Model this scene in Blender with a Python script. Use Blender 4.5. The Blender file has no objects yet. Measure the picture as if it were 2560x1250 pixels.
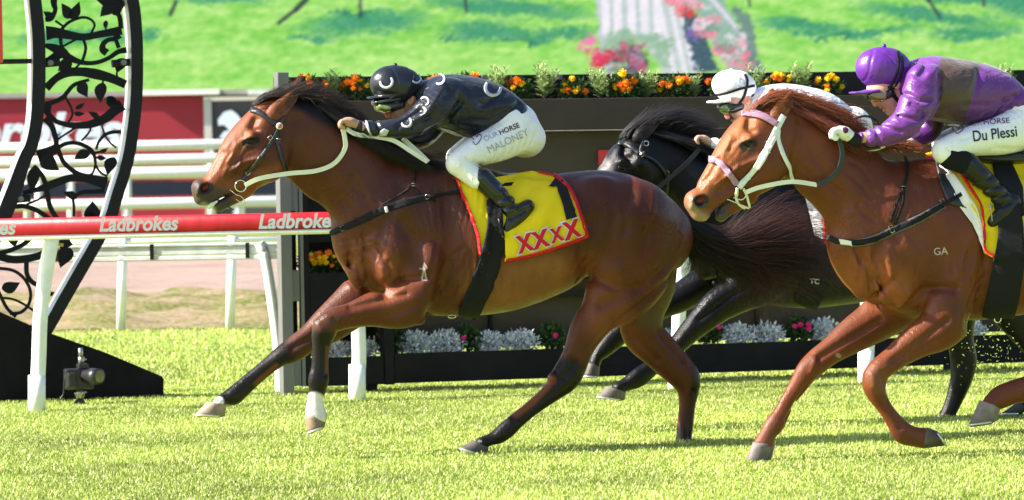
import bpy, bmesh, math, random
import numpy as np
from mathutils import Vector, Matrix, Euler, geometry
from mathutils.bvhtree import BVHTree
random.seed(7); RNG = np.random.default_rng(7)
sc = bpy.context.scene
COL = sc.collection
R = math.radians
# ---------------------------------------------------------------- camera
FPX = 9860.0; CAM = np.array([0.0, -20.0, 1.41])
PITCH = R(1.133); ROLL = R(1.0)
F_ = np.array([0, math.cos(PITCH), -math.sin(PITCH)])
R0 = np.array([1.0, 0, 0]); U0 = np.cross(R0, F_)
RT = math.cos(ROLL)*R0 - math.sin(ROLL)*U0
UP = math.sin(ROLL)*R0 + math.cos(ROLL)*U0
cam_d = bpy.data.cameras.new("camera"); cam = bpy.data.objects.new("camera", cam_d); COL.objects.link(cam)
cam.matrix_world = Matrix(((RT[0], UP[0], -F_[0], CAM[0]), (RT[1], UP[1], -F_[1], CAM[1]), (RT[2], UP[2], -F_[2], CAM[2]), (0, 0, 0, 1)))
cam_d.sensor_width = 36.0; cam_d.lens = 36.0*FPX/2560.0
cam_d.clip_start = 0.5; cam_d.clip_end = 3000
cam_d.dof.use_dof = True; cam_d.dof.focus_distance = 19.6; cam_d.dof.aperture_fstop = 5.6
sc.camera = cam
# ---------------------------------------------------------------- light
SUN_EL = R(36); SUN_AZ_TRAVEL = R(10)      # light travels towards +X, a little away from the camera
tv = Vector((math.cos(SUN_EL)*math.cos(SUN_AZ_TRAVEL), math.cos(SUN_EL)*math.sin(SUN_AZ_TRAVEL), -math.sin(SUN_EL)))
sun_d = bpy.data.lights.new("sun", 'SUN'); sun = bpy.data.objects.new("sun", sun_d); COL.objects.link(sun)
sun_d.energy = 5.0; sun_d.angle = R(0.55); sun_d.color = (1.0, 0.93, 0.82)
sun.rotation_euler = tv.to_track_quat('-Z', 'Y').to_euler(); sun.location = (-12, -6, 14)
w = bpy.data.worlds.new("World"); sc.world = w; w.use_nodes = True
nt = w.node_tree; nt.nodes.clear()
sky = nt.nodes.new('ShaderNodeTexSky'); sky.sky_type = 'NISHITA'; sky.sun_disc = False
sky.sun_elevation = SUN_EL; sky.sun_rotation = R(-90)-SUN_AZ_TRAVEL; sky.air_density = 1.0; sky.dust_density = 1.5
bg = nt.nodes.new('ShaderNodeBackground'); bg.inputs[1].default_value = 0.09
wo = nt.nodes.new('ShaderNodeOutputWorld')
nt.links.new(sky.outputs[0], bg.inputs[0]); nt.links.new(bg.outputs[0], wo.inputs[0])
sc.view_settings.view_transform = 'Standard'; sc.view_settings.look = 'None'
EXPO = 1.6; sc.view_settings.exposure = EXPO; sc.view_settings.gamma = 1.0

# ---------------------------------------------------------------- pixel helpers (photo pixels -> rays)
def ray(px, py): return F_*FPX + RT*(px-1280.0) - UP*(py-625.0)
def proj(p):
    v = np.asarray(p, float) - CAM
    d = v @ F_
    return np.stack([1280+FPX*(v@RT)/d, 625-FPX*(v@UP)/d], -1)
YAW = R(17)
class Frame:
    """upright plane through the picture: u along it (to the right and away), lat towards the camera"""
    def __init__(s, px0, D0, yaw=YAW):
        s.u = np.array([math.cos(yaw), math.sin(yaw), 0.0]); s.n = np.array([math.sin(yaw), -math.cos(yaw), 0.0])
        r = ray(px0, 600); s.o = CAM + r*(D0/r[1]); s.o[2] = 0
        s.s = FPX/D0
    def world(s, u, lat, z):
        u = np.asarray(u, float); lat = np.asarray(lat, float); z = np.asarray(z, float)
        return s.o + u[..., None]*s.u + lat[..., None]*s.n + z[..., None]*np.array([0, 0, 1.0])
    def hit(s, px, py, latpx=0.0):
        r = ray(px, py); t = (latpx/s.s - (CAM-s.o)@s.n)/(r@s.n)
        return CAM + r*t
    def uz(s, px, py, latpx=0.0):
        p = s.hit(px, py, latpx)-s.o
        return np.array([p@s.u, p[2]])
# ---------------------------------------------------------------- objects
def new_obj(name, me, parent=None, loc=None):
    o = bpy.data.objects.new(name, me); COL.objects.link(o)
    if loc is not None: o.location = loc
    if parent is not None: o.parent = parent
    return o
def thing(name, label, cat, loc, group=None):
    o = new_obj(name, None, None, tuple(float(v) for v in loc)); o.empty_display_size = .1
    o['label'] = label; o['category'] = cat
    if group: o['group'] = group
    return o
def tag(o, label=None, cat=None, group=None, kind=None):
    if label: o['label'] = label
    if cat: o['category'] = cat
    if group: o['group'] = group
    if kind: o['kind'] = kind
    return o
def root_loc(parent):
    l = Vector((0, 0, 0))
    while parent is not None: l += Vector(parent.location); parent = parent.parent
    return np.array(l)
def mesh_np(name, V, Fq, mats, parent=None, smooth=True, col=None, tri=False, matidx=None):
    """V in world coordinates; parent's origin is subtracted"""
    V = np.asarray(V, float); base = root_loc(parent)
    me = bpy.data.meshes.new(name)
    k = 3 if tri else 4; Fq = np.asarray(Fq, np.int32)
    me.vertices.add(len(V)); me.vertices.foreach_set('co', (V-base).astype(np.float32).ravel())
    me.loops.add(Fq.size); me.loops.foreach_set('vertex_index', Fq.ravel())
    me.polygons.add(len(Fq)); me.polygons.foreach_set('loop_start', np.arange(0, Fq.size, k, dtype=np.int32))
    me.polygons.foreach_set('loop_total', np.full(len(Fq), k, np.int32))
    me.polygons.foreach_set('use_smooth', np.full(len(Fq), smooth))
    me.update(calc_edges=True); me.validate()
    if not isinstance(mats, (list, tuple)): mats = [mats]
    for m in mats: me.materials.append(m)
    if matidx is not None: me.polygons.foreach_set('material_index', np.asarray(matidx, np.int32))
    if col is not None:
        a = me.color_attributes.new('Col', 'FLOAT_COLOR', 'POINT')
        c = np.ones((len(V), 4), np.float32); c[:, :3] = col
        a.data.foreach_set('color', c.ravel())
    return new_obj(name, me, parent)
class MB:
    """collects simple shapes in world space and links them as one mesh"""
    def __init__(s): s.V = []; s.F = []; s.M = []; s.mi = 0
    def add(s, V, F):
        b = len(s.V); s.V += [tuple(map(float, v)) for v in V]; s.F += [[i+b for i in f] for f in F]; s.M += [s.mi]*len(F)
    def hexa(s, c):   # 8 corners: bottom 4 ccw, top 4
        s.add(c, [(3, 2, 1, 0), (4, 5, 6, 7), (0, 1, 5, 4), (1, 2, 6, 5), (2, 3, 7, 6), (3, 0, 4, 7)])
    def box(s, c, d, rz=0.0, M=None):
        cx, cy, cz = c; dx, dy, dz = [v/2 for v in d]; co, si = math.cos(rz), math.sin(rz)
        pts = []
        for z in (-dz, dz):
            for x, y in ((-dx, -dy), (dx, -dy), (dx, dy), (-dx, dy)):
                pts.append((cx+x*co-y*si, cy+x*si+y*co, cz+z))
        s.hexa(pts)
    def fbox(s, fr, u0, u1, z0, z1, l0, l1):   # box in a Frame, metres
        P = lambda u, l, z: fr.world(u, l, z)
        s.hexa([P(u0, l1, z0), P(u1, l1, z0), P(u1, l0, z0), P(u0, l0, z0), P(u0, l1, z1), P(u1, l1, z1), P(u1, l0, z1), P(u0, l0, z1)])
    def tube(s, pts, rad, n=8, cap=True, flat=1.0, fdir=None):
        pts = [np.asarray(p, float) for p in pts]; N = len(pts)
        if not hasattr(rad, '__len__'): rad = [rad]*N
        V = []; 
        for i, p in enumerate(pts):
            t = pts[min(i+1, N-1)]-pts[max(i-1, 0)]; t = t/(np.linalg.norm(t)+1e-9)
            a = np.array([0, 0, 1.0]) if fdir is None else np.asarray(fdir, float)
            if abs(t@a) > .95 and fdir is None: a = np.array([0, 1.0, 0])
            b = np.cross(t, a); b /= np.linalg.norm(b)+1e-9; c = np.cross(b, t)
            for k in range(n):
                an = 2*math.pi*k/n
                V.append(p + rad[i]*(math.cos(an)*b + math.sin(an)*c*flat))
        F = [(i*n+k, i*n+(k+1) % n, (i+1)*n+(k+1) % n, (i+1)*n+k) for i in range(N-1) for k in range(n)]
        if cap: F += [tuple(range(n))[::-1], tuple((N-1)*n+k for k in range(n))]
        s.add(V, F)
    def ball(s, c, r, seg=10, rings=7, M=None):
        c = np.asarray(c, float); r = np.asarray(r, float)*np.ones(3); V = []; F = []
        for i in range(1, rings):
            ph = math.pi*i/rings
            for k in range(seg):
                th = 2*math.pi*k/seg; q = np.array([math.sin(ph)*math.cos(th), math.sin(ph)*math.sin(th), math.cos(ph)])*r
                if M is not None: q = M@q
                V.append(c+q)
        top = len(V); q = np.array([0, 0, r[2]]); V += [c+(M@q if M is not None else q), c-(M@q if M is not None else q)]
        for i in range(rings-2):
            for k in range(seg): F.append((i*seg+k, i*seg+(k+1) % seg, (i+1)*seg+(k+1) % seg, (i+1)*seg+k)[::-1])
        for k in range(seg):
            F.append((top, k, (k+1) % seg)); F.append((top+1, (rings-2)*seg+(k+1) % seg, (rings-2)*seg+k))
        s.add(V, F)
    def build(s, name, mats, parent=None, smooth=False, bevel=0.0, col=None):
        base = root_loc(parent); me = bpy.data.meshes.new(name)
        me.from_pydata([tuple(np.array(v)-base) for v in s.V], [], s.F); me.update()
        if not isinstance(mats, (list, tuple)): mats = [mats]
        for m in mats: me.materials.append(m)
        me.polygons.foreach_set('material_index', s.M)
        if smooth: me.polygons.foreach_set('use_smooth', [True]*len(me.polygons))
        o = new_obj(name, me, parent)
        if bevel:
            b = o.modifiers.new('bevel', 'BEVEL'); b.width = bevel; b.segments = 2; b.limit_method = 'ANGLE'; b.harden_normals = False
        return o
# ---------------------------------------------------------------- materials
def lin(c):   # sRGB 0-255 -> linear
    return tuple(((v/255)/12.92 if v/255 <= .04045 else ((v/255+.055)/1.055)**2.4) for v in c)
def mat(name, color=(.5, .5, .5), rough=.6, spec=.5, metal=0.0, coat=0.0, sheen=0.0, attr=False, noise=None, bump=None, transl=0.0, emit=None, aniso=None):
    """noise=(scale, amount) varies the colour; bump=(scale, strength, stretch xyz)"""
    m = bpy.data.materials.new(name); m.use_nodes = True; n = m.node_tree.nodes; l = m.node_tree.links; n.clear()
    out = n.new('ShaderNodeOutputMaterial'); b = n.new('ShaderNodeBsdfPrincipled')
    b.inputs['Roughness'].default_value = rough; b.inputs['Specular IOR Level'].default_value = spec
    b.inputs['Metallic'].default_value = metal; b.inputs['Coat Weight'].default_value = coat
    b.inputs['Sheen Weight'].default_value = sheen; b.inputs['Coat Roughness'].default_value = .15
    tc = n.new('ShaderNodeTexCoord')
    if attr:
        c = n.new('ShaderNodeVertexColor'); c.layer_name = 'Col'; src = c.outputs['Color']
    else:
        c = n.new('ShaderNodeRGB'); c.outputs[0].default_value = (*color, 1); src = c.outputs[0]
    if noise:
        nz = n.new('ShaderNodeTexNoise'); nz.inputs['Scale'].default_value = noise[0]; nz.inputs['Detail'].default_value = 6
        l.new(tc.outputs['Object'], nz.inputs['Vector'])
        mr = n.new('ShaderNodeMapRange'); mr.inputs['From Min'].default_value = .25; mr.inputs['From Max'].default_value = .75
        mr.inputs['To Min'].default_value = 1-noise[1]; mr.inputs['To Max'].default_value = 1+noise[1]
        l.new(nz.outputs['Fac'], mr.inputs['Value'])
        mx = n.new('ShaderNodeVectorMath'); mx.operation = 'SCALE'; l.new(src, mx.inputs[0]); l.new(mr.outputs[0], mx.inputs['Scale']); src = mx.outputs[0]
    l.new(src, b.inputs['Base Color'])
    if bump:
        bumps = bump if isinstance(bump, list) else [bump]; prev = None
        for sc_, st, stretch, *dd_ in bumps:
            mp = n.new('ShaderNodeMapping'); mp.inputs['Scale'].default_value = stretch; l.new(tc.outputs['Object'], mp.inputs['Vector'])
            nz = n.new('ShaderNodeTexNoise'); nz.inputs['Scale'].default_value = sc_; nz.inputs['Detail'].default_value = 5; l.new(mp.outputs[0], nz.inputs['Vector'])
            bp = n.new('ShaderNodeBump'); bp.inputs['Strength'].default_value = st; bp.inputs['Distance'].default_value = dd_[0] if dd_ else .01
            l.new(nz.outputs['Fac'], bp.inputs['Height'])
            if prev: l.new(prev, bp.inputs['Normal'])
            prev = bp.outputs[0]
        l.new(prev, b.inputs['Normal'])
    if emit is not None:
        l.new(src, b.inputs['Emission Color']); b.inputs['Emission Strength'].default_value = emit
        b.inputs['Base Color'].default_value = (0, 0, 0, 1)
        for lk in list(b.inputs['Base Color'].links): l.remove(lk)
    if transl:
        t = n.new('ShaderNodeBsdfTranslucent'); l.new(src, t.inputs['Color']); mxs = n.new('ShaderNodeMixShader'); mxs.inputs[0].default_value = transl
        l.new(b.outputs[0], mxs.inputs[1]); l.new(t.outputs[0], mxs.inputs[2]); l.new(mxs.outputs[0], out.inputs[0])
    else: l.new(b.outputs[0], out.inputs[0])
    return m
# ---------------------------------------------------------------- sculpting with distance fields
def catmull(P, k=6):
    P = np.asarray(P, float); n = len(P)
    if n < 3: 
        t = np.linspace(0, 1, k+1)[:, None]; return P[0]*(1-t)+P[-1]*t
    Q = np.vstack([2*P[0]-P[1], P, 2*P[-1]-P[-2]]); out = []
    for i in range(n-1):
        a, b, c, d = Q[i], Q[i+1], Q[i+2], Q[i+3]
        for j in range(k):
            t = j/k; out.append(.5*((2*b)+(-a+c)*t+(2*a-5*b+4*c-d)*t*t+(-a+3*b-3*c+d)*t**3))
    out.append(P[-1]); return np.array(out)
def polydist(U, Z, pts):
    best = np.full(U.shape, 1e9, np.float32)
    for a, b in zip(pts[:-1], pts[1:]):
        d = b-a; L = d@d+1e-12; t = np.clip(((U-a[0])*d[0]+(Z-a[1])*d[1])/L, 0, 1)
        best = np.minimum(best, np.hypot(U-a[0]-t*d[0], Z-a[1]-t*d[1]))
    return best
class Sculpt:
    def __init__(s, fr, h, pad=.03, gd=1.0):
        s.gd = gd; s.fr = fr; s.h = h; s.prims = []; s.lo = np.full(3, 1e9); s.hi = np.full(3, -1e9); s.pad = pad; s.mods = []
    def chain(s, st, k=20, cap=(1, 1), p=2.0, grow=0.0, latoff=0.0, lat=0.0, sub=6, mods=(), narrow=None):
        """st: (xa,ya,xb,yb,rl[,yc]) pairs of edge pixels; or ('c', x, y, rs, rl, yc)"""
        S = s.fr.s; arr = []; pd = {}
        for q in st:
            if q[0] == 'c':
                _, x, y, rs, rl, yc = q; x1 = x2 = x; y1 = y2 = y
                u, z = s.fr.uz(x, y, yc+latoff); arr.append((u, z, (rs+grow)/S, (rl+grow)/S, (yc+latoff)/S))
            else:
                x1, y1, x2, y2, rl = q[:5]; yc = (q[5] if len(q) > 5 else lat)+latoff
                u, z = s.fr.uz((x1+x2)/2, (y1+y2)/2, yc); rs = math.hypot(x1-x2, y1-y2)/2
                arr.append((u, z, (rs+grow)/S, (rl+grow)/S, yc/S)); pd[len(arr)-1] = (x2-x1, y1-y2)
        for i, d in pd.items():      # a slanted pair of edge points: keep only its width across the limb
            if len(arr) < 2: break
            t = np.array(arr[min(i+1, len(arr)-1)][:2])-np.array(arr[max(i-1, 0)][:2]); n1 = np.hypot(*t); n2 = math.hypot(*d)
            if n1 > 1e-6 and n2 > 1e-6: k_ = max(.72, abs(t[0]*d[1]-t[1]*d[0])/(n1*n2)); arr[i] = (arr[i][0], arr[i][1], arr[i][2]*k_, arr[i][3], arr[i][4])
        A = catmull(arr, sub) if len(arr) > 1 else np.array(arr*2)+np.array([[0, 0, 0, 0, 0], [1e-5, 0, 0, 0, 0]])
        mm = [(np.array([s.fr.uz(x, y, ml) for x, y in pl]), wd/S, dp*s.gd/S, side) for (pl, wd, dp, side, ml) in [(list(m)+[60])[:5] if len(m) < 5 else m for m in mods]]
        s.prims.append(('chain', A, k/S, cap, p, mm)); m = A[:, 2].max()+k/S; 
        for a in A:
            s.lo = np.minimum(s.lo, [a[0]-a[2], a[4]-a[3], a[1]-a[2]]); s.hi = np.maximum(s.hi, [a[0]+a[2], a[4]+a[3], a[1]+a[2]])
        return s
    def blob(s, x, y, rx, ry, rl, yc, ang=0, k=12, sub=False):
        """ellipsoid; sub=True carves"""
        S = s.fr.s; u, z = s.fr.uz(x, y, yc)
        s.prims.append(('blob', np.array([u, yc/S, z]), np.array([rx, rl, ry])/S, R(ang), k/S, sub))
        if not sub:
            m = max(rx, ry)/S
            s.lo = np.minimum(s.lo, [u-m, (yc-rl)/S, z-m]); s.hi = np.maximum(s.hi, [u+m, (yc+rl)/S, z+m])
        return s
    def groove(s, pts, wd, dp, side=1, lat=70):
        """global groove (dp>0) or ridge (dp<0); side 1 near, -1 far, 0 both"""
        s.mods.append((np.array([s.fr.uz(x, y, lat) for x, y in pts]), wd/s.fr.s, dp*s.gd/s.fr.s, side)); return s
    def mesh(s, smooth=1):
        h = s.h; lo = s.lo-s.pad; hi = s.hi+s.pad; n = np.ceil((hi-lo)/h).astype(int)+1
        F = np.full(n, .15, np.float32)
        U = (lo[0]+h*np.arange(n[0])).astype(np.float32); L = (lo[1]+h*np.arange(n[1])).astype(np.float32); Z = (lo[2]+h*np.arange(n[2])).astype(np.float32)
        for pr in s.prims:
            if pr[0] == 'chain':
                _, A, k, cap, p, mods = pr; m = k+.012
                u0, u1 = (A[:, 0]-A[:, 2]).min()-m, (A[:, 0]+A[:, 2]).max()+m; z0, z1 = (A[:, 1]-A[:, 2]).min()-m, (A[:, 1]+A[:, 2]).max()+m
                l0, l1 = (A[:, 4]-A[:, 3]).min()-m, (A[:, 4]+A[:, 3]).max()+m
                iu = slice(*np.searchsorted(U, [u0, u1])); iz = slice(*np.searchsorted(Z, [z0, z1])); il = slice(*np.searchsorted(L, [l0, l1]))
                UU, ZZ = np.meshgrid(U[iu], Z[iz], indexing='ij')
                best = np.full(UU.shape, 1e9, np.float32); bd = np.zeros_like(best); brs = np.ones_like(best); brl = np.ones_like(best); byc = np.zeros_like(best)
                for i in range(len(A)-1):
                    a, b = A[i], A[i+1]; d = (b-a)[:2]; LL = d@d+1e-12; ln = math.sqrt(LL)
                    tr = ((UU-a[0])*d[0]+(ZZ-a[1])*d[1])/LL; t = np.clip(tr, 0, 1)
                    al = (tr-t)*ln
                    if i == 0: al = np.where(tr < 0, al*cap[0], al)
                    if i == len(A)-2: al = np.where(tr > 1, al*cap[1], al)
                    pe = ((UU-a[0])*-d[1]+(ZZ-a[1])*d[0])/ln
                    dist = np.hypot(al, pe)
                    rs = a[2]+(b[2]-a[2])*t; c = dist-rs; w = c < best
                    best = np.where(w, c, best); bd = np.where(w, dist, bd); brs = np.where(w, rs, brs)
                    brl = np.where(w, a[3]+(b[3]-a[3])*t, brl); byc = np.where(w, a[4]+(b[4]-a[4])*t, byc)
                x = (bd/brs)[:, None, :]; yl = (L[il][None, :, None]-byc[:, None, :]); y = np.abs(yl)/brl[:, None, :]
                q = (x**p+y**p)**(1/p)+1e-6
                g = np.sqrt((x/brs[:, None, :])**2+(y/brl[:, None, :])**2)+1e-6
                f = (q-1)*np.minimum(q/g, np.maximum(brs, brl)[:, None, :]*1.0)
                for pl, wd, dp, side in mods:
                    dd = polydist(UU, ZZ, pl); gm = (dp*np.exp(-(dd/wd)**2))[:, None, :]
                    if side: gm = gm*(yl*side > 0)
                    f = f+gm
                f = f.astype(np.float32)
                sub = False; sl = (iu, il, iz)
            else:
                _, c, r, ang, k, sub = pr; m = max(r[0], r[2])+k+.01
                iu = slice(*np.searchsorted(U, [c[0]-m, c[0]+m])); iz = slice(*np.searchsorted(Z, [c[2]-m, c[2]+m])); il = slice(*np.searchsorted(L, [c[1]-r[1]-k-.01, c[1]+r[1]+k+.01]))
                dx = (U[iu]-c[0])[:, None, None]; dy = (L[il]-c[1])[None, :, None]; dz = (Z[iz]-c[2])[None, None, :]
                co, si = math.cos(ang), math.sin(ang); a = (dx*co+dz*si)/r[0]; b = (-dx*si+dz*co)/r[2]; y = dy/r[1]
                q = np.sqrt(a*a+b*b+y*y)+1e-6; g = np.sqrt((a/r[0])**2+(b/r[2])**2+(y/r[1])**2)+1e-6
                f = ((q-1)*np.minimum(q/g, r.max())).astype(np.float32); sl = (iu, il, iz)
            G = F[sl]
            if sub:
                f = -f; hh = np.maximum(k-np.abs(G-f), 0)/k; F[sl] = np.maximum(G, f)+hh*hh*k*.25
            else:
                hh = np.maximum(k-np.abs(G-f), 0)/k; F[sl] = np.minimum(G, f)-hh*hh*k*.25
        if s.mods:
            UU, ZZ = np.meshgrid(U, Z, indexing='ij'); near = (L > 0)[None, :, None]
            for pl, wd, dp, side in s.mods:
                dd = polydist(UU, ZZ, pl); gm = (dp*np.exp(-(dd/wd)**2))[:, None, :]
                F += (gm if side == 0 else gm*(near if side > 0 else ~near)).astype(np.float32)
        V, Q = surfnets(F, lo, h)
        if smooth: V = laplace(V, Q, smooth)
        return s.fr.world(V[:, 0], V[:, 1], V[:, 2]), Q, V
def laplace(V, Q, it=1, lam=.5):
    E = np.vstack([Q[:, [0, 1]], Q[:, [1, 2]], Q[:, [2, 3]], Q[:, [3, 0]]]); n = len(V)
    a = np.concatenate([E[:, 0], E[:, 1]]); b = np.concatenate([E[:, 1], E[:, 0]]); cnt = np.bincount(a, minlength=n)[:, None]+1e-9
    for _ in range(it):
        M = np.stack([np.bincount(a, weights=V[b, j], minlength=n) for j in range(3)], 1)/cnt
        V = V+lam*(M-V)
    return V
def surfnets(F, org, h):
    nx, ny, nz = F.shape; S = F < 0
    cs = [(slice(i, nx-1+i), slice(j, ny-1+j), slice(k, nz-1+k)) for i in (0, 1) for j in (0, 1) for k in (0, 1)]
    cnt = np.zeros((nx-1, ny-1, nz-1), np.int8)
    for c in cs: cnt += S[c]
    idx = np.argwhere((cnt > 0) & (cnt < 8)); del cnt
    ID = np.full((nx-1, ny-1, nz-1), -1, np.int32); ID[idx[:, 0], idx[:, 1], idx[:, 2]] = np.arange(len(idx))
    acc = np.zeros((len(idx), 3)); num = np.zeros(len(idx)); I, J, K = idx.T
    for ax in range(3):
        for o1 in (0, 1):
            for o2 in (0, 1):
                o = [0, 0, 0]; oth = [a for a in range(3) if a != ax]; o[oth[0]] = o1; o[oth[1]] = o2
                e = list(o); e[ax] = 1
                a = F[I+o[0], J+o[1], K+o[2]]; b = F[I+e[0], J+e[1], K+e[2]]; cr = (a < 0) != (b < 0)
                t = np.where(cr, a/np.where(cr, a-b, 1), 0); p = np.tile(np.array(o, float), (len(idx), 1)); p[:, ax] += t
                acc += p*cr[:, None]; num += cr
    V = org+h*(idx+acc/num[:, None]); Q = []
    for ax in range(3):
        o = [a for a in range(3) if a != ax]; A = [slice(None)]*3; B = [slice(None)]*3; A[ax] = slice(0, -1); B[ax] = slice(1, None)
        cr = S[tuple(A)] != S[tuple(B)]; ii = np.argwhere(cr); ii = ii[(ii[:, o[0]] > 0) & (ii[:, o[1]] > 0) & (ii[:, o[0]] < F.shape[o[0]]-1) & (ii[:, o[1]] < F.shape[o[1]]-1)]
        ins = S[ii[:, 0], ii[:, 1], ii[:, 2]]; q = []
        for d1, d2 in ((1, 1), (0, 1), (0, 0), (1, 0)):
            c = ii.copy(); c[:, o[0]] -= d1; c[:, o[1]] -= d2; q.append(ID[c[:, 0], c[:, 1], c[:, 2]])
        q = np.stack(q, 1)
        flip = ins if ax != 1 else ~ins
        q[~flip] = q[~flip][:, ::-1]; Q.append(q)
    return V, np.vstack(Q).astype(np.int32)
def bvh_of(V, Q): return BVHTree.FromPolygons([tuple(v) for v in V], [tuple(int(i) for i in q) for q in Q])
# ---------------------------------------------------------------- things laid on a sculpted surface
def raydir(px, py):
    d = ray(px, py); return Vector(d/np.linalg.norm(d))
CV = Vector(CAM)
def lay(px, py, targets, off):
    d = raydir(px, py); best = None
    for t in targets:
        h = t.ray_cast(CV, d)
        if h[0] is not None and (best is None or h[3] < best[3]): best = h
    if best is None: return None
    n = best[1]; 
    if n.dot(d) > 0: n = -n
    n = (n*.8-d*.2).normalized() if n.dot(-d) > .15 else (n*.5-d*.5).normalized()
    return best[0]+n*off
def drape(name, outline, targets, mat_, parent, off=.006, thick=.004, step=9, wr=0.0, wrs=30, closed=True, holes=(), relax=0, col=None, edgefall=0.0, wrfn=None):
    """cloth/strap with this outline (photo pixels) lying on the target surfaces"""
    pts = []; 
    n = len(outline)
    for i in range(n):
        a = np.array(outline[i], float); b = np.array(outline[(i+1) % n], float); k = max(1, int(np.hypot(*(b-a))/step))
        for j in range(k): pts.append(a+(b-a)*j/k)
    nb = len(pts); edges = [(i, (i+1) % nb) for i in range(nb)]
    P = np.array(pts); lo = P.min(0); hi = P.max(0)
    poly = P
    def inside(x, y):
        c = False; j = len(poly)-1
        for i in range(len(poly)):
            if (poly[i][1] > y) != (poly[j][1] > y) and x < (poly[j][0]-poly[i][0])*(y-poly[i][1])/(poly[j][1]-poly[i][1])+poly[i][0]: c = not c
            j = i
        return c
    yy = lo[1]+step*.5; r = 0
    while yy < hi[1]:
        xx = lo[0]+(step*.5 if r % 2 else step)
        while xx < hi[0]:
            if inside(xx, yy) and np.min(np.hypot(P[:, 0]-xx, P[:, 1]-yy)) > step*.45: pts.append(np.array([xx, yy]))
            xx += step
        yy += step*.87; r += 1
    v, e, f, *_ = geometry.delaunay_2d_cdt([Vector(p) for p in pts], edges, [], 1, 1e-4)
    f = [q for q in f if inside(sum(v[i].x for i in q)/len(q), sum(v[i].y for i in q)/len(q))]
    W = [lay(p.x, p.y, targets, off) for p in v]
    ok = [i for i, x in enumerate(W) if x is not None]
    if not ok: return None
    xy = np.array([(p.x, p.y) for p in v]); dep = np.array([((np.array(W[i])-CAM)@F_) if W[i] is not None else 0 for i in range(len(v))])
    for i in range(len(v)):
        if W[i] is None:
            j = ok[int(np.argmin(np.hypot(xy[ok, 0]-xy[i, 0], xy[ok, 1]-xy[i, 1])))]; dep[i] = dep[j]
            r_ = ray(*xy[i]); W[i] = Vector(CAM+r_*(dep[i]/FPX))
    if relax:
        nb_ = [[] for _ in v]
        for q in f:
            for a in range(len(q)): nb_[q[a]].append(q[a-1]); nb_[q[a-1]].append(q[a])
        for _ in range(relax):
            nd = np.array([np.mean(dep[nb_[i]]) if nb_[i] else dep[i] for i in range(len(v))]); dep = np.minimum(dep, nd)*.6+nd*.4*1.0
            dep = np.minimum(dep, nd+.002)
        for i in range(len(v)):
            r_ = ray(*xy[i]); p2 = Vector(CAM+r_*(dep[i]/FPX))
            if (np.array(p2)-CAM)@F_ < (np.array(W[i])-CAM)@F_+.0: W[i] = p2
    if wr:
        for i in range(len(v)):
            x, y = xy[i]; a = math.sin(x/wrs+1.7*math.sin(y/wrs/1.6))*math.sin(y/wrs/1.9+.8+math.sin(x/wrs/2.3))
            W[i] = W[i]-raydir(x, y)*(wr*(a+.6))
    if wrfn:
        for i in range(len(v)): W[i] = W[i]-raydir(*xy[i])*wrfn(*xy[i])
    base = Vector(root_loc(parent)); me = bpy.data.meshes.new(name)
    me.from_pydata([tuple(x-base) for x in W], [], [tuple(q) for q in f]); me.update()
    me.materials.append(mat_); me.polygons.foreach_set('use_smooth', [True]*len(me.polygons))
    # make normals face the camera
    if len(me.polygons):
        c = np.array(me.polygons[0].normal)
        s_ = sum(1 if np.array(p.normal)@F_ < 0 else -1 for p in me.polygons)
        if s_ < 0: me.flip_normals()
    o = new_obj(name, me, parent)
    if thick:
        sm = o.modifiers.new('thick', 'SOLIDIFY'); sm.thickness = thick; sm.offset = 0
    return o
def strip(pts, wds):
    """outline of a band along pixel points"""
    P = catmull([(x, y) for x, y in pts], 6) if len(pts) > 2 else np.array(pts, float)
    if not hasattr(wds, '__len__'): wds = [wds]*len(pts)
    Wd = catmull([(w_, 0) for w_ in wds], 6)[:, 0] if len(pts) > 2 else np.array(wds, float)
    T = np.gradient(P, axis=0); T /= np.linalg.norm(T, axis=1)[:, None]+1e-9; N = np.stack([-T[:, 1], T[:, 0]], 1)
    return [tuple(p) for p in P+N*Wd[:, None]/2]+[tuple(p) for p in (P-N*Wd[:, None]/2)[::-1]]
def strap(name, pts, wd, targets, mat_, parent, off=.006, thick=.004, step=6):
    return drape(name, strip(pts, wd), targets, mat_, parent, off, thick, step)
def free_band(name, pts, wd, fr, mat_, parent, thick=.003, wdir=None):
    """flat band through the air; pts (px,py,lat px), width in px in the picture plane"""
    C = catmull(pts, 8); P = np.array([fr.hit(x, y, l) for x, y, l in C]); T = np.gradient(P, axis=0); T /= np.linalg.norm(T, axis=1)[:, None]
    N = np.cross(T, fr.n); N /= np.linalg.norm(N, axis=1)[:, None]+1e-9
    hw = wd/2/fr.s; m = MB(); n = len(P)
    A = fr.n*thick/2; V = []
    for i in range(n): V += [P[i]-N[i]*hw-A, P[i]+N[i]*hw-A, P[i]+N[i]*hw+A, P[i]-N[i]*hw+A]
    F = [(i*4+k, i*4+(k+1) % 4, i*4+4+(k+1) % 4, i*4+4+k) for i in range(n-1) for k in range(4)]+[(3, 2, 1, 0), (n*4-4, n*4-3, n*4-2, n*4-1)]
    m.add(V, F); return m.build(name, mat_, parent)
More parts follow.
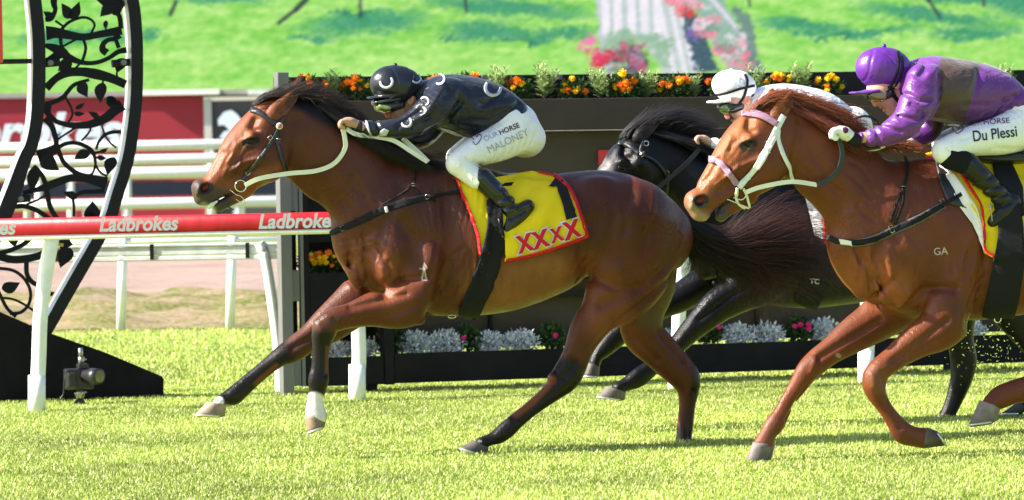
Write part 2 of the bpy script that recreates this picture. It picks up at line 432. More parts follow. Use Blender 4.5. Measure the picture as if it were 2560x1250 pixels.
def text_on(name, body, px, py, size, ang, targets, mat_, parent, off=.004, shear=0.0, bold=0.0, space=1.0, xs=1.0, fr=None, lat=0, fit=None, curve=0.0):
    """lettering laid on a surface; (px,py) = left end of baseline, size = em in px; fit = total width px"""
    cu = bpy.data.curves.new(name, 'FONT'); cu.body = body; cu.size = 1; cu.shear = shear; cu.offset = bold; cu.space_character = space; cu.resolution_u = 4
    tmp = bpy.data.objects.new('tmp', cu); COL.objects.link(tmp); dg = bpy.context.evaluated_depsgraph_get(); dg.update()
    me = bpy.data.meshes.new_from_object(tmp.evaluated_get(dg)); bpy.data.objects.remove(tmp); bpy.data.curves.remove(cu)
    bm = bmesh.new(); bm.from_mesh(me); bmesh.ops.triangulate(bm, faces=bm.faces); bpy.data.meshes.remove(me)
    W_ = max(v.co.x for v in bm.verts)
    if fit: xs = fit/(W_*size)
    maxl = 8.0/size
    for _ in range(3):
        le = [e for e in bm.edges if e.calc_length() > maxl]
        if not le: break
        bmesh.ops.subdivide_edges(bm, edges=le, cuts=1); bmesh.ops.triangulate(bm, faces=[f for f in bm.faces if len(f.verts) > 3])
    co, si = math.cos(ang), math.sin(ang); base = Vector(root_loc(parent)); last = None
    for v in bm.verts:
        x = v.co.x*size*xs; y = v.co.y*size+curve*(x*x)
        qx, qy = px+x*co+y*si, py+x*si*1.0-y*co
        if targets: p = lay(qx, qy, targets, off)
        else: p = Vector(fr.hit(qx, qy, lat))
        if p is None: p = last if last is not None else Vector(fr.hit(qx, qy, lat)) if fr else None
        if p is None: p = Vector((0, 0, 0))
        last = p; v.co = p-base
    m2 = bpy.data.meshes.new(name); bm.to_mesh(m2); bm.free(); m2.materials.append(mat_)
    s_ = sum(1 if np.array(p.normal)@F_ < 0 else -1 for p in m2.polygons)
    if s_ < 0: m2.flip_normals()
    return new_obj(name, m2, parent)
def strands(name, fr, guides, n, mat_, parent, rad=(.0016, .0003), root_sp=4, tip_sp=16, lat_sp=14, col=(.02, .015, .012), tipcol=None, wav=3, seg=14, lenvar=.35):
    """loose hair: strands interpolated between neighbouring guides [(px,py,lat)...]"""
    G = np.array([catmull(g, 1+seg) if len(g) < 3 else catmull(g, 8) for g in guides], dtype=object)
    GG = []
    for g in guides:
        c = catmull(g, 10); d = np.r_[0, np.cumsum(np.hypot(*np.diff(c[:, :2], axis=0).T))]; t = np.linspace(0, d[-1], seg)
        GG.append(np.stack([np.interp(t, d, c[:, j]) for j in range(3)], 1))
    GG = np.array(GG); m = len(GG); V = []; C = []
    q = RNG.uniform(0, m-1, n) if m > 1 else np.zeros(n); i0 = np.minimum(q.astype(int), max(m-2, 0)); f = (q-i0)[:, None, None]
    X = GG[i0]*(1-f)+GG[np.minimum(i0+1, m-1)]*f
    cut = 1-RNG.uniform(0, lenvar, n)**1.3
    tt = np.linspace(0, 1, seg); out = np.empty_like(X)
    for k in range(n):
        for j in range(3): out[k, :, j] = np.interp(tt*cut[k], tt, X[k, :, j])
    X = out; t = tt[None, :]
    off = RNG.normal(0, 1, (n, 3)); off2 = RNG.normal(0, 1, (n, 3)); ph = RNG.uniform(0, 6.28, (n, 1)); fq = RNG.uniform(4, 9, (n, 1))
    clump = RNG.integers(0, max(4, n//14), n); co = RNG.normal(0, 1, (max(4, n//14)+1, 3))[clump]
    X[:, :, 0] += off[:, :1]*root_sp+(off2[:, :1]*.35+co[:, :1]*.9)*tip_sp*t**1.5+wav*np.sin(fq*t+ph)*t
    X[:, :, 1] += off[:, 1:2]*root_sp*.4+(off2[:, 1:2]*.35+co[:, 1:2]*.9)*tip_sp*t**1.5+wav*np.cos(fq*t*1.1+ph)*t
    X[:, :, 2] += off[:, 2:3]*lat_sp*(.4+.9*t)
    P = np.empty_like(X)
    Nn = -(CAM-fr.o)@fr.n
    r = F_*FPX+RT*(X[..., 0:1]-1280)-UP*(X[..., 1:2]-625); tt2 = (X[..., 2]/fr.s+Nn)/(r@fr.n); P = CAM+r*tt2[..., None]
    T = np.gradient(P, axis=1); T /= np.linalg.norm(T, axis=2)[..., None]+1e-9
    B = np.cross(T, F_); B /= np.linalg.norm(B, axis=2)[..., None]+1e-9; Cc = np.cross(B, T)
    rd = (rad[0]*(1-t)+rad[1]*t)[..., None]*RNG.uniform(.6, 1.3, (n, 1, 1))
    rings = [P+rd*(math.cos(a)*B+math.sin(a)*Cc) for a in (0, 2.094, 4.189)]
    VV = np.stack(rings, 2).reshape(-1, 3); ix = np.arange(n*seg*3).reshape(n, seg, 3); Fq = []
    for k in range(3):
        a, b = ix[:, :-1, k], ix[:, :-1, (k+1) % 3]; c, d = ix[:, 1:, (k+1) % 3], ix[:, 1:, k]; Fq.append(np.stack([a, b, c, d], -1).reshape(-1, 4))
    cc = np.array(col)[None, None, :]*np.ones((n, seg, 1)); 
    if tipcol is not None:
        wgt = (np.clip(t-.25, 0, 1)**1.0)[..., None]*RNG.uniform(.1, 1.3, (n, 1, 1)); wgt = np.clip(wgt, 0, 1); cc = cc*(1-wgt)+np.array(tipcol)*wgt
    cc = cc*RNG.uniform(.6, 1.5, (n, 1, 1)); cc = np.repeat(cc, 3, axis=1).reshape(n, seg, 3, 3) if False else np.broadcast_to(cc[:, :, None, :], (n, seg, 3, 3))
    return mesh_np(name, VV, np.vstack(Fq), mat_, parent, True, cc.reshape(-1, 3))
# ================================================================ SETTING
BLK = mat('black_paint', (.006, .007, .010), .55, .25, noise=(3, .2), bump=(60, .15, (1, 1, 1)))
BLKW = mat('black_stain', (.009, .009, .011), .75, .15, noise=(5, .35), bump=(14, .3, (1, 1, 6)))
BRN = mat('brown_board', (.050, .038, .034), .7, .2, noise=(2, .2), bump=(12, .2, (1, 1, 8)))
OLV = mat('olive_board', (.062, .049, .035), .75, .2, noise=(2, .25), bump=(12, .2, (1, 1, 8)))
SILV = mat('grey_aluminium', (.14, .14, .145), .5, .5, metal=.25, noise=(6, .12))
WHT = mat('white_rail_plastic', (.78, .78, .75), .4, .5, noise=(14, .10), bump=(25, .15, (1, 1, .2)))
WHTA = mat('weathered_white', (.62, .64, .62), .55, .4, noise=(9, .22), bump=(30, .2, (1, 1, 1)))
REDP = mat('red_sleeve', lin((150, 16, 28)), .4, .35, noise=(9, .22), bump=(14, .25, (1, 1, .3)))
LETW = mat('white_lettering', (.78, .80, .84), .5, .3)
SOIL = mat('potting_soil', (.05, .035, .022), .95, .1, bump=(40, .8, (1, 1, 1)))

def ground_sheet(name, x0, x1, y0, y1, z, m, nx=2, ny=2, zf=None):
    X, Y = np.meshgrid(np.linspace(x0, x1, nx), np.linspace(y0, y1, ny), indexing='ij'); Z = np.full_like(X, z)
    if zf is not None: Z = Z+zf(X, Y)
    V = np.stack([X, Y, Z], -1).reshape(-1, 3); i = np.arange(nx*ny).reshape(nx, ny)
    Fq = np.stack([i[:-1, :-1], i[1:, :-1], i[1:, 1:], i[:-1, 1:]], -1).reshape(-1, 4)
    return tag(mesh_np(name, V, Fq, m), kind='structure')
def ground_mat(name, cols, scales=(1.2, 14, 90), rough=.95, bump=.6):
    m = bpy.data.materials.new(name); m.use_nodes = True; n = m.node_tree.nodes; l = m.node_tree.links; b = n['Principled BSDF']; b.inputs['Roughness'].default_value = rough
    b.inputs['Specular IOR Level'].default_value = .15
    tc = n.new('ShaderNodeTexCoord'); prev = None
    for i, s_ in enumerate(scales):
        nz = n.new('ShaderNodeTexNoise'); nz.inputs['Scale'].default_value = s_; nz.inputs['Detail'].default_value = 5; l.new(tc.outputs['Object'], nz.inputs['Vector'])
        if prev is None: prev = nz.outputs['Fac']
        else:
            a = n.new('ShaderNodeMix'); a.data_type = 'FLOAT'; a.inputs['Factor'].default_value = .45; l.new(prev, a.inputs['A']); l.new(nz.outputs['Fac'], a.inputs['B']); prev = a.outputs['Result']
    cr = n.new('ShaderNodeValToRGB'); l.new(prev, cr.inputs[0]); e = cr.color_ramp
    while len(e.elements) > 1: e.elements.remove(e.elements[0])
    e.elements[0].position = cols[0][0]; e.elements[0].color = (*cols[0][1], 1)
    for p_, c_ in cols[1:]: q = e.elements.new(p_); q.color = (*c_, 1)
    l.new(cr.outputs[0], b.inputs['Base Color']); bp = n.new('ShaderNodeBump'); bp.inputs['Strength'].default_value = bump; bp.inputs['Distance'].default_value = .03
    l.new(prev, bp.inputs['Height']); l.new(bp.outputs[0], b.inputs['Normal']); return m
GRASSG = ground_mat('turf_ground', [(.36, (.07, .13, .014)), (.5, (.26, .34, .06)), (.64, (.42, .48, .12))])
ROUGHG = ground_mat('rough_bank', [(.40, (.07, .09, .02)), (.47, (.15, .15, .045)), (.52, (.22, .17, .10)), (.60, (.28, .21, .14))], (1.1, 4, 20))
DIRTG = ground_mat('dirt_track', [(.40, (.19, .135, .11)), (.5, (.27, .195, .165)), (.60, (.34, .25, .21))], (.35, 3, 24), bump=.8)
FARG = ground_mat('infield_grass', [(.40, (.09, .12, .02)), (.5, (.16, .19, .04)), (.60, (.22, .22, .07))], (.3, 2, 12))
ground_sheet('ground', -400, 400, -60, 900, 0.0, FARG)
ground_sheet('track_turf', -30, 30, -12, 16.2, 0.004, GRASSG)
def vnoise(x, y, seed=0):
    r = np.random.default_rng(seed); g = r.uniform(-1, 1, (64, 64)); xi = np.floor(x).astype(int); yi = np.floor(y).astype(int); fx = x-xi; fy = y-yi
    fx = fx*fx*(3-2*fx); fy = fy*fy*(3-2*fy); G = lambda a, b: g[a % 64, b % 64]
    return (G(xi, yi)*(1-fx)+G(xi+1, yi)*fx)*(1-fy)+(G(xi, yi+1)*(1-fx)+G(xi+1, yi+1)*fx)*fy
def bank(X, Y):
    return -.02+np.clip((Y-16)/1.5, 0, 1)*(.05+.12*np.sin(np.clip((Y-16)/11, 0, 1)*3.14)+.06*vnoise(X*1.3+30, Y*1.1, 11)+.05*vnoise(X*4+60, Y*3, 12))
ground_sheet('rough_bank', -25, 25, 16.0, 27.2, 0.0, ROUGHG, 240, 80, bank)
ground_sheet('dirt_track', -60, 60, 27, 47, 0.02, DIRTG)

# blades of the turf
def blades(name, n, x0, x1, y0, y1, hgt, m, wid=.0023, dens_pow=1.0, tone=1.0):
    Y = y0+(y1-y0)*RNG.uniform(0, 1, n)**dens_pow; X = RNG.uniform(x0, x1, n)
    hw = (Y+20)*.145+.5; X = RNG.uniform(-1, 1, n)*hw
    clump = (np.sin(X*7+2*np.sin(Y*3.1))*np.sin(Y*5+1.7*np.sin(X*2.3))+.6*np.sin(X*19+Y*7)*np.sin(Y*17-X*5))
    H = hgt*(1+.28*clump)*RNG.uniform(.55, 1.3, n); a = RNG.uniform(0, 6.28, n); lean = RNG.uniform(.1, .9, n)*H
    dx, dy = np.cos(a), np.sin(a); W_ = wid*RNG.uniform(.7, 1.5, n); px_, py_ = -dy*W_, dx*W_
    # turn most of them face on so that they read as blades
    base = np.stack([X, Y, np.full(n, .002)], -1); sd = np.stack([px_, py_, 0*X], -1)
    mid = base+np.stack([dx*lean*.35, dy*lean*.35, H*.6], -1); tip = base+np.stack([dx*lean, dy*lean, H], -1)
    V = np.stack([base-sd, base+sd, mid+sd*.9, mid-sd*.9, tip], 1).reshape(-1, 3)
    i = np.arange(n)[:, None]*5; T = np.concatenate([i+[0, 1, 2], i+[0, 2, 3], i+[3, 2, 4]], 1).reshape(-1, 3)
    g = RNG.uniform(0, 1, (n, 1))*.75+.25*(clump[:, None]*.3+.5); dry = (RNG.uniform(0, 1, (n, 1)) < .10)
    c = np.array([.21, .30, .045])*(1-g)+np.array([.46, .53, .14])*g; big = (vnoise(X*1.1+40, Y*.9+40, 41)*.6+vnoise(X*3.3+70, Y*2.6+70, 42)*.4)[:, None]; c = c*(1+.5*big); c = np.where(dry, np.array([.66, .62, .36]), c)*RNG.uniform(.75, 1.2, (n, 1))*tone
    c = np.repeat(c[:, None, :], 5, 1)
    o = mesh_np(name, V, T, m, None, False, c.reshape(-1, 3), tri=True)
    return tag(o, kind='stuff')
GB = mat('grass_blade', rough=.5, spec=.25, attr=True, transl=.24)
NB = 380000
tag(blades('turf_grass', NB, -4, 4, -3.6, 6.5, .019, GB, dens_pow=1.0), 'short sunlit yellow green turf of the race track')
tag(blades('far_turf_grass', 60000, -5, 5, 6.5, 16.5, .026, GB, wid=.0048, dens_pow=1.3), 'sunlit turf between the finish rail and the rough bank')

# ---------------------------------------------------------------- big screen
def screen_picture(X, Y):
    """what the screen shows, as a picture in its own pixels: turf, shadows of a field of horses, a flowered arch"""
    n1 = vnoise(X/55, Y/14, 1)*.6+vnoise(X/22, Y/8, 2)*.4; n2 = vnoise(X/16, Y/7, 3)
    wx = X+18*vnoise(X/40, Y/30, 5)+14*vnoise(X/9, Y/6, 8)+8*vnoise(X/5, Y/3, 21); wy = Y+9*vnoise(X/50, Y/20, 6)+9*vnoise(X/12, Y/5, 9)+6*vnoise(X/5, Y/4, 22)
    base = np.stack([160+34*n1+14*n2, 224+16*n1+8*n2, 112+28*n1+12*n2], -1)
    yel = np.clip((Y-110)/120, 0, 1)[..., None]*.35; base = base*(1-yel)+np.array([190, 238, 128])*yel
    def put(mask, c, k=1.0):
        nonlocal base; m_ = np.clip(mask, 0, 1)[..., None]*k; base = base*(1-m_)+np.array(c, float)*m_
    def ell(cx, cy, rx, ry, ang=0, soft=.35):
        a = math.radians(ang); u_ = ((wx-cx)*math.cos(a)+(wy-cy)*math.sin(a))/rx; v_ = (-(wx-cx)*math.sin(a)+(wy-cy)*math.cos(a))/ry
        return (1-np.hypot(u_, v_))/soft
    def seg(x0, y0, x1, y1, w_, soft=4):
        L = (x1-x0)**2+(y1-y0)**2; t = np.clip(((X-x0)*(x1-x0)+(Y-y0)*(y1-y0))/L, 0, 1); return (w_-np.hypot(X-x0-t*(x1-x0), Y-y0-t*(y1-y0)))/soft
    def poly(P, soft=5):
        pX = X*.5+wx*.5; pY = Y*.5+wy*.5; ins = np.zeros(X.shape, bool); dd = np.full(X.shape, 1e9); n_ = len(P)
        for i in range(n_):
            (xa, ya), (xb, yb) = P[i], P[(i+1) % n_]
            c = ((ya > pY) != (yb > pY)) & (pX < (xb-xa)*(pY-ya)/((yb-ya) or 1e-6)+xa); ins ^= c
            L = (xb-xa)**2+(yb-ya)**2; t = np.clip(((pX-xa)*(xb-xa)+(pY-ya)*(yb-ya))/L, 0, 1); dd = np.minimum(dd, np.hypot(pX-xa-t*(xb-xa), pY-ya-t*(yb-ya)))
        return np.where(ins, dd, -dd)/soft+.5
    TEAL = (62, 150, 118); DT = (48, 128, 104)
    for e in [(200, 75, 210, 26, -2), (380, 72, 40, 20, 0), (560, -30, 170, 34, 4), (915, 52, 190, 38, -3), (780, 88, 90, 8, 0), (1230, 80, 160, 32, 4), (1400, 88, 120, 22, -4), (1270, 20, 260, 30, 5),
              (2010, 78, 160, 22, 6), (2160, 98, 170, 16, -5), (2330, 60, 240, 26, 8), (2440, 104, 160, 16, 0), (2560, 20, 140, 60, 5), (2380, 8, 170, 20, 4), (1180, -60, 700, 40, 0), (3000, 60, 400, 40, 0), (-250, 60, 250, 40, 0)]:
        put(ell(*e, soft=.6) if len(e) < 6 else ell(*e), TEAL, .85)
    for e in [(1120, 92, 40, 6, 0), (2090, 110, 60, 7, 0), (880, 30, 60, 10, 0), (1320, 104, 70, 6, 0)]: put(ell(*e), DT, .8)
    for s_ in [(770, -10, 745, 14, 9), (745, 14, 700, 48, 7), (445, -10, 430, 22, 7), (905, -10, 905, 36, 6), (1168, -10, 1170, 26, 6), (2290, -20, 2325, 20, 7), (2325, 20, 2352, 62, 6), (1872, -10, 1878, 26, 5), (2455, -10, 2462, 35, 6), (2395, -10, 2400, 14, 6)]:
        put(seg(*s_), (52, 62, 72), .85)
    # arch
    put(poly([(1480, -60), (1494, 40), (1500, 110), (1516, 190), (1530, 190), (1538, 150), (1560, 112), (1595, 104), (1628, 130), (1650, 165), (1655, 190), (1745, 190), (1735, 120), (1700, 50), (1672, 0), (1640, -60)]), (196, 208, 208))
    for x in (1515, 1545, 1580, 1612, 1645): put(seg(x, -40, x+3, 84, 13, 5), (240, 236, 246))
    for x in (1672, 1700, 1722): put(seg(x-18, 30, x+14, 190, 9, 7), (240, 236, 246))
    put((16-np.abs(np.hypot((wx-1590)/1.15, wy-168)-72))/6*(Y < 175), (150, 190, 158), .9)
    put(ell(1580, 158, 52, 56), (84, 96, 104))
    for e, c in [((1590, 150, 14, 20), (176, 140, 170)), ((1612, 128, 14, 12), (214, 104, 150)), ((1560, 120, 13, 12), (190, 84, 96)), ((1600, 170, 14, 16), (200, 90, 130)), ((1545, 160, 9, 24), (120, 150, 140)), ((1575, 140, 10, 14), (206, 160, 170))]: put(ell(*e), c)
    for e, c in [((1478, 108, 16, 24), (246, 132, 184)), ((1492, 140, 18, 22), (236, 84, 134)), ((1506, 158, 16, 22), (226, 66, 90)), ((1524, 140, 12, 16), (200, 60, 90))]: put(ell(*e), c)
    put(poly([(1660, -20), (1700, 40), (1745, 190), (1800, 190), (1770, 110), (1700, -20)]), (72, 100, 112))
    put(poly([(1690, -60), (1740, 40), (1790, 120), (1830, 190), (1905, 190), (1870, 110), (1820, 30), (1760, -60)]), (150, 186, 170))
    for e, c in [((1700, 12, 34, 36), (236, 120, 130)), ((1722, 0, 34, 22), (244, 170, 190)), ((1712, 42, 16, 12), (226, 70, 80)), ((1735, 68, 18, 16), (212, 214, 232)), ((1738, 92, 12, 22), (134, 110, 186)), ((1775, 82, 28, 24), (240, 140, 180)),
                 ((1792, 100, 14, 12), (246, 180, 200)), ((1815, 135, 28, 22), (240, 130, 170)), ((1830, 146, 14, 12), (228, 90, 96)), ((1838, 168, 20, 14), (238, 170, 190)), ((1752, 30, 14, 14), (150, 200, 160)), ((1868, 172, 20, 10), (240, 140, 170)), ((1795, 50, 20, 16), (160, 200, 180))]: put(ell(*e), c)
    put(seg(1752, -30, 1868, 108, 9, 7), (228, 222, 240)); put(poly([(1850, 20), (1880, 70), (1900, 180), (1880, 180), (1862, 100), (1836, 40)]), (112, 140, 140), .9)
    for k in range(46):
        f = RNG.uniform(0, 1); cx = 1665+(1885-1665)*f+RNG.normal(0, 13); cy = -40+(185+40)*f+RNG.normal(0, 12); c_ = [(240, 140, 170), (248, 190, 205), (236, 110, 130), (150, 190, 165), (226, 226, 236), (120, 160, 140)][k % 6]; put(ell(cx, cy, RNG.uniform(9, 21), RNG.uniform(7, 15)), c_, .8)
    for k in range(26):
        a_ = RNG.uniform(0, 6.28); r_ = RNG.uniform(0, 1)**.5; c_ = [(214, 104, 150), (150, 150, 165), (60, 74, 84), (200, 90, 110), (140, 170, 160)][k % 5]; put(ell(1580+46*r_*math.cos(a_), 150+42*r_*math.sin(a_), RNG.uniform(5, 10), RNG.uniform(5, 11)), c_, .8)
    fine = vnoise(X/6, Y/4, 31)*.5+vnoise(X/11+Y/9, Y/6, 32)*.5; base = base+np.stack([22*fine, 12*fine, 18*fine], -1)
    base = base*.98+255*.02
    base = base*(.985+.03*((Y//2) % 2))[..., None]
    return np.clip(base, 0, 255)
SD = 112.0
def PD(px, py, D):
    r = ray(px, py); return CAM+r*(D/r[1])
def L2(c): c = np.asarray(c, float)/255; return np.where(c <= .04045, c/12.92, ((c+.055)/1.055)**2.4)
scr = thing('video_screen', 'giant video screen showing green turf, horse shadows and a flowered white arch', 'screen', PD(1280, 500, SD))
px_ = np.arange(-460, 3060, 5.0); py_ = np.arange(-330, 226, 4.0)
PX, PY = np.meshgrid(px_, py_, indexing='ij')
ccol = L2(screen_picture(PX, PY))
o0 = PD(1280, 225+0, SD); sS = FPX/SD; XX = o0[0]+(PX-1280)/sS; ZZ_ = o0[2]+(225-PY)/sS
V = np.stack([XX, np.full_like(XX, SD-20), ZZ_], -1).reshape(-1, 3); ii = np.arange(PX.size).reshape(PX.shape)
Fq = np.stack([ii[:-1, :-1], ii[:-1, 1:], ii[1:, 1:], ii[1:, :-1]], -1).reshape(-1, 4)[:, ::-1]
mesh_np('display', V, Fq, mat('screen_light', attr=True, emit=2**-EXPO, rough=.9, spec=0), scr, False, ccol.reshape(-1, 3))
m = MB(); xm0, xm1 = XX.min(), XX.max(); zb = ZZ_.min(); zt = ZZ_.max(); y_ = SD-20
m.box(((xm0+xm1)/2, y_+.02, zb-.04), (xm1-xm0+.6, .3, .08)); m.box(((xm0+xm1)/2, y_+.02, zt+.15), (xm1-xm0+.6, .5, .3))
m.box((xm0-.15, y_+.02, (zb+zt)/2), (.3, .5, zt-zb)); m.box((xm1+.15, y_+.02, (zb+zt)/2), (.3, .5, zt-zb)); m.box(((xm0+xm1)/2, y_+.8, (zb+zt)/2), (xm1-xm0, 1.2, zt-zb))
m.build('cabinet', BLK, scr)
for x in np.linspace(xm0+2, xm1-2, 7): m = MB(); m.box((x, y_+.8, zb/2-.05), (.5, .5, zb-.1)); m.build('support_leg', SILV, scr)

# ---------------------------------------------------------------- far hoarding, far rails
def flat_panel(name, x0, y0, x1, y1, D, m_, parent, dep=.12):
    a = PD((x0+x1)/2, y0, D); b = PD((x0+x1)/2, y1, D); xa = PD(x0, y0, D)[0]; xb = PD(x1, y0, D)[0]; q = MB()
    q.box(((xa+xb)/2, D-20+dep/2, (a[2]+b[2])/2), (xb-xa, dep, a[2]-b[2])); return q.build(name, m_, parent)
HD = 106.0
hd = thing('advertising_hoarding', 'long red advertising hoarding with pale lettering in a grey frame, below the video screen', 'hoarding', PD(230, 560, HD))
REDH = mat('hoarding_red', lin((150, 42, 56)), .6, .3, noise=(.6, .06)); PALE = mat('hoarding_letters', (.62, .70, .86), .6, .3)
flat_panel('red_panel', -900, 250, 508, 560, HD, REDH, hd)
GREYF = mat('hoarding_frame', (.52, .50, .50), .6, .3)
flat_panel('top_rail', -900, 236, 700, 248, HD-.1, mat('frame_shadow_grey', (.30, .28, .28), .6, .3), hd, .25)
flat_panel('end_frame', 509, 246, 528, 560, HD-.1, GREYF, hd, .2)
flat_panel('light_bar', 350, 224, 548, 237, HD-.3, WHT, hd, .2)
flat_panel('light_bar', 620, 224, 780, 236, HD-.3, WHTA, hd, .2)
HF = Frame(0, HD-.25, 0.0)
text_on('lettering', 'Ladbrokes', -262, 372, 118, -ROLL, [], PALE, hd, fr=HF, shear=.25, bold=.035, fit=570)
hd2 = thing('advertising_hoarding', 'dark grey hoarding panel with a pale heraldic beast emblem, right of the red one', 'hoarding', PD(620, 560, HD))
flat_panel('dark_panel', 529, 246, 1250, 560, HD, mat('hoarding_dark', (.075, .068, .075), .6, .3), hd2)
def flat_poly(name, P, fr, m_, parent, lat=0, thick=.01):
    v = [tuple(fr.hit(x, y, lat)-root_loc(parent)) for x, y in P]; vv, ee, ff, *_ = geometry.delaunay_2d_cdt([Vector(p) for p in P], [(i, (i+1) % len(P)) for i in range(len(P))], [], 1, 1e-4)
    me = bpy.data.meshes.new(name); me.from_pydata([tuple(fr.hit(p.x, p.y, lat)-root_loc(parent)) for p in vv], [], [tuple(q) for q in ff]); me.update(); me.materials.append(m_)
    if len(me.polygons) and sum(1 if np.array(p.normal)@F_ < 0 else -1 for p in me.polygons) < 0: me.flip_normals()
    o = new_obj(name, me, parent)
    if thick: s_ = o.modifiers.new('thick', 'SOLIDIFY'); s_.thickness = thick; s_.offset = 0
    return o
flat_poly('emblem', [(545, 298), (560, 280), (578, 275), (592, 285), (604, 300), (622, 290), (648, 282), (660, 300), (640, 322), (618, 340), (606, 362), (580, 368), (552, 366), (566, 348), (548, 344), (560, 328), (574, 326), (560, 312), (546, 314)], HF, PALE, hd2)
def far_rail(label, y_top, y_bot, D, x0, x1, posts, parent_name='running_rail', mm=WHT):
    a = PD(300, y_top, D); b = PD(300, y_bot, D); r = (a[2]-b[2])/2; z = (a[2]+b[2])/2
    t = thing(parent_name, label, 'rail', (PD(300, 400, D)[0], D-20, 0), 'white running rails in the distance')
    q = MB(); q.tube([(PD(x0, 400, D)[0], D-20, z), (PD(x1, 400, D)[0], D-20, z)], r, 12); q.build('rail_tube', mm, t, True)
    for p in posts:
        x = PD(p, 400, D)[0]; q = MB(); q.tube([(x, D-20+.02, 0), (x, D-20+.02, z-r*.5)], .09, 8); q.build('post', mm, t, True)
    return t
WSH = mat('rail_shade_cream', (.78, .72, .62), .45, .4)  # cream meant for the shade under white rails; no rail uses it
far_rail('highest and farthest white rail in front of the red hoarding', 353, 378, 100, -900, 1400, [-300, 66, 528, 900])
far_rail('second white rail from the top below the red hoarding', 388, 414, 96, -900, 1400, [-200, 95, 318, 700])
far_rail('third white rail from the top, its underside in shade', 419, 449, 92, -900, 1400, [-250, 175, 600, 980])
dk = flat_panel('shade_cloth_fence', -900, 456, 1400, 492, 97, mat('navy_shade_cloth', (.016, .022, .042), .8, .2), None, .05)
tag(dk, 'dark navy cloth strip stretched behind the lower white rails', 'fence')
far_rail('lowest white rail, pale blue in shade, just above the far grass', 497, 524, 88, -900, 1400, [-150, 214, 312, 590, 1000])
# ---------------------------------------------------------------- middle rails
t = thing('white_rail', 'white plank rail with dark seams behind the finishing arch, ending in a curved leg', 'rail', PD(655, 1000, 25.3))
MF = Frame(655, 25.6, R(-3))
a = MF.uz(655, 606); b = MF.uz(655, 648); ul = MF.uz(-120, 620)[0]; ur = MF.uz(700, 620)[0]
m = MB(); m.fbox(MF, ul, ur, b[1]+.035, a[1]-.02, -.05, 0); m.fbox(MF, ul, ur, a[1]-.018, a[1], -.07, .01); m.fbox(MF, ul, ur, b[1], b[1]+.03, -.06, .005)
m.build('plank', WHTA, t, bevel=.006)
for xx in (619, 380, 140, -60):
    m = MB(); u_ = MF.uz(xx, 640)[0]; m.fbox(MF, u_-.012, u_+.012, b[1]+.01, a[1]-.0, .002, .012); m.build('joint_clip', BLKW, t)
def post_curve(name, pts, fr, w_, m_, parent, dep=None):
    P = catmull([tuple(fr.hit(x, y)) for x, y in pts], 6); q = MB(); q.tube(P, w_/2/fr.s, 12); return q.build(name, m_, parent, True)
post_curve('leg', [(648, 606), (662, 640), (676, 720), (690, 820), (698, 900), (702, 1002)], MF, 27, WHT, t)
t = thing('white_rail', 'thin white rail along the dirt track with straight posts, farther off', 'rail', PD(575, 820, 36.4))
TF = Frame(575, 36.4, 0)
m = MB(); m.tube([TF.hit(-200, 612), TF.hit(900, 596)], .028, 8); m.build('rail_tube', WHT, t, True)
for x in (302, 575, 850): 
    m = MB(); m.tube([TF.hit(x+6, 590), TF.hit(x, 824)], .043, 10); m.build('post', WHT, t, True)
# ---------------------------------------------------------------- near finish rail
RF = Frame(95, 23.9)
t = thing('finish_rail', 'red sleeved running rail with white lettering on curved white legs beside the track', 'rail', RF.hit(95, 1032))
ra = RF.uz(95, 547); rb = RF.uz(95, 597); zc = (ra[1]+rb[1])/2; hh = (ra[1]-rb[1])/2; u0 = RF.uz(-160, 560)[0]; u1 = RF.uz(2750, 560)[0]
sect = [(math.cos(a_)*.048, math.sin(a_)*hh*(1 if math.sin(a_) > 0 else 1)) for a_ in np.linspace(0, 2*math.pi, 28, endpoint=False)]
def extr(fr, u0, u1, zc, sect, name, m_, parent, n=2):
    V = []; k = len(sect)
    for i in range(n):
        u = u0+(u1-u0)*i/(n-1)
        for l_, z_ in sect: V.append(fr.world(u, l_, zc+z_))
    q = MB(); q.add(V, [(i*k+j, i*k+(j+1) % k, (i+1)*k+(j+1) % k, (i+1)*k+j) for i in range(n-1) for j in range(k)]+[tuple(range(k))[::-1], tuple((n-1)*k+j for j in range(k))]); return q.build(name, m_, parent, True)
extr(RF, u0, u1, zc+.006, sect, 'red_sleeve', REDP, t)
extr(RF, u0-.01, u1+.01, zc-hh*.82, [(math.cos(a_)*.040, math.sin(a_)*hh*.32) for a_ in np.linspace(0, 2*math.pi, 16, endpoint=False)], 'white_core', WHT, t)
sb = RF.world(np.array([u0, u1]), np.array([.0485]*2), np.array([zc]*2))
LT = .049*RF.s
for x0, y0, wd in ((-164, 590, 204), (247, 579, 199), (645, 572, 201), (1040, 566, 200), (1435, 558, 200)):
    slope = math.atan2(-8, 400)
    if x0 < 900 or True:
        text_on('lettering', 'Ladbrokes', x0, y0-1, 50, slope, [], LETW, t, fr=RF, lat=LT+.5, shear=.2, bold=.03, fit=wd)
def rail_leg(x, yt, yb, lean=38):
    P = [RF.hit(x+lean, yt, -6), RF.hit(x+lean*.62, yt+80, -6), RF.hit(x+lean*.25, yt+190, -6), RF.hit(x+5, yt+300, -6), RF.hit(x, yb-30, -6)]
    q = MB(); q.tube(catmull(P, 6), .045, 14, flat=.8); lg = q.build('leg', WHT, t, True)
    q = MB(); q.tube([RF.hit(x, yb-92, -6), RF.hit(x, yb+12, -6)], .053, 14); 
    q.build('ground_sleeve', WHT, lg, True)
rail_leg(92, 597, 1030); rail_leg(893, 585, 1003, 3); rail_leg(1690, 560, 985, 38); rail_leg(2165, 545, 968, 10); rail_leg(2640, 535, 960, 20)
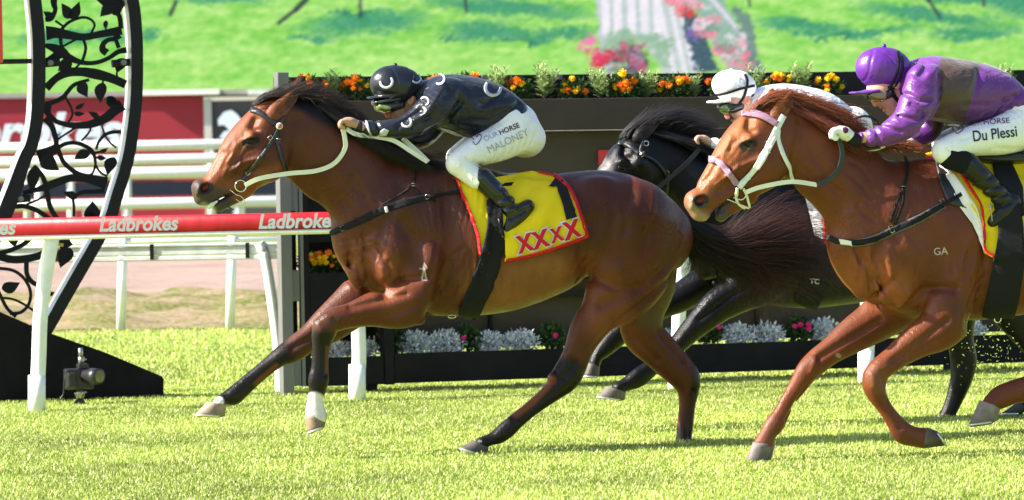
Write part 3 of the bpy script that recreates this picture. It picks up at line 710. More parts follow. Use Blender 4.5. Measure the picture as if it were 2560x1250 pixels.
q = MB(); q.tube([RF.hit(140, 612, -6), RF.hit(158, 612, -6)], .012, 6); q.build('bolt', mat('brass', (.5, .33, .12), .4, metal=.8), t)

# ---------------------------------------------------------------- finishing post arch
AF = Frame(300, 25.2)
t = thing('finishing_arch', 'tall black curved winning post frame filled with scrollwork of vines and leaves', 'monument', AF.hit(200, 1000))
def plate_band(name, pts, wds, lat0, lat1, m_, parent, side_m=None):
    """band in the arch plane with thickness from lat0 to lat1 (px towards the camera)"""
    O = strip(pts, wds); n_ = len(O)//2; A = O[:n_]; B = O[n_:][::-1]; q = MB()
    for i in range(n_): pass
    V = [];
    for l_ in (lat1, lat0):
        for i in range(n_): V.append(AF_hit(A[i], l_)); V.append(AF_hit(B[i], l_))
    K = 2*n_; Fc = []; sid = []
    for i in range(n_-1):
        a0, b0, a1, b1 = 2*i, 2*i+1, 2*i+2, 2*i+3
        Fc.append((a0, b0, b1, a1)); Fc.append((K+a0, K+a1, K+b1, K+b0)); sid += [0, 0]
        Fc.append((a0, a1, K+a1, K+a0)); Fc.append((b0, K+b0, K+b1, b1)); sid += [1, 1]
    Fc += [(0, K, K+1, 1), (K-2, K-1, 2*K-1, 2*K-2)]; sid += [1, 1]
    q.add(V, Fc)
    if side_m: q.M = sid; return q.build(name, [m_, side_m], parent)
    return q.build(name, m_, parent)
EXACT = [False]
def AF_hit(p, lat):
    if EXACT[0]: return AF.hit(p[0], p[1], lat)
    P = AF.hit(p[0], p[1], 0); return P+AF.n*(lat/AF.s)
RIMS = mat('rim_side_grey', (.42, .42, .43), .35, .5, metal=.2)
inner = [(84, -260), (74, -120), (88, 0), (96, 80), (98, 150), (97, 225), (92, 300), (80, 360), (62, 400), (34, 480), (8, 545), (-30, 630), (-80, 720)]
outer = [(250, -300), (300, -140), (332, 0), (341, 80), (343, 150), (342, 225), (336, 300), (320, 400), (290, 500), (276, 545), (246, 600), (200, 680), (157, 755), (135, 795), (108, 840)]
plate_band('inner_rim', inner, [30, 30, 31, 32, 32, 33, 32, 32, 33, 38, 38, 38, 38], -70, 0, BLK, t, RIMS)
plate_band('outer_rim', outer, 30, -70, 0, BLK, t, RIMS)
plate_band('glass_edge', [(108, -20), (114, 90), (118, 150), (117, 225), (110, 290), (98, 350), (85, 400), (62, 470), (30, 545)], 5, -60, -50, mat('green_glass_edge', (.10, .16, .12), .2, .6), t)
SCR = mat('scroll_black', (.005, .006, .009), .6, .2)
za = lambda z: (.24*z[0], .24*z[1]); zb_ = lambda z: (.24*z[0], 280+.24*z[1]); zc_ = lambda z: (.4*z[0], 560+.4*z[1])
def vine(f, pts, wds, k=.24):
    P = [f(p) for p in pts]; 
    ww = [w_*k for w_ in wds] if hasattr(wds, '__len__') else wds*k
    ww = [w_*1.35+1.4 for w_ in (ww if hasattr(ww, '__len__') else [ww]*len(P))]; EXACT[0] = True
    plate_band('vine', P, ww, -34, -31+random.uniform(-.4, .4), SCR, t); EXACT[0] = False
def leaf(f, a, b, w_, k=.24, lt=-30):
    a = np.array(f(a), float); b = np.array(f(b), float); d = b-a; n_ = np.array([-d[1], d[0]])/(np.hypot(*d)+1e-9); hw = w_*k/2; P = []
    prof = [(0, .12), (.08, .55), (.22, .92), (.4, 1), (.58, .82), (.75, .5), (.9, .2), (1, .0)]
    P = [tuple(a+d*s_+n_*hw*q_+n_*hw*.25*math.sin(s_*3.1)) for s_, q_ in prof]+[tuple(a+d*s_-n_*hw*q_+n_*hw*.25*math.sin(s_*3.1)) for s_, q_ in prof[::-1][1:]]
    flat_poly('leaf', P, AF, SCR, t, lt, .012)
A_ = za; vine(A_, [(480, 345), (560, 340), (640, 350), (860, 385), (1050, 355), (1270, 315)], [110, 85, 72, 52, 52, 66])
vine(A_, [(640, 305), (720, 230), (850, 182), (940, 200), (985, 260), (950, 345)], [22, 20, 18, 16, 15, 14])
leaf(A_, (720, 195), (640, 35), 110); leaf(A_, (735, 195), (825, 15), 110); vine(A_, [(575, 215), (660, 275)], [14, 14]); vine(A_, [(560, -40), (562, 40), (575, 110), (530, 190), (470, 205)], [50, 45, 30, 40, 30]); leaf(A_, (540, 200), (450, 120), 80)
leaf(A_, (1190, 60), (1045, 175), 130); vine(A_, [(1000, -60), (1120, 0), (1280, 90)], [60, 110, 120]); leaf(A_, (1105, 212), (1105, 312), 50)
vine(A_, [(1175, 130), (1240, 160), (1262, 300)], [30, 34, 34])
vine(A_, [(470, 470), (560, 500), (640, 540), (720, 600), (860, 652), (1000, 652), (1130, 605), (1230, 540), (1320, 520)], [30, 60, 75, 55, 34, 30, 30, 36, 44])
vine(A_, [(630, 395), (640, 470), (680, 540), (750, 610)], [26, 24, 26, 30]); vine(A_, [(870, 410), (893, 500), (870, 600), (850, 645)], 20); vine(A_, [(650, 485), (790, 412)], 14)
vine(A_, [(1245, 360), (1195, 402), (1130, 415), (1078, 455), (1070, 515), (1115, 552)], [60, 36, 32, 38, 50, 56]); vine(A_, [(1205, 410), (1238, 500)], [26, 30])
vine(A_, [(480, 650), (540, 620), (640, 545)], [60, 66, 70]); leaf(A_, (745, 640), (605, 742), 120); vine(A_, [(845, 650), (775, 722)], 14); leaf(A_, (1300, 610), (1215, 765), 120); vine(A_, [(1215, 755), (1222, 812)], 12)
vine(A_, [(480, 920), (580, 820), (700, 757), (850, 748), (1000, 772), (1150, 812), (1310, 880)], [60, 52, 66, 66, 78, 66, 62])
vine(A_, [(930, 830), (780, 880), (700, 960), (660, 1012), (560, 1062), (470, 1085)], [20, 28, 30, 34, 32, 30])
leaf(A_, (845, 850), (912, 1012), 125); leaf(A_, (1070, 860), (1045, 1075), 125); vine(A_, [(1075, 825), (1070, 870)], 12); leaf(A_, (1110, 1012), (1250, 1110), 110); leaf(A_, (1130, 1015), (1240, 1080), 90)
vine(A_, [(480, 1080), (500, 1180), (560, 1240), (600, 1270), (720, 1302), (830, 1308), (960, 1290), (1100, 1230), (1200, 1145), (1275, 1090)], [90, 46, 34, 34, 40, 48, 58, 68, 76, 90])
vine(A_, [(680, 1010), (740, 1120), (752, 1200), (712, 1272)], 14); leaf(A_, (785, 1132), (885, 1068), 48); leaf(A_, (770, 1180), (885, 1182), 52); leaf(A_, (1035, 1240), (915, 1165), 64)
B_ = zb_; vine(B_, [(470, 60), (540, 150), (580, 280), (592, 350), (650, 500), (730, 590), (830, 650), (950, 685), (1120, 715)], [60, 42, 36, 36, 32, 34, 36, 44, 50])
vine(B_, [(610, 360), (500, 425), (390, 462)], [60, 84, 90]); leaf(B_, (440, 440), (620, 610), 170); leaf(B_, (380, 560), (330, 860), 130)
vine(B_, [(600, 372), (680, 332), (780, 322), (880, 350), (955, 405), (988, 480), (992, 560), (960, 640), (915, 662)], [30, 28, 27, 30, 30, 22, 16, 14, 14])
vine(B_, [(590, 292), (790, 160)], 12); vine(B_, [(848, 302), (925, 215), (950, 150)], 12); vine(B_, [(1265, 205), (1170, 210), (1090, 240), (1030, 310), (1000, 390)], [26, 24, 22, 18, 16]); vine(B_, [(1055, 130), (1100, 250), (1150, 322), (1215, 372)], 12)
leaf(B_, (935, 420), (768, 496), 110); leaf(B_, (1040, 420), (1125, 373), 44); leaf(B_, (1010, 470), (1115, 477), 54); vine(B_, [(960, 430), (1050, 412)], 14); vine(B_, [(975, 472), (1030, 476)], 14)
vine(B_, [(985, 500), (1010, 580), (1060, 640), (1120, 668)], 14); leaf(B_, (1190, 470), (1120, 660), 130)
vine(B_, [(240, 842), (400, 805), (500, 770), (600, 730), (720, 690), (850, 682), (960, 702), (1110, 745)], [26, 40, 60, 58, 56, 62, 72, 90])
vine(B_, [(350, 560), (430, 650), (470, 740), (492, 850), (520, 980), (580, 1090), (640, 1160)], [26, 34, 36, 36, 36, 36, 34]); vine(B_, [(275, 962), (380, 922), (470, 868)], 14); vine(B_, [(160, 985), (250, 980), (350, 1010), (430, 1052), (520, 1120), (600, 1200)], 34)
vine(B_, [(790, 868), (870, 832), (960, 830), (1090, 820)], [24, 28, 28, 32]); leaf(B_, (800, 900), (650, 835), 85); vine(B_, [(758, 900), (770, 980), (768, 1090)], 18); leaf(B_, (930, 1130), (962, 925), 170); leaf(B_, (880, 1090), (1000, 1060), 120)
C_ = zc_; vine(C_, [(-60, 190), (0, 182), (70, 162), (140, 130), (200, 85)], 20, .4); vine(C_, [(-80, 190), (0, 205), (80, 222), (170, 216), (260, 192), (330, 140)], [34, 34, 34, 34, 32, 30], .4)
vine(C_, [(-20, 275), (80, 290), (150, 340), (190, 420), (180, 500), (130, 552), (60, 560)], 13, .4); vine(C_, [(-20, 400), (40, 520), (100, 580)], 14, .4); vine(C_, [(0, 460), (80, 470), (150, 502), (215, 545)], 9, .4)
leaf(C_, (12, 405), (125, 365), 76, .4); vine(C_, [(165, 225), (168, 310), (200, 362), (250, 385)], 20, .4); leaf(C_, (440, 150), (378, 275), 100, .4); vine(C_, [(385, 85), (420, 150)], [50, 60], .4); leaf(C_, (90, 60), (95, 142), 80, .4); leaf(C_, (300, 440), (340, 425), 30, .4)
for f, p in ((A_, (528, 655)), (A_, (1290, 650)), (B_, (218, 905))):
    q = MB(); x, y = f(p); q.tube([AF_hit((x, y), -10), AF_hit((x, y), 4)], .018, 10); q.build('fixing_bolt', SILV, t)
    q = MB(); q.tube([AF_hit((x-26, y+3), -20), AF_hit((x+26, y-2), -20)], .028, 6); q.build('fixing_bar', BLK, t)
q = MB(); q.tube([AF_hit((-60, 155), -20), AF_hit((86, 152), -20)], .018, 6); q.build('cross_bar', BLK, t)
O = [(-200, 700), (-60, 752), (0, 780), (115, 830), (260, 880), (402, 940), (407, 946), (407, 1001), (300, 1010), (0, 1022), (-200, 1030)]
def slab(name, O, fr, l0, l1, m_, parent):
    q = MB(); n_ = len(O); V = [fr.hit(x, y)+fr.n*(l1/fr.s) for x, y in O]+[fr.hit(x, y)+fr.n*(l0/fr.s) for x, y in O]
    q.add(V, [tuple(range(n_))[::-1], tuple(range(n_, 2*n_))]+[(i, (i+1) % n_, n_+(i+1) % n_, n_+i) for i in range(n_)]); return q.build(name, m_, parent)
slab('base_plinth', O, AF, -110, 10, mat('plinth_black', (.006, .006, .008), .8, .15, noise=(4, .4), bump=(25, .3, (1, 1, 1))), t)
q = MB(); q.fbox(AF, AF.uz(-60, 100)[0], AF.uz(9, 100)[0], AF.uz(0, 156)[1], AF.uz(0, -300)[1], -.1, -.02); o = q.build('red_sign', mat('sign_red', lin((214, 62, 44)), .5), None, bevel=.01)
tag(o, 'plain red board at the left edge, held by a black bar to the arch', 'sign')

# ---------------------------------------------------------------- remote camera on a tripod
CF = Frame(200, 24.6)
t = thing('remote_camera', 'black stills camera on a small tripod in the grass in front of the black plinth', 'camera', CF.hit(200, 1024))
CB = mat('camera_black', (.018, .018, .02), .35, .5, bump=(120, .2, (1, 1, 1))); GLS = mat('lens_glass', (.01, .012, .02), .05, .8, coat=1); STL = mat('tripod_metal', (.35, .35, .35), .35, .5, metal=.9)
def cfb(x0, y0, x1, y1, l0, l1, q): 
    a = CF.uz(x0, y1); b = CF.uz(x1, y0); q.fbox(CF, a[0], b[0], a[1], b[1], l0, l1)
q = MB(); cfb(162, 920, 232, 974, -.05, .04, q); cfb(164, 930, 186, 970, .0, .075, q); q.build('camera_body', CB, t, bevel=.012)
q = MB(); cfb(192, 908, 218, 922, -.03, .045, q); q.build('viewfinder_hump', CB, t, bevel=.01)
c0 = CF.hit(214, 940, 14); ax = CF.n*.8+CF.u*.55; ax /= np.linalg.norm(ax)
q = MB(); q.tube([c0, c0+ax*.05, c0+ax*.055, c0+ax*.12], [.042, .042, .05, .05], 20); ln = q.build('lens', CB, t, True); q = MB(); q.tube([c0+ax*.118, c0+ax*.123], [.041, .038], 20); q.build('front_glass', GLS, ln)
q = MB(); q.tube([CF.hit(203, 908), CF.hit(203, 892)], .02, 10); q.tube([CF.hit(202, 892), CF.hit(201, 870)], [.016, .014], 10); q.tube([CF.hit(196, 900), CF.hit(216, 898)], .006, 6); q.build('radio_trigger', STL, t, True)
q = MB(); q.tube([CF.hit(200, 974), CF.hit(200, 990)], [.022, .03], 10); q.ball(CF.hit(200, 988), .028); q.tube([CF.hit(186, 984), CF.hit(216, 980)], .009, 6); q.build('ball_head', STL, t, True)
for dx, la in ((-26, 20), (24, 12), (2, -30)):
    q = MB(); q.tube([CF.hit(200, 992), CF.hit(200+dx, 1030, la)], [.012, .009], 8); q.build('tripod_leg', CB, t, True)
q = MB(); q.tube(catmull([tuple(CF.hit(x, y, 6)) for x, y in ((164, 935), (160, 960), (158, 985), (150, 1000), (152, 1030))], 5), .004, 6); q.build('cable', CB, t, True)

# ---------------------------------------------------------------- flower planter wall
PF = Frame(712, 25.2)
t = thing('planter_wall', 'long black and brown timber planter wall with silver end post and rows of flowers', 'planter', PF.hit(712, 1000))
def pb(name, x0, y0, x1, y1, l0, l1, m_, yref=712, bev=.004, parent=None):
    z0 = PF.uz(yref, y1)[1]; z1 = PF.uz(yref, y0)[1]; q = MB(); q.fbox(PF, PF.uz(x0, 500)[0], PF.uz(x1, 500)[0], z0, z1, l0, l1); return q.build(name, m_, parent or t, bevel=bev)
pb('end_post', 698, 181, 726, 1000, -.09, .02, SILV); pb('inner_post', 748, 225, 757, 968, -.06, -.0, SILV); pb('frame_post', 758, 190, 771, 968, -.10, -.004, BLKW)
pb('dark_infill', 727, 250, 747, 968, -.12, -.09, BLKW)
for y0, y1 in ((452, 528), (676, 754), (893, 966)): pb('bracket_plate', 727, y0, 747, y1, -.07, -.01, SILV)
pb('back_panel', 727, 189, 3000, 330, -.42, -.38, BLK); 
pb('top_box_front', 771, 250, 3000, 330, -.06, 0, BRN, 1100); pb('top_box_soil', 771, 262, 3000, 300, -.379, -.061, SOIL, 1100)
pb('middle_panel', 890, 331, 3000, 700, -.16, -.10, OLV, 1100); pb('dark_panel', 771, 331, 889, 600, -.16, -.10, BLKW, 1100)
pb('recess_back', 771, 600, 959, 850, -.30, -.26, BLKW); pb('lower_recess_back', 960, 701, 3000, 890, -.34, -.30, OLV)
pb('middle_box_front', 771, 681, 958, 810, -.04, 0, BLKW, 860); pb('middle_box_soil', 771, 690, 958, 760, -.259, -.041, SOIL, 860)
pb('lower_box_front', 771, 893, 953, 964, -.04, 0, BLKW, 860); pb('lower_box_soil', 771, 900, 953, 940, -.259, -.041, SOIL, 860)
pb('dark_back', 771, 811, 953, 893, -.30, -.26, BLKW, 860)
pb('unit_post', 955, 331, 978, 962, -.12, .01, BLKW, 960)
pb('lower_box_front', 979, 884, 3000, 958, -.04, 0.006, BLKW, 1000); pb('lower_box_soil', 979, 893, 3000, 930, -.299, -.041, SOIL, 1000)
for x in (1247, 1580, 1920, 2260, 2600): pb('slat_post', x, 700, x+9, 880, -.299, -.27, BLKW, 1100)
pb('shelf_bar', 979, 744, 3000, 752, -.299, -.22, BLK, 1100)
for x in (912, 1700, 2380, 2900): pb('foot', x, 962, x+26, 992, -.2, -.02, BLKW, 912)
pb('red_label', 1508, 374, 1562, 412, -.099, -.085, mat('label_red', lin((196, 40, 40)), .5), 1508)
for x in (920, 1045, 1250, 1430, 1650, 1900): pb('fixing_clip', x, 183, x+24, 196, -.379, -.36, SILV, x)

def leaves(n, c, r, size, asp, up, colA, colB, droop=.3, shell=.5):
    """cloud of leaf quads; returns V,T,col"""
    d = RNG.normal(0, 1, (n, 3)); d /= np.linalg.norm(d, axis=1)[:, None]; rr = (shell+(1-shell)*RNG.uniform(0, 1, (n, 1)))
    P = np.array(c)+d*rr*np.array(r); ax = d*.8+RNG.normal(0, .5, (n, 3))+np.array([0, 0, up]); ax /= np.linalg.norm(ax, axis=1)[:, None]
    sd = np.cross(ax, RNG.normal(0, 1, (n, 3))); sd /= np.linalg.norm(sd, axis=1)[:, None]+1e-9; L = size*RNG.uniform(.6, 1.3, (n, 1)); W_ = L*asp
    nm = np.cross(ax, sd)
    V = np.stack([P, P+ax*L*.45+sd*W_+nm*L*.06, P+ax*L-nm*L*droop, P+ax*L*.45-sd*W_+nm*L*.06], 1)
    k = RNG.uniform(0, 1, (n, 1)); c_ = np.array(colA)*(1-k)+np.array(colB)*k
    return V.reshape(-1, 3), np.arange(n*4).reshape(n, 4), np.repeat(c_[:, None], 4, 1).reshape(-1, 3)
LEAF = mat('leaf', rough=.5, spec=.3, attr=True, transl=.3); FELT = mat('silver_leaf', rough=.8, spec=.1, attr=True)
PETO = mat('petal_orange', (.95, .22, .01), .6, .2, noise=(60, .25)); PETY = mat('petal_yellow', (.95, .55, .01), .6, .2, noise=(60, .2)); PETP = mat('petal_pink', (.75, .03, .25), .6, .2, noise=(60, .2))
def flower_ball(c, r, m_, parent):
    q = MB(); 
    for k in range(46):
        d = RNG.normal(0, 1, 3); d /= np.linalg.norm(d); d[2] = abs(d[2])*.8+d[2]*.2; s_ = np.cross(d, RNG.normal(0, 1, 3)); s_ /= np.linalg.norm(s_); u_ = np.cross(d, s_)
        p = np.array(c)+d*r*.6; q.add([p-s_*r*.3, p+d*r*.35-u_*r*.22, p+d*r*.5+s_*r*.1, p+s_*r*.35+d*r*.1], [(0, 1, 2, 3)])
    q.ball(c, r*.72, 8, 6); return q.build('flower', m_, parent)
def plant(px, py, D_lat, kind, label, group, scale=1.0):
    base = PF.hit(px, py, 0)-PF.n*.2; base = np.array(base); nm = {'m': 'marigold_plant', 'y': 'marigold_plant', 's': 'leafy_bedding_plant', 'd': 'dusty_miller_plant', 'p': 'petunia_plant', 'g': 'petunia_plant'}[kind]
    t_ = thing(nm, label, 'plant', base, group)
    if kind in 'my':
        V, Q, c = leaves(380, base+[0, 0, .06*scale], (.11*scale, .08, .085*scale), .045*scale, .22, .4, (.02, .05, .015), (.09, .17, .04)); mesh_np('foliage', V, Q, LEAF, t_, False, c)
        for k in range(9):
            a = RNG.uniform(0, 6.28); rr = RNG.uniform(.2, 1)*.11*scale
            flower_ball(base+np.array([math.cos(a)*rr, -abs(math.sin(a))*.08, (.05+.11*RNG.uniform(0, 1))*scale]), .026*scale*RNG.uniform(.8, 1.25), PETO if (kind == 'm') ^ (k % 4 == 3) else PETY, t_)
    elif kind == 's':
        Vs = []; Qs = []; cs = []; b = 0
        for k in range(12):
            a = RNG.uniform(0, 6.28); top = base+np.array([math.cos(a)*.10*RNG.uniform(.2, 1), math.sin(a)*.05, RNG.uniform(.10, .17)])*np.array([1, 1, scale])
            for j in range(22):
                f = j/21; p = (base*(1-f)+top*f)+np.array([0, 0, 0]); th = j*2.4; d = np.array([math.cos(th), math.sin(th), .55+f*.6]); d /= np.linalg.norm(d); s_ = np.cross(d, [0, 0, 1.0]); s_ /= np.linalg.norm(s_)
                L = .062*(1-.45*f)*scale; Vs += [p, p+d*L*.5+s_*L*.17, p+d*L+np.array([0, 0, -.012]), p+d*L*.5-s_*L*.17]; Qs.append((b, b+1, b+2, b+3)); b += 4
                q_ = RNG.uniform(0, 1); cs += [np.array([.16, .26, .07])*(1-q_)+np.array([.50, .58, .28])*q_]*4
        mesh_np('foliage', np.array(Vs), Qs, LEAF, t_, False, np.array(cs))
    elif kind == 'd':
        V, Q, c = leaves(900, base+[0, 0, .04*scale], (.13*scale, .10, .09*scale), .028*scale, .26, .35, (.50, .54, .57), (.84, .86, .88), .1, .35); mesh_np('foliage', V, Q, FELT, t_, False, c)
    else:
        V, Q, c = leaves(300, base+[0, 0, .06*scale], (.08*scale, .08, .09*scale), .036*scale, .28, .4, (.02, .05, .015), (.08, .15, .04)); mesh_np('foliage', V, Q, LEAF, t_, False, c)
        for k in range(4 if kind == 'p' else 1):
            flower_ball(base+np.array([RNG.uniform(-.06, .06), -.085, RNG.uniform(.07, .15)*scale]), .021, PETP, t_)
G1 = 'flowers along the top of the planter wall'; G2 = 'silver plants in the lower planter box'; G3 = 'pink flowering plants in the lower planter box'
tops = [(790, 'm', 'orange marigold at the left end of the top planter, above the mane'), (850, 's', 'leafy plant between the two leftmost orange marigolds'), (905, 'm', 'orange marigold just left of the black helmet'), (1110, 'm', 'marigold peeking out above the collar of the black silks'), (1185, 'y', 'marigold above the black silks near the white horseshoe'),
        (1262, 's', 'tall leafy plant above the waist of the black clad rider'), (1315, 'm', 'orange marigold right of the tall leafy plant over the white breeches'), (1385, 's', 'pale leafy plant left of the yellow marigold above the brown boards'), (1458, 'y', 'yellow marigold above the gap between the riders'), (1525, 's', 'broad pale leafy plant left of the arch picture foot'),
        (1588, 'm', 'small dark orange marigold between two pale leafy plants'), (1645, 's', 'pale leafy plant left of the big orange marigold'), (1710, 'm', 'big orange marigold left of the white helmet'), (1762, 's', 'leafy plant touching the left side of the white helmet'), (1840, 'm', 'orange marigold peeking over the white helmet'), (1905, 's', 'leafy plant right behind the white helmet'),
        (1975, 'y', 'small yellow marigold above the white silks'), (2030, 's', 'dull green leafy plant above the white silks'), (2095, 'y', 'yellow marigold left of the purple cap peak'), (2470, 's', 'leafy plant above the back of the purple silks'), (2545, 's', 'leafy plant at the right end of the top planter in view')]
for x, k, lb in tops: plant(x, 252-(x-712)*.006, 0, k, lb, G1, random.uniform(.85, 1.12) if k != 's' else random.uniform(1.1, 1.45))
for x, lb in ((798, 'marigold in the small middle box, left one'), (838, 'marigold in the small middle box, touching the horse chest')): plant(x, 682, 0, 'y', lb, 'marigolds in the small middle box', .8)
for x, y, lb in ((845, 893, 'silver plant at the left, behind the bent foreleg'), (925, 892, 'silver plant right of the rail leg'), (1060, 880, 'silver plant right of the leftmost pink petunia'), (1135, 878, 'silver plant left of the single pink bloom'), (1245, 875, 'silver plant right of the single pink bloom'), (1325, 872, 'silver plant left of the forward hind leg'),
                  (1680, 862, 'silver plant between the hind legs of the leading horse'), (1870, 857, 'silver plant under the girth of the black horse, left one'), (1945, 855, 'silver plant under the girth of the black horse, right one'), (2085, 850, 'silver plant left of the chestnut foreleg'), (2450, 845, 'silver plant behind the chestnut girth')):
    plant(x, y, 0, 'd', lb, G2, random.uniform(.72, 1.02))
for x, y, k, lb in ((1000, 882, 'p', 'pink petunia at the left beside the dark planter post'), (1192, 877, 'g', 'green petunia with one pink bloom between silver plants'), (1402, 870, 'g', 'green petunia behind the forward hind leg'), (1800, 858, 'p', 'pink petunia behind the knee of the black horse'), (2025, 852, 'p', 'pink petunia left of the chestnut foreleg')):
    plant(x, y, 0, k, lb, G3, 1.05)
# clods flung up by the hooves
q = []; n = 150; P = np.array([tuple(PD(x, y, 19.6)) for x, y in zip(RNG.normal(2470, 62, n), RNG.normal(870, 48, n))])
V, Q, c = leaves(n, (0, 0, 0), (.001, .001, .001), .016, .2, 0, (.16, .26, .05), (.34, .44, .12)); V = V+np.repeat(P, 4, 0)
tag(mesh_np('flying_turf', V, Q, LEAF, None, False, c), 'bits of grass flung up behind the chestnut horse', kind='stuff')
# ================================================================ HORSES
COAT = mat('horse_coat', rough=.40, spec=.24, attr=True, noise=(9, .16), bump=[(6, .35, (1, 1, 1)), (230, .32, (1, 1, .3))])
def coat_detail(m):
    """vein like ridges, sweaty and dry patches and short hair streaks"""
    nt_ = m.node_tree; n = nt_.nodes; l = nt_.links; b = [x for x in n if x.type == 'BSDF_PRINCIPLED'][0]; tc = [x for x in n if x.type == 'TEX_COORD'][0]
    prev = b.inputs['Normal'].links[0].from_socket
    rg = n.new('ShaderNodeTexNoise'); rg.noise_type = 'RIDGED_MULTIFRACTAL'; rg.inputs['Scale'].default_value = 6.5; rg.inputs['Detail'].default_value = 2.5; rg.inputs['Distortion'].default_value = .6
    l.new(tc.outputs['Object'], rg.inputs['Vector']); cr = n.new('ShaderNodeMapRange'); cr.inputs['From Min'].default_value = .75; cr.inputs['From Max'].default_value = 1.35; l.new(rg.outputs['Fac'], cr.inputs['Value'])
    bp = n.new('ShaderNodeBump'); bp.inputs['Strength'].default_value = .32; bp.inputs['Distance'].default_value = .008; l.new(cr.outputs[0], bp.inputs['Height']); l.new(prev, bp.inputs['Normal'])
    w3 = n.new('ShaderNodeTexNoise'); w3.inputs['Scale'].default_value = 22; w3.inputs['Detail'].default_value = 3; mp = n.new('ShaderNodeMapping'); mp.inputs['Scale'].default_value = (1.6, 1, .45); mp.inputs['Rotation'].default_value = (0, .5, 0)
    l.new(tc.outputs['Object'], mp.inputs['Vector']); l.new(mp.outputs[0], w3.inputs['Vector']); b2 = n.new('ShaderNodeBump'); b2.inputs['Strength'].default_value = .28; b2.inputs['Distance'].default_value = .008; l.new(w3.outputs['Fac'], b2.inputs['Height']); l.new(bp.outputs[0], b2.inputs['Normal'])
    l.new(b2.outputs[0], b.inputs['Normal'])
    rn = n.new('ShaderNodeTexNoise'); rn.inputs['Scale'].default_value = 4; rn.inputs['Detail'].default_value = 5; l.new(tc.outputs['Object'], rn.inputs['Vector']); mr = n.new('ShaderNodeMapRange')
    mr.inputs['From Min'].default_value = .35; mr.inputs['From Max'].default_value = .65; mr.inputs['To Min'].default_value = .24; mr.inputs['To Max'].default_value = .50; l.new(rn.outputs['Fac'], mr.inputs['Value']); l.new(mr.outputs[0], b.inputs['Roughness'])
coat_detail(COAT)
HAIR = mat('horse_hair', rough=.45, spec=.45, attr=True)
HORN = mat('hoof_horn', rough=.6, spec=.3, attr=True, noise=(40, .3))
SHOE = mat('horseshoe', (.62, .62, .60), .35, .5, metal=.7)
EYEM = mat('horse_eye', (.003, .002, .0015), .16, .3)
BLEA = mat('black_leather', (.016, .018, .022), .38, .5, bump=(90, .2, (1, 1, 1)))
BWEB = mat('black_webbing', (.010, .010, .012), .8, .2, bump=(160, .3, (1, 1, 1)))
GWEB = mat('grey_webbing', (.12, .12, .13), .6, .3)
WLEA = mat('white_leather', (.70, .70, .56), .45, .4, noise=(8, .1)); WBRI = mat('white_bridle', (.70, .73, .66), .45, .4)
MAUV = mat('mauve_padding', (.40, .22, .33), .8, .2, noise=(60, .3)); RING = mat('bit_metal', (.75, .72, .62), .25, .5, metal=.9)
YEL = mat('cloth_yellow', (.80, .60, .012), .75, .2, bump=[(3, .35, (1, 1, 1)), (200, .15, (1, 1, 1))], noise=(7, .07)); REDT = mat('cloth_red', (.55, .012, .02), .7, .25); CBLK = mat('cloth_black', (.012, .012, .014), .75, .2)
WCL = mat('white_felt', (.72, .70, .72), .85, .1, noise=(7, .08)); FOAM = mat('foam_froth', (.75, .78, .68), .5, .5, bump=(120, 1.0, (1, 1, 1)))
PINKR = mat('rosette_rim', (.8, .62, .55), .4, .4); CHALK = mat('brand_grey', (.42, .34, .33), .8, .1)

def paint(W, base, fields):
    """colour by strokes in photo pixels: (pts, radius, softness, colour, side) ; W world points, fr for sides"""
    C = np.tile(np.array(base, float), (len(W[0]), 1)); px = W[1]
    for pts, r, soft, colr, cond in fields:
        pts = [np.array(p, float) for p in pts]
        d = polydist(px[:, 0], px[:, 1], pts) if len(pts) > 1 else np.hypot(px[:, 0]-pts[0][0], px[:, 1]-pts[0][1])
        wgt = np.clip((r-d)/soft+.5, 0, 1); wgt = wgt*wgt*(3-2*wgt)
        if cond is not None: wgt = wgt*cond(W[2])
        C = C*(1-wgt[:, None])+np.array(colr)*wgt[:, None]
    return C
near = lambda L: (L[:, 1] > .0)*1.0
far = lambda L: (L[:, 1] <= .0)*1.0
def ripples(s, cx, cy, rx, ry, n, ang, ln, wd, dp, lat=50, side=1, seed=1):
    r = np.random.default_rng(seed)
    for k in range(n):
        x = cx+r.uniform(-rx, rx); y = cy+r.uniform(-ry, ry); a = ang+r.normal(0, .18); l_ = ln*r.uniform(.5, 1.2); dx, dy = math.cos(a)*l_/2, math.sin(a)*l_/2; q = r.normal(0, .12)*l_
        s.groove([(x-dx, y-dy), (x-dy*q/l_, y+dx*q/l_), (x+dx, y+dy)], wd*r.uniform(.7, 1.3), dp*(1 if r.uniform() < .6 else -.7)*r.uniform(.5, 1.2), side, lat)
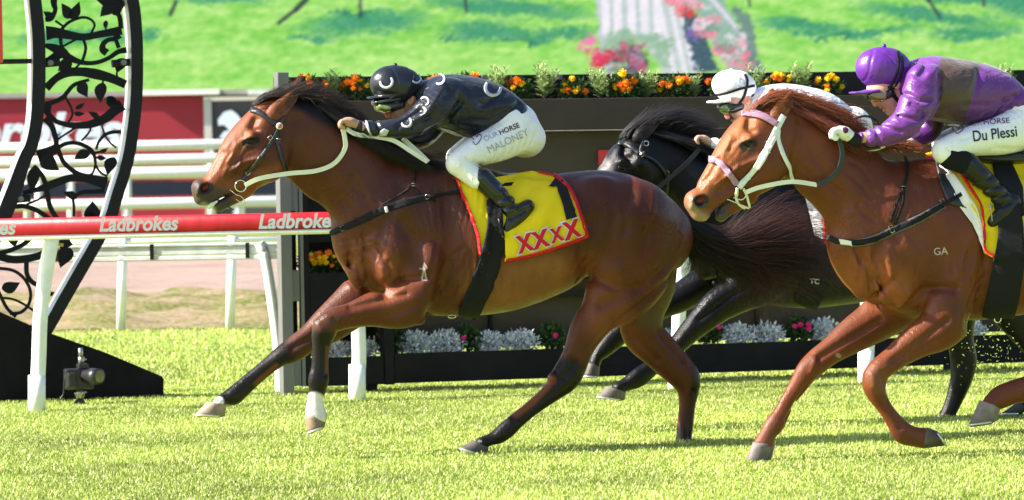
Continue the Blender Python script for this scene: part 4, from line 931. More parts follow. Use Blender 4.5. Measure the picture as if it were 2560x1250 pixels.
def hoof(fr, c1, c2, toe, heel, rl, yc, horn, parent, shoe=True):
    """horn capsule from the coronet (c1 front, c2 back) to the ground edge (toe, heel)"""
    V = []; K = 22; rings = 5; Cs = []
    c1, c2, toe, heel = [np.array(p, float) for p in (c1, c2, toe, heel)]
    for r_ in range(rings+1):
        f = r_/rings; a = c1*(1-f)+toe*f; b = c2*(1-f)+heel*f; m_ = (a+b)/2; h_ = (a-b)/2; w_ = rl*(.82+.18*f)
        for k in range(K):
            an = 2*math.pi*k/K; q = m_+h_*math.cos(an); V.append(fr.hit(q[0], q[1], yc+w_*math.sin(an)))
            Cs.append(np.array(horn)*(1.0+.25*math.sin(f*30))*(1.15-.3*f))
    ax_ = np.mean(V[-K:], 0)-np.mean(V[:K], 0); cc_ = np.mean(V[-K:], 0)
    for k in range(K): V.append(cc_+(V[rings*K+k]-cc_)*.72+ax_*.16); Cs.append([v*.5 for v in horn])
    rings += 1; n_ = len(V); V.append(np.mean(V[:K], 0)); V.append(np.mean(V[-K:], 0)); Cs += [horn, [v*.4 for v in horn]]
    T = []
    for r_ in range(rings):
        for k in range(K):
            a, b = r_*K+k, r_*K+(k+1) % K; T += [(a, b, b+K), (a, b+K, a+K)]
    for k in range(K): T += [(n_, (k+1) % K, k), (n_+1, rings*K+k, rings*K+(k+1) % K)]
    o = mesh_np('hoof', np.array(V), T, HORN, parent, True, np.array(Cs), tri=True)
    if shoe:
        q = MB(); ring = [V[(rings-1)*K+k] for k in range(K)]; ctr = np.mean(ring, 0); dn = np.mean(ring, 0)-np.mean(V[:K], 0); dn /= np.linalg.norm(dn)
        pts = [ctr+(p-ctr)*.98+dn*.003 for p in ring]; q.tube([pts[(k+K//2+3) % K] for k in range(K-5)], .0055, 6); q.build('horseshoe', SHOE, o, True)
    return o
def ear(fr, base, mid, tip, rb, yc, colr, parent, inner=(.05, .02, .015)):
    s = Sculpt(fr, .0045, .02); s.chain([('c', base[0], base[1], rb, rb*.75, yc), ('c', (base[0]*2+mid[0])/3, (base[1]*2+mid[1])/3, rb*1.12, rb*.7, yc), ('c', mid[0], mid[1], rb*.95, rb*.55, yc), ('c', tip[0]*.75+mid[0]*.25, tip[1]*.75+mid[1]*.25, rb*.55, rb*.35, yc), ('c', tip[0], tip[1], rb*.12, rb*.14, yc)])
    d = np.array(tip, float)-np.array(base, float); d /= np.hypot(*d)
    s.groove([(base[0]+d[0]*rb*.8+rb*.25, base[1]+d[1]*rb*.8+rb*.1), (mid[0]+rb*.2, mid[1]+rb*.1), (tip[0]*.85+mid[0]*.15, tip[1]*.85+mid[1]*.15)], rb*.38, rb*.42, 1, yc)
    V, Q, L = s.mesh(); p = proj(V); C = np.tile(np.array(colr), (len(V), 1))
    dd = polydist(p[:, 0], p[:, 1], [np.array([mid[0]+rb*.35, mid[1]+rb*.2]), np.array([tip[0], tip[1]])]); w_ = np.clip((rb*.55-dd)/(rb*.4)+.5, 0, 1)[:, None]*.85; C = C*(1-w_)+np.array(inner)*w_
    return mesh_np('ear', V, Q, COAT, parent, True, C)
def eye(fr, x, y, rx, ry, yc, targets, parent, ang=-25):
    p = lay(x, y, targets, -.0035); s_ = fr.s; a = R(ang)
    M = np.array(Matrix.Rotation(a, 3, Vector(fr.n)))@np.stack([fr.u, fr.n, np.array([0, 0, 1.0])], 1)
    q = MB(); q.ball(np.array(p), (rx/s_, .011, ry/s_), 16, 10, M=M); return q.build('eye', EYEM, parent, True)
def ring_on(name, x, y, r, tr, targets, fr, m_, parent, lat=0, ry=None):
    c = lay(x, y, targets, .008); c = np.array(c) if c is not None else fr.hit(x, y, lat); rr = r/fr.s; ryy = (ry or r)/fr.s
    pts = [c+fr.u*math.cos(a)*rr+np.array([0, 0, 1])*math.sin(a)*ryy for a in np.linspace(0, 2*math.pi, 20)]
    q = MB(); q.tube(pts, tr/fr.s, 6, cap=False); return q.build(name, m_, parent, True)
def buckle(x, y, w_, h_, ang, targets, fr, m_, parent, tr=1.2):
    c = lay(x, y, targets, .009)
    if c is None: return
    c = np.array(c); co, si = math.cos(ang), math.sin(ang); Z = np.array([0, 0, 1.0])
    pts = [c+(fr.u*(a*co-b*si)+Z*(a*si+b*co))/fr.s for a, b in ((-w_, -h_), (w_, -h_), (w_, h_), (-w_, h_), (-w_, -h_), (w_, -h_))]
    q = MB(); q.tube(pts, tr/fr.s, 5, cap=False); return q.build('buckle', m_, parent, True)

def limb(s, st, lat, k=14, **kw): s.chain([q if len(q) > 5 else (*q, lat) for q in st], k=k, **kw)

# ---------------------------------------------------------------- horse 1 : bay with number one cloth
BAY = (.084, .0215, .0088); BAYL = (.150, .043, .017); DK = (.006, .0045, .004); PTS = (.0075, .005, .004)
F1 = Frame(1280, 19.9)
h1 = thing('horse', 'leading bay racehorse with black mane, yellow number one cloth and a white foreleg sock', 'horse', F1.hit(1250, 1125), 'racehorses galloping past the finish')
s = Sculpt(F1, .0056, gd=1.3)
s.chain([(965, 470, 912, 690, 66), (1020, 430, 960, 740, 92), (1080, 402, 1050, 782, 105), (1150, 410, 1140, 790, 122), (1230, 430, 1235, 783, 136), (1310, 434, 1310, 760, 140), (1390, 432, 1385, 730, 138), (1460, 425, 1440, 694, 132), (1530, 427, 1500, 690, 132), (1600, 452, 1560, 700, 126), (1660, 505, 1630, 690, 104)], k=24, cap=(2.4, 1.25), p=2.15)
s.chain([(748, 240, 700, 442, 40), (800, 256, 755, 466, 42), (860, 283, 790, 505, 47), (930, 325, 834, 548, 56), (995, 368, 874, 593, 72), (1050, 402, 908, 648, 86)], k=26, cap=(1.3, 1.6), mods=[([(745, 430), (790, 470), (850, 560), (885, 640)], 13, 6, 0, 50), ([(800, 300), (880, 380), (960, 500)], 60, -5, 0, 50), ([(1000, 390), (930, 520), (885, 620)], 26, 6, 0, 70)])
s.chain([(672, 236, 728, 425, 46), (636, 272, 690, 455, 50), (607, 305, 655, 470, 45), (583, 338, 630, 484, 38), (560, 378, 606, 492, 32), (535, 412, 580, 492, 28), (512, 440, 553, 490, 27), (497, 462, 527, 500, 26)], k=14, cap=(1.2, 1.1), p=2.25)
s.blob(509, 497, 24, 17, 22, 0, 0, 14); s.blob(538, 488, 26, 15, 22, 0, 25, 10); s.blob(498, 470, 19, 22, 27, 0, 0, 12)
s.chain([('c', 618, 472, 20, 23, 0), ('c', 590, 491, 17, 19, 0), ('c', 566, 504, 15, 17, 0), ('c', 549, 511, 18, 20, 0)], k=8)
s.blob(678, 405, 46, 44, 20, 34, 0, 22); s.blob(678, 405, 46, 44, 20, -34, 0, 22)           # cheeks
s.blob(633, 335, 17, 10, 10, 44, 20, 10); s.blob(633, 335, 17, 10, 10, -44, 20, 10)           # brow
for side in (1, -1):
    s.blob(513, 471, 15, 10, 13, 29*side, 28, 4, sub=True); s.blob(497, 474, 6, 15, 8, 22*side, -20, 6)
    s.blob(512, 473, 20, 5, 6, 26*side, 60, 10) if False else None
s.groove([(642, 300), (632, 318), (640, 326)], 9, 6, 0, 40); s.groove([(700, 330), (735, 300)], 14, 3, 0, 40)
s.groove([(655, 395), (620, 402), (580, 425)], 6, -3.5, 0, 40); s.groove([(640, 420), (600, 440), (570, 462)], 12, 4.5, 0, 35)
s.groove([(610, 350), (626, 341), (642, 349)], 4, -3, 0, 40); s.groove([(616, 364), (632, 365)], 3, -1.6, 0, 40)
s.groove([(752, 300), (742, 345), (735, 390), (718, 440)], 15, 5, 0, 45); s.groove([(560, 380), (540, 420), (515, 445)], 6, 2.5, 0, 30)
s.groove([(592, 478), (562, 492), (540, 505), (524, 518)], 3.5, 6, 0, 10)
s.groove([(590, 360), (575, 400), (560, 440)], 4, -1.6, 0, 35); s.groove([(600, 405), (585, 432), (560, 452)], 3, -1.8, 0, 35)
# shoulder, pectoral
s.blob(978, 620, 56, 90, 42, 60, -10, 14); s.blob(962, 670, 42, 52, 36, 58, 0, 10); s.blob(962, 670, 42, 52, 36, -58, 0, 10); s.blob(898, 660, 30, 58, 34, 20, -5, 10); s.blob(978, 620, 56, 90, 42, -60, -10, 14)
s.groove([(902, 600), (915, 650), (928, 700), (948, 735)], 15, 8, 0, 50); s.groove([(872, 610), (885, 660), (895, 700)], 11, 5, 0, 30); s.groove([(868, 640), (875, 662)], 8, 6, 0, 30); s.groove([(930, 640), (950, 690)], 10, -4, 1, 60); s.groove([(880, 680), (900, 720)], 8, -3, 1, 40)
s.groove([(1108, 500), (1120, 580), (1112, 660), (1088, 740), (1072, 780)], 26, 9, 1); s.groove([(1000, 560), (1040, 640), (1030, 700)], 22, 5, 1); s.groove([(960, 735), (1000, 700), (1060, 690)], 10, 6, 1)
s.groove([(1000, 470), (960, 560), (935, 640)], 14, 4, 1)
# barrel, flank, hip
for i in range(6): s.groove([(1150+i*42, 560), (1165+i*42, 640), (1150+i*42, 720)], 12, 1.8, 1)
s.groove([(1462, 560), (1445, 610), (1442, 650), (1452, 685)], 26, 9, 1); s.blob(1500, 480, 48, 34, 24, 93, 0, 34); s.blob(1500, 480, 42, 30, 24, -96, 0, 26)
s.groove([(1455, 655), (1480, 690), (1520, 705)], 16, 5, 1)
st = lambda L, lat: [(*q, lat) for q in L]
ripples(s, 885, 650, 18, 60, 14, 1.35, 46, 4.5, 2.0, 30, 0, 3); ripples(s, 950, 640, 40, 60, 12, 1.2, 50, 5, 2.4, 60, 1, 4); ripples(s, 1120, 690, 40, 80, 16, 1.9, 70, 6, 2.0, 90, 1, 5)
ripples(s, 1300, 700, 110, 40, 14, 1.35, 60, 7, 1.2, 120, 1, 6); ripples(s, 860, 470, 60, 70, 10, .9, 80, 7, 2.0, 50, 1, 7); ripples(s, 600, 400, 34, 50, 14, 2.2, 36, 3.2, 1.5, 35, 0, 8); ripples(s, 1450, 640, 20, 60, 8, 2.0, 50, 6, 2.4, 110, 1, 9)
ripples(s, 1560, 560, 70, 80, 8, 1.9, 110, 11, 2.2, 110, 1, 10)
# near fore
limb(s, [(1030, 610, 1110, 690, 44), (1000, 690, 1085, 775, 44), (958, 712, 1052, 808, 42), (905, 736, 955, 812, 33), (862, 760, 893, 817, 28), (825, 772, 858, 824, 26), (796, 792, 840, 838, 25), (783, 822, 833, 852, 23), (781, 855, 826, 866, 18), (780, 890, 822, 890, 16), (777, 922, 821, 922, 16), (771, 948, 822, 948, 19), (772, 970, 816, 973, 18), (770, 995, 807, 998, 16), (765, 1020, 811, 1022, 19), (764, 1044, 817, 1038, 22)], 74, mods=[([(875, 770), (950, 750), (1010, 735)], 7, 4, 1, 90), ([(880, 800), (960, 790), (1040, 760)], 8, 4, 1, 90), ([(812, 870), (810, 940)], 4, 3.5, 0, 80), ([(785, 800), (800, 830)], 10, -2.5, 0, 80), ([(830, 800), (845, 830)], 6, 3, 0, 80)])
s.blob(1052, 795, 20, 17, 18, 78, 0, 12)
# far fore
limb(s, [(905, 640, 985, 725, 42), (858, 706, 935, 790, 38), (797, 772, 852, 848, 30), (757, 815, 802, 866, 26), (714, 850, 755, 898, 25), (684, 873, 724, 906, 24), (656, 900, 692, 925, 18), (620, 930, 653, 957, 15), (590, 955, 624, 984, 16), (566, 973, 602, 1006, 19), (548, 985, 578, 1005, 16), (531, 999, 563, 1012, 19)], -66, mods=[([(730, 870), (800, 830), (880, 770)], 8, 4, 1, -50), ([(690, 912), (610, 980)], 4, 3, 0, -66)])
# near hind
limb(s, [(1480, 550, 1692, 560, 74), (1462, 640, 1694, 655, 66), (1448, 715, 1652, 725, 56), (1440, 770, 1572, 782, 45), (1422, 815, 1516, 838, 36), (1408, 870, 1484, 880, 28), (1391, 908, 1472, 915, 24), (1370, 937, 1457, 950, 25), (1356, 966, 1408, 990, 22), (1320, 1002, 1354, 1027, 16), (1281, 1034, 1314, 1059, 15), (1251, 1058, 1287, 1086, 17), (1229, 1077, 1267, 1101, 19), (1210, 1089, 1241, 1109, 16), (1189, 1097, 1220, 1119, 19)], 70, k=20, mods=[([(1700, 560), (1668, 650), (1590, 720), (1500, 760)], 14, 6, 1, 90), ([(1690, 680), (1610, 745), (1530, 810), (1480, 870)], 9, 6, 1, 90), ([(1480, 690), (1530, 720), (1580, 715)], 12, 5, 1, 100), ([(1450, 760), (1440, 830), (1420, 880)], 12, -3, 1, 90), ([(1440, 905), (1410, 940), (1385, 960)], 6, 4, 0, 90), ([(1385, 975), (1300, 1050)], 4, 3, 0, 90)])
s.blob(1380, 945, 11, 7, 10, 78, -50, 14)
# far hind
limb(s, [(1510, 640, 1700, 640, 60), (1530, 720, 1692, 700, 54), (1540, 790, 1664, 765, 42), (1556, 850, 1660, 815, 34), (1592, 888, 1698, 858, 28), (1640, 930, 1732, 900, 25), (1676, 957, 1752, 935, 25), (1693, 985, 1748, 968, 22), (1696, 1015, 1740, 1010, 17), (1692, 1055, 1735, 1055, 16), (1689, 1095, 1730, 1095, 18), (1684, 1120, 1726, 1126, 18)], -62, k=18, mods=[([(1570, 830), (1640, 900)], 10, 4, 1, -50), ([(1725, 975), (1718, 1090)], 4, 3.5, 0, -60), ([(1640, 830), (1700, 900)], 8, 4, 1, -50)])
V, Q, L = s.mesh(1); px = proj(V); T1 = bvh_of(V, Q)
W1 = (V, px, L)
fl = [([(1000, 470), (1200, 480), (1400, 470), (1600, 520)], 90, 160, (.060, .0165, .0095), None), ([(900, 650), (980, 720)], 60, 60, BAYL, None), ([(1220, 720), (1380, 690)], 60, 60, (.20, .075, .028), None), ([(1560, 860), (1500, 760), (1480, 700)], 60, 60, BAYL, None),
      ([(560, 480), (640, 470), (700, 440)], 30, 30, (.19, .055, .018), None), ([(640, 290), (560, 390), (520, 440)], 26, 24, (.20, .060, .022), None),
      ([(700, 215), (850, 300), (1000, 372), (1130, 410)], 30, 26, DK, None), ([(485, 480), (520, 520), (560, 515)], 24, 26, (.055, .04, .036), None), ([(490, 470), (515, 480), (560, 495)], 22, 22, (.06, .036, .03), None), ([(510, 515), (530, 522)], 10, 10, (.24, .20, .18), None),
      ([(614, 357), (640, 351)], 10, 6, (.008, .006, .005), None), ([(628, 366)], 12, 12, (.05, .018, .009), None), ([(506, 474), (520, 467)], 13, 5, (.012, .008, .007), None), ([(511, 470), (517, 467)], 5, 5, (.20, .018, .010), None), ([(512, 474)], 17, 3, (.03, .02, .018), None) if False else ([(500, 478), (512, 484), (526, 478)], 4, 4, (.03, .02, .02), None),
      ([(800, 830), (800, 950), (790, 975)], 34, 24, PTS, near), ([(790, 800), (830, 800)], 26, 20, (.07, .025, .012), near), ([(818, 870), (816, 930)], 5, 8, (.12, .04, .015), near), ([(786, 1012), (784, 1050)], 31, 10, (.70, .64, .60), near),
      ([(700, 885), (640, 945), (600, 985), (545, 1010)], 40, 24, PTS, far), ([(735, 870), (760, 850)], 18, 24, (.06, .022, .012), far), ([(690, 915), (640, 960)], 7, 10, (.12, .04, .016), far), ([(548, 1004), (540, 1012)], 12, 6, (.70, .66, .60), far),
      ([(1420, 935), (1370, 985), (1260, 1075), (1205, 1110)], 44, 26, PTS, near), ([(1375, 950), (1330, 1000), (1290, 1030)], 14, 14, (.15, .045, .018), near), ([(1478, 900), (1462, 935)], 12, 20, (.03, .012, .009), near),  # brown stroke on the black hock paints its sunlit front into the coat
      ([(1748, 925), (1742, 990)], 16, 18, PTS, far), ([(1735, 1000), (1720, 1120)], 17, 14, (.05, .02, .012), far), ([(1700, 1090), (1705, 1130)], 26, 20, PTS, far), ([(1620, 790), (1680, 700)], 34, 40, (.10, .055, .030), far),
      ([(1060, 660), (1055, 700), (1066, 700), (1060, 668)], 1.5, 2, (.5, .4, .38), near), ([(1050, 672), (1068, 670), (1060, 658)], 1.2, 2, (.45, .36, .34), near)]
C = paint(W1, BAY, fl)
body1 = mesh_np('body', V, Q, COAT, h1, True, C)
hoof(F1, (762, 1040), (818, 1033), (768, 1082), (813, 1064), 25, 74, (.26, .19, .13), h1)
hoof(F1, (518, 1004), (566, 1011), (487, 1036), (563, 1040), 25, -66, (.34, .26, .18), h1)
hoof(F1, (1182, 1100), (1222, 1119), (1149, 1120), (1216, 1140), 25, 70, (.10, .085, .08), h1)
hoof(F1, (1686, 1118), (1726, 1122), (1676, 1152), (1730, 1150), 24, -62, (.10, .085, .08), h1)
ear(F1, (684, 286), (716, 258), (749, 224), 20, 36, (.15, .045, .017), h1); ear(F1, (672, 262), (690, 240), (700, 222), 14, -26, (.03, .015, .012), h1)
eye(F1, 626, 353, 12, 9, 40, [T1], h1)
HC = (.014, .010, .009)
cl = [[(640, 262, 8), (655, 246, 8), (690, 230, 8), (730, 220, 10), (765, 216, 10)], [(668, 244, 0), (700, 234, 4), (740, 226, 6), (780, 218, 8), (815, 230, 5)], [(715, 240, 0), (755, 234, 5), (795, 232, 8), (832, 248, 4)], [(770, 256, 0), (800, 246, 4), (840, 250, 6), (878, 274, 4)], [(820, 276, 0), (848, 266, 6), (880, 280, 6), (908, 304, 6)], [(870, 300, 0), (892, 296, 8), (915, 318, 8), (940, 345, 6)], [(940, 342, 0), (965, 352, 10), (1000, 378, 10), (1030, 400, 8)], [(1030, 385, 0), (1070, 388, 12), (1110, 392, 12), (1150, 402, 8)]]
strands('mane', F1, cl, 2900, HAIR, h1, (.0015, .0003), 7, 12, 18, HC, (.05, .022, .015), 4, 14, .6)
cl2 = [[(800, 262, 20), (850, 296, 40), (900, 335, 50), (950, 372, 52)], [(850, 285, 20), (905, 335, 46), (960, 375, 56), (1010, 405, 58)], [(920, 330, 20), (980, 375, 56), (1040, 405, 66), (1090, 428, 70)]]
strands('mane', F1, cl2, 1600, HAIR, h1, (.0018, .0005), 7, 7, 10, HC, (.02, .012, .01), 3, 12)
tg = [[(1688, 520, 6), (1740, 560, 10), (1810, 590, 14), (1870, 555, 18), (1950, 515, 20), (2040, 520, 20)], [(1688, 524, 4), (1745, 572, 8), (1840, 605, 10), (1930, 590, 14), (2020, 560, 16), (2090, 590, 16)], [(1690, 530, 2), (1750, 582, 4), (1850, 622, 6), (1960, 620, 8), (2050, 620, 8), (2150, 690, 8)],
      [(1692, 536, 0), (1755, 595, 0), (1860, 640, 0), (1960, 650, 2), (2060, 660, 0), (2150, 720, 0)], [(1692, 545, 0), (1750, 610, 0), (1840, 660, 0), (1940, 690, 0), (2010, 700, 0), (2060, 740, 0)], [(1694, 552, 0), (1740, 620, 0), (1820, 670, 0), (1880, 720, 0), (1900, 770, 0), (1870, 830, 0)]]
strands('tail', F1, tg, 2500, HAIR, h1, (.0016, .0003), 6, 30, 26, (.007, .005, .005), (.085, .024, .013), 11, 20, .6)
tg2 = [[(1694, 555, 0), (1722, 600, 0), (1745, 650, 0), (1735, 690, 4)], [(1694, 560, 0), (1730, 640, 0), (1715, 670, 0), (1690, 690, 10)], [(1700, 560, 0), (1760, 640, 0), (1790, 690, 0), (1790, 720, 0)]]
strands('tail', F1, [[(1700, 545, 10), (1800, 600, 16), (1920, 640, 18), (1990, 690, 18), (1985, 760, 16)], [(1700, 548, 10), (1790, 610, 14), (1880, 660, 16), (1920, 730, 16), (1880, 810, 16)], [(1700, 552, 8), (1770, 620, 12), (1850, 660, 14), (1905, 700, 16), (1850, 745, 20)]], 420, HAIR, h1, (.0015, .0004), 6, 22, 16, (.02, .011, .009), (.12, .035, .016), 12, 22, .5)
strands('tail', F1, tg2, 260, HAIR, h1, (.0014, .0004), 5, 12, 14, (.016, .010, .009), None, 6, 14, .5)
# froth
s = Sculpt(F1, .004, .015); s.blob(530, 511, 8, 6, 7, 14, 30, 3); s.blob(523, 518, 5, 6, 7, 8, 0, 3); s.blob(540, 505, 6, 3.5, 5, 18, 30, 3); V, Q, L = s.mesh(1); mesh_np('froth', V, Q, FOAM, h1)
# tack of horse 1
T_ = [T1]
strap('browband', [(628, 276), (645, 280), (672, 298), (697, 316)], 13, T_, BLEA, h1, .008, .006)
br = strap('cheek_strap', [(712, 292), (700, 312), (685, 345), (655, 390), (625, 425), (608, 450)], 9, T_, BLEA, h1, .007, .005)
strap('throat_strap', [(712, 295), (696, 318), (692, 345), (700, 380), (708, 410), (716, 432)], 8, T_, BLEA, h1, .007, .005)
for x, y, a in ((675, 345, -.6), (620, 432, -.6), (694, 352, .1)): buckle(x, y, 5, 4, -a, T_, F1, RING, h1)
c = np.array(lay(697, 315, T_, .01)); q = MB(); q.tube([c, c+F1.n*.006], [.017, .017], 20); ro = q.build('rosette', PINKR, h1, True); q = MB(); q.tube([c+F1.n*.006, c+F1.n*.008], [.012, .011], 20); q.build('rosette_centre', mat('rosette_pink', (.45, .16, .12), .4), ro, True)
ring_on('bit_ring', 601, 464, 14, 1.7, T_, F1, RING, h1, 30)
q = MB(); q.tube(catmull([tuple(F1.hit(x, y, l)) for x, y, l in ((574, 474, 26), (590, 486, 32), (604, 492, 33), (614, 508, 32), (604, 507, 30), (590, 498, 26))], 5), .0022, 6); q.build('bit_bar', RING, h1, True)
q = MB(); q.tube(catmull([tuple(F1.hit(x, y, l)) for x, y, l in ((556, 500, 8), (566, 512, 14), (575, 520, 18), (586, 525, 20))], 5), [.004]*11+[.003]*4+[.001], 6); q.build('tongue_tie', BLEA, h1, True)
strap('breast_strap', [(826, 584), (852, 572), (900, 552), (970, 520), (1050, 497), (1075, 492)], [12, 14, 17, 18, 17, 14], T_, BWEB, h1, .006, .005)
strap('breast_strap', [(1070, 494), (1120, 484), (1180, 474), (1230, 468), (1300, 462)], 8, T_, BWEB, h1, .012, .004)
strap('neck_strap', [(1030, 405), (1038, 440), (1030, 465), (1000, 487), (955, 512)], 5, T_, BWEB, h1, .006, .004); strap('neck_strap', [(1032, 463), (1045, 482), (1072, 497), (1088, 503)], 5, T_, BWEB, h1, .006, .004)
buckle(860, 570, 7, 6, .4, T_, F1, GWEB, h1, 2); buckle(1068, 493, 5, 5, 0, T_, F1, RING, h1); buckle(1032, 463, 4, 3, 0, T_, F1, RING, h1)
drape('label_tab', [(960, 519), (967, 517), (970, 530), (963, 532)], T_, WCL, h1, .012, .002, 4); 
def brand_text(body, x, y, size, ang, T, m_, parent, **k): return text_on('brand', body, x, y, size, ang, T, m_, parent, off=.002, **k)
# saddle cloth
def wr1(x, y): return .011*math.sin(x/15+y/50+1.2*math.sin(y/40))*math.exp(-((x-1330)/70)**2)*math.exp(-((y-500)/80)**2)*1.4+.003*math.sin((x+y*.7)/26)+.004
cloth1 = [(1136, 436), (1152, 480), (1172, 530), (1192, 585), (1200, 638), (1222, 634), (1226, 560), (1262, 600), (1262, 654), (1330, 640), (1400, 618), (1470, 592), (1452, 535), (1436, 490), (1412, 458), (1384, 438), (1330, 427), (1298, 432), (1230, 445), (1180, 440)]
sc1 = drape('saddle_cloth', cloth1, T_, YEL, h1, .014, .003, 6, relax=14, wrfn=wr1)
def cloth_bvh(o):
    base = Vector(root_loc(o.parent)); me = o.data; return BVHTree.FromPolygons([tuple(v.co+base) for v in me.vertices], [tuple(p.vertices) for p in me.polygons])
TC1 = cloth_bvh(sc1); TT = [T1, TC1]
strap('trim', [(1137, 438), (1153, 480), (1173, 530), (1193, 585), (1200, 636)], 7, TT, REDT, sc1, 0.013, .003, 5); strap('trim', [(1262, 652), (1330, 638), (1400, 616), (1468, 591)], 7, TT, REDT, sc1, 0.013, .003, 5); strap('trim', [(1468, 591), (1450, 535), (1434, 490), (1411, 459), (1384, 440), (1345, 430)], 7, TT, REDT, sc1, 0.013, .003, 5)
drape('lining', [(1203, 612), (1222, 630), (1202, 637)], TT, WCL, sc1, .005, .002, 5); strap('trim', [(1201, 637), (1222, 633)], 6, TT, REDT, sc1, 0.015, .003, 5)
drape('number', [(1372, 470), (1390, 446), (1408, 452), (1421, 480), (1432, 512), (1440, 543), (1415, 551), (1406, 514), (1394, 482), (1391, 468)], TT, CBLK, sc1, .012, .002, 5)
for i, (x, y, s_) in enumerate(((1298, 632, 62), (1337, 622, 62), (1380, 606, 50), (1415, 598, 62))):
    text_on('cloth_letter', 'X', x-2, y+2, s_*.98, R(-17), TT, WCL, sc1, .007, shear=.12, bold=.075, xs=.88); text_on('cloth_letter', 'X', x, y, s_*.9, R(-17), TT, REDT, sc1, .011, shear=.12, bold=.05, xs=.88)
# girth
g1 = drape('girth', strip([(1232, 500), (1238, 560), (1232, 620), (1208, 700), (1180, 760), (1165, 790)], [34, 40, 50, 55, 53, 48]), TT, BWEB, h1, .019, .006, 6)
q = MB(); 
ring_on('girth_ring', 1168, 785, 12, 1.6, [], F1, RING, h1, 40, 5); ring_on('girth_ring', 1130, 791, 10, 1.4, [], F1, RING, h1, 30, 4)
# saddle: small racing pad
s = Sculpt(F1, .006, .02); s.chain([('c', 1175, 434, 9, 40, 0), ('c', 1220, 441, 8, 52, 0), ('c', 1262, 440, 7, 52, 0), ('c', 1292, 437, 5, 40, 0)], k=10); V, Q, L = s.mesh(1); mesh_np('saddle', V, Q, BLEA, h1); TS1 = bvh_of(V, Q)
tag(free_band('rein', [(612, 463, 40), (650, 446, 52), (720, 434, 58), (790, 427, 60), (836, 408, 62), (862, 372, 66), (862, 345, 68), (857, 322, 66)], 11, F1, WLEA, h1, .004))
free_band('rein', [(866, 322, 66), (892, 336, 72), (940, 342, 74), (985, 352, 82), (1030, 380, 90), (1068, 404, 92)], 11, F1, WLEA, h1, .004); free_band('rein', [(1070, 405, 92), (1050, 385, 80), (1020, 358, 66), (1008, 346, 60)], 12, F1, WLEA, h1, .004)

# ---------------------------------------------------------------- horse 3 : chestnut at the right
CHN = (.128, .033, .0105); CHL = (.205, .058, .019)
F3 = Frame(1900, 18.75)
h3 = thing('horse', 'chestnut racehorse with white bridle and mauve noseband, nearest on the right', 'horse', F3.hit(2400, 1150), 'racehorses galloping past the finish')
s = Sculpt(F3, .006, gd=1.3)
s.chain([(2215, 480, 2160, 700, 72), (2262, 425, 2200, 765, 100), (2320, 395, 2300, 795, 114), (2400, 398, 2400, 806, 126), (2480, 420, 2490, 800, 140), (2560, 432, 2570, 785, 148), (2650, 432, 2650, 758, 148), (2730, 425, 2715, 722, 144), (2800, 432, 2770, 714, 140), (2870, 462, 2830, 712, 132), (2930, 515, 2890, 704, 110)], k=24, cap=(2.4, 1.25), p=2.15)
s.chain([(1968, 262, 1962, 448, 44), (2030, 282, 1996, 470, 47), (2090, 312, 2030, 520, 55), (2145, 345, 2078, 562, 65), (2202, 374, 2124, 610, 80), (2275, 420, 2178, 668, 94)], k=26, cap=(1.3, 1.6), mods=[([(1985, 445), (2040, 500), (2100, 600), (2130, 680)], 14, 7, 0, 50), ([(2240, 400), (2180, 520), (2130, 640)], 26, 6, 0, 70), ([(2000, 330), (2060, 420), (2110, 520)], 14, 4, 0, 55)])
s.chain([(1905, 262, 1980, 445, 50), (1862, 284, 1938, 470, 54), (1832, 322, 1897, 494, 49), (1806, 368, 1862, 508, 41), (1780, 410, 1832, 516, 35), (1756, 443, 1800, 515, 30), (1736, 473, 1776, 522, 29), (1722, 496, 1752, 530, 28)], k=14, cap=(1.2, 1.1), p=2.25)
s.blob(1753, 534, 27, 20, 23, 0, 0, 14); s.blob(1783, 514, 28, 17, 23, 0, 25, 10); s.blob(1731, 502, 19, 24, 29, 0, 0, 12)
s.chain([('c', 1872, 490, 22, 25, 0), ('c', 1842, 510, 18, 21, 0), ('c', 1818, 527, 15, 17, 0), ('c', 1802, 540, 15, 18, 0)], k=8)
for sd in (1, -1):
    s.blob(1925, 412, 48, 48, 22, 36*sd, 0, 22); s.blob(1878, 342, 18, 10, 10, 46*sd, 20, 10); s.blob(1750, 503, 17, 12, 14, 31*sd, 25, 4, sub=True); s.blob(1731, 508, 7, 17, 9, 24*sd, -15, 6)
s.groove([(1880, 300), (1872, 320), (1880, 330)], 9, 7, 0, 40); s.groove([(1895, 395), (1860, 410), (1815, 440)], 6, -4, 0, 40); s.groove([(1880, 430), (1840, 455), (1800, 480)], 13, 5, 0, 35)
s.groove([(1854, 356), (1871, 346), (1888, 354)], 4, -3, 0, 40); s.groove([(1860, 371), (1878, 372)], 3, -1.6, 0, 40); s.groove([(2003, 310), (1994, 350), (1987, 400), (1970, 450)], 15, 6, 0, 45)
s.groove([(1838, 490), (1812, 506), (1790, 524), (1775, 548)], 4, 7, 0, 10); s.groove([(1800, 400), (1778, 440), (1752, 470)], 5, 3, 0, 30); s.groove([(1842, 412), (1818, 440), (1790, 462)], 3.5, -2.4, 0, 35); s.groove([(1830, 340), (1812, 380), (1800, 420)], 4, -2, 0, 35)
for sd in (1, -1): s.blob(2240, 640, 64, 94, 43, 64*sd, -10, 14); s.blob(2238, 720, 56, 50, 40, 58*sd, 0, 10)
s.blob(2156, 688, 30, 60, 38, 16, -5, 10)
s.groove([(2185, 600), (2182, 650), (2196, 710), (2225, 755)], 14, 9, 0, 50); s.groove([(2130, 620), (2150, 660), (2172, 700)], 11, 6, 0, 30); s.groove([(2200, 640), (2215, 700)], 10, -4, 1, 60); s.groove([(2140, 690), (2165, 730)], 8, -3, 1, 40); s.groove([(2215, 690), (2180, 740)], 7, 6, 0, 30)
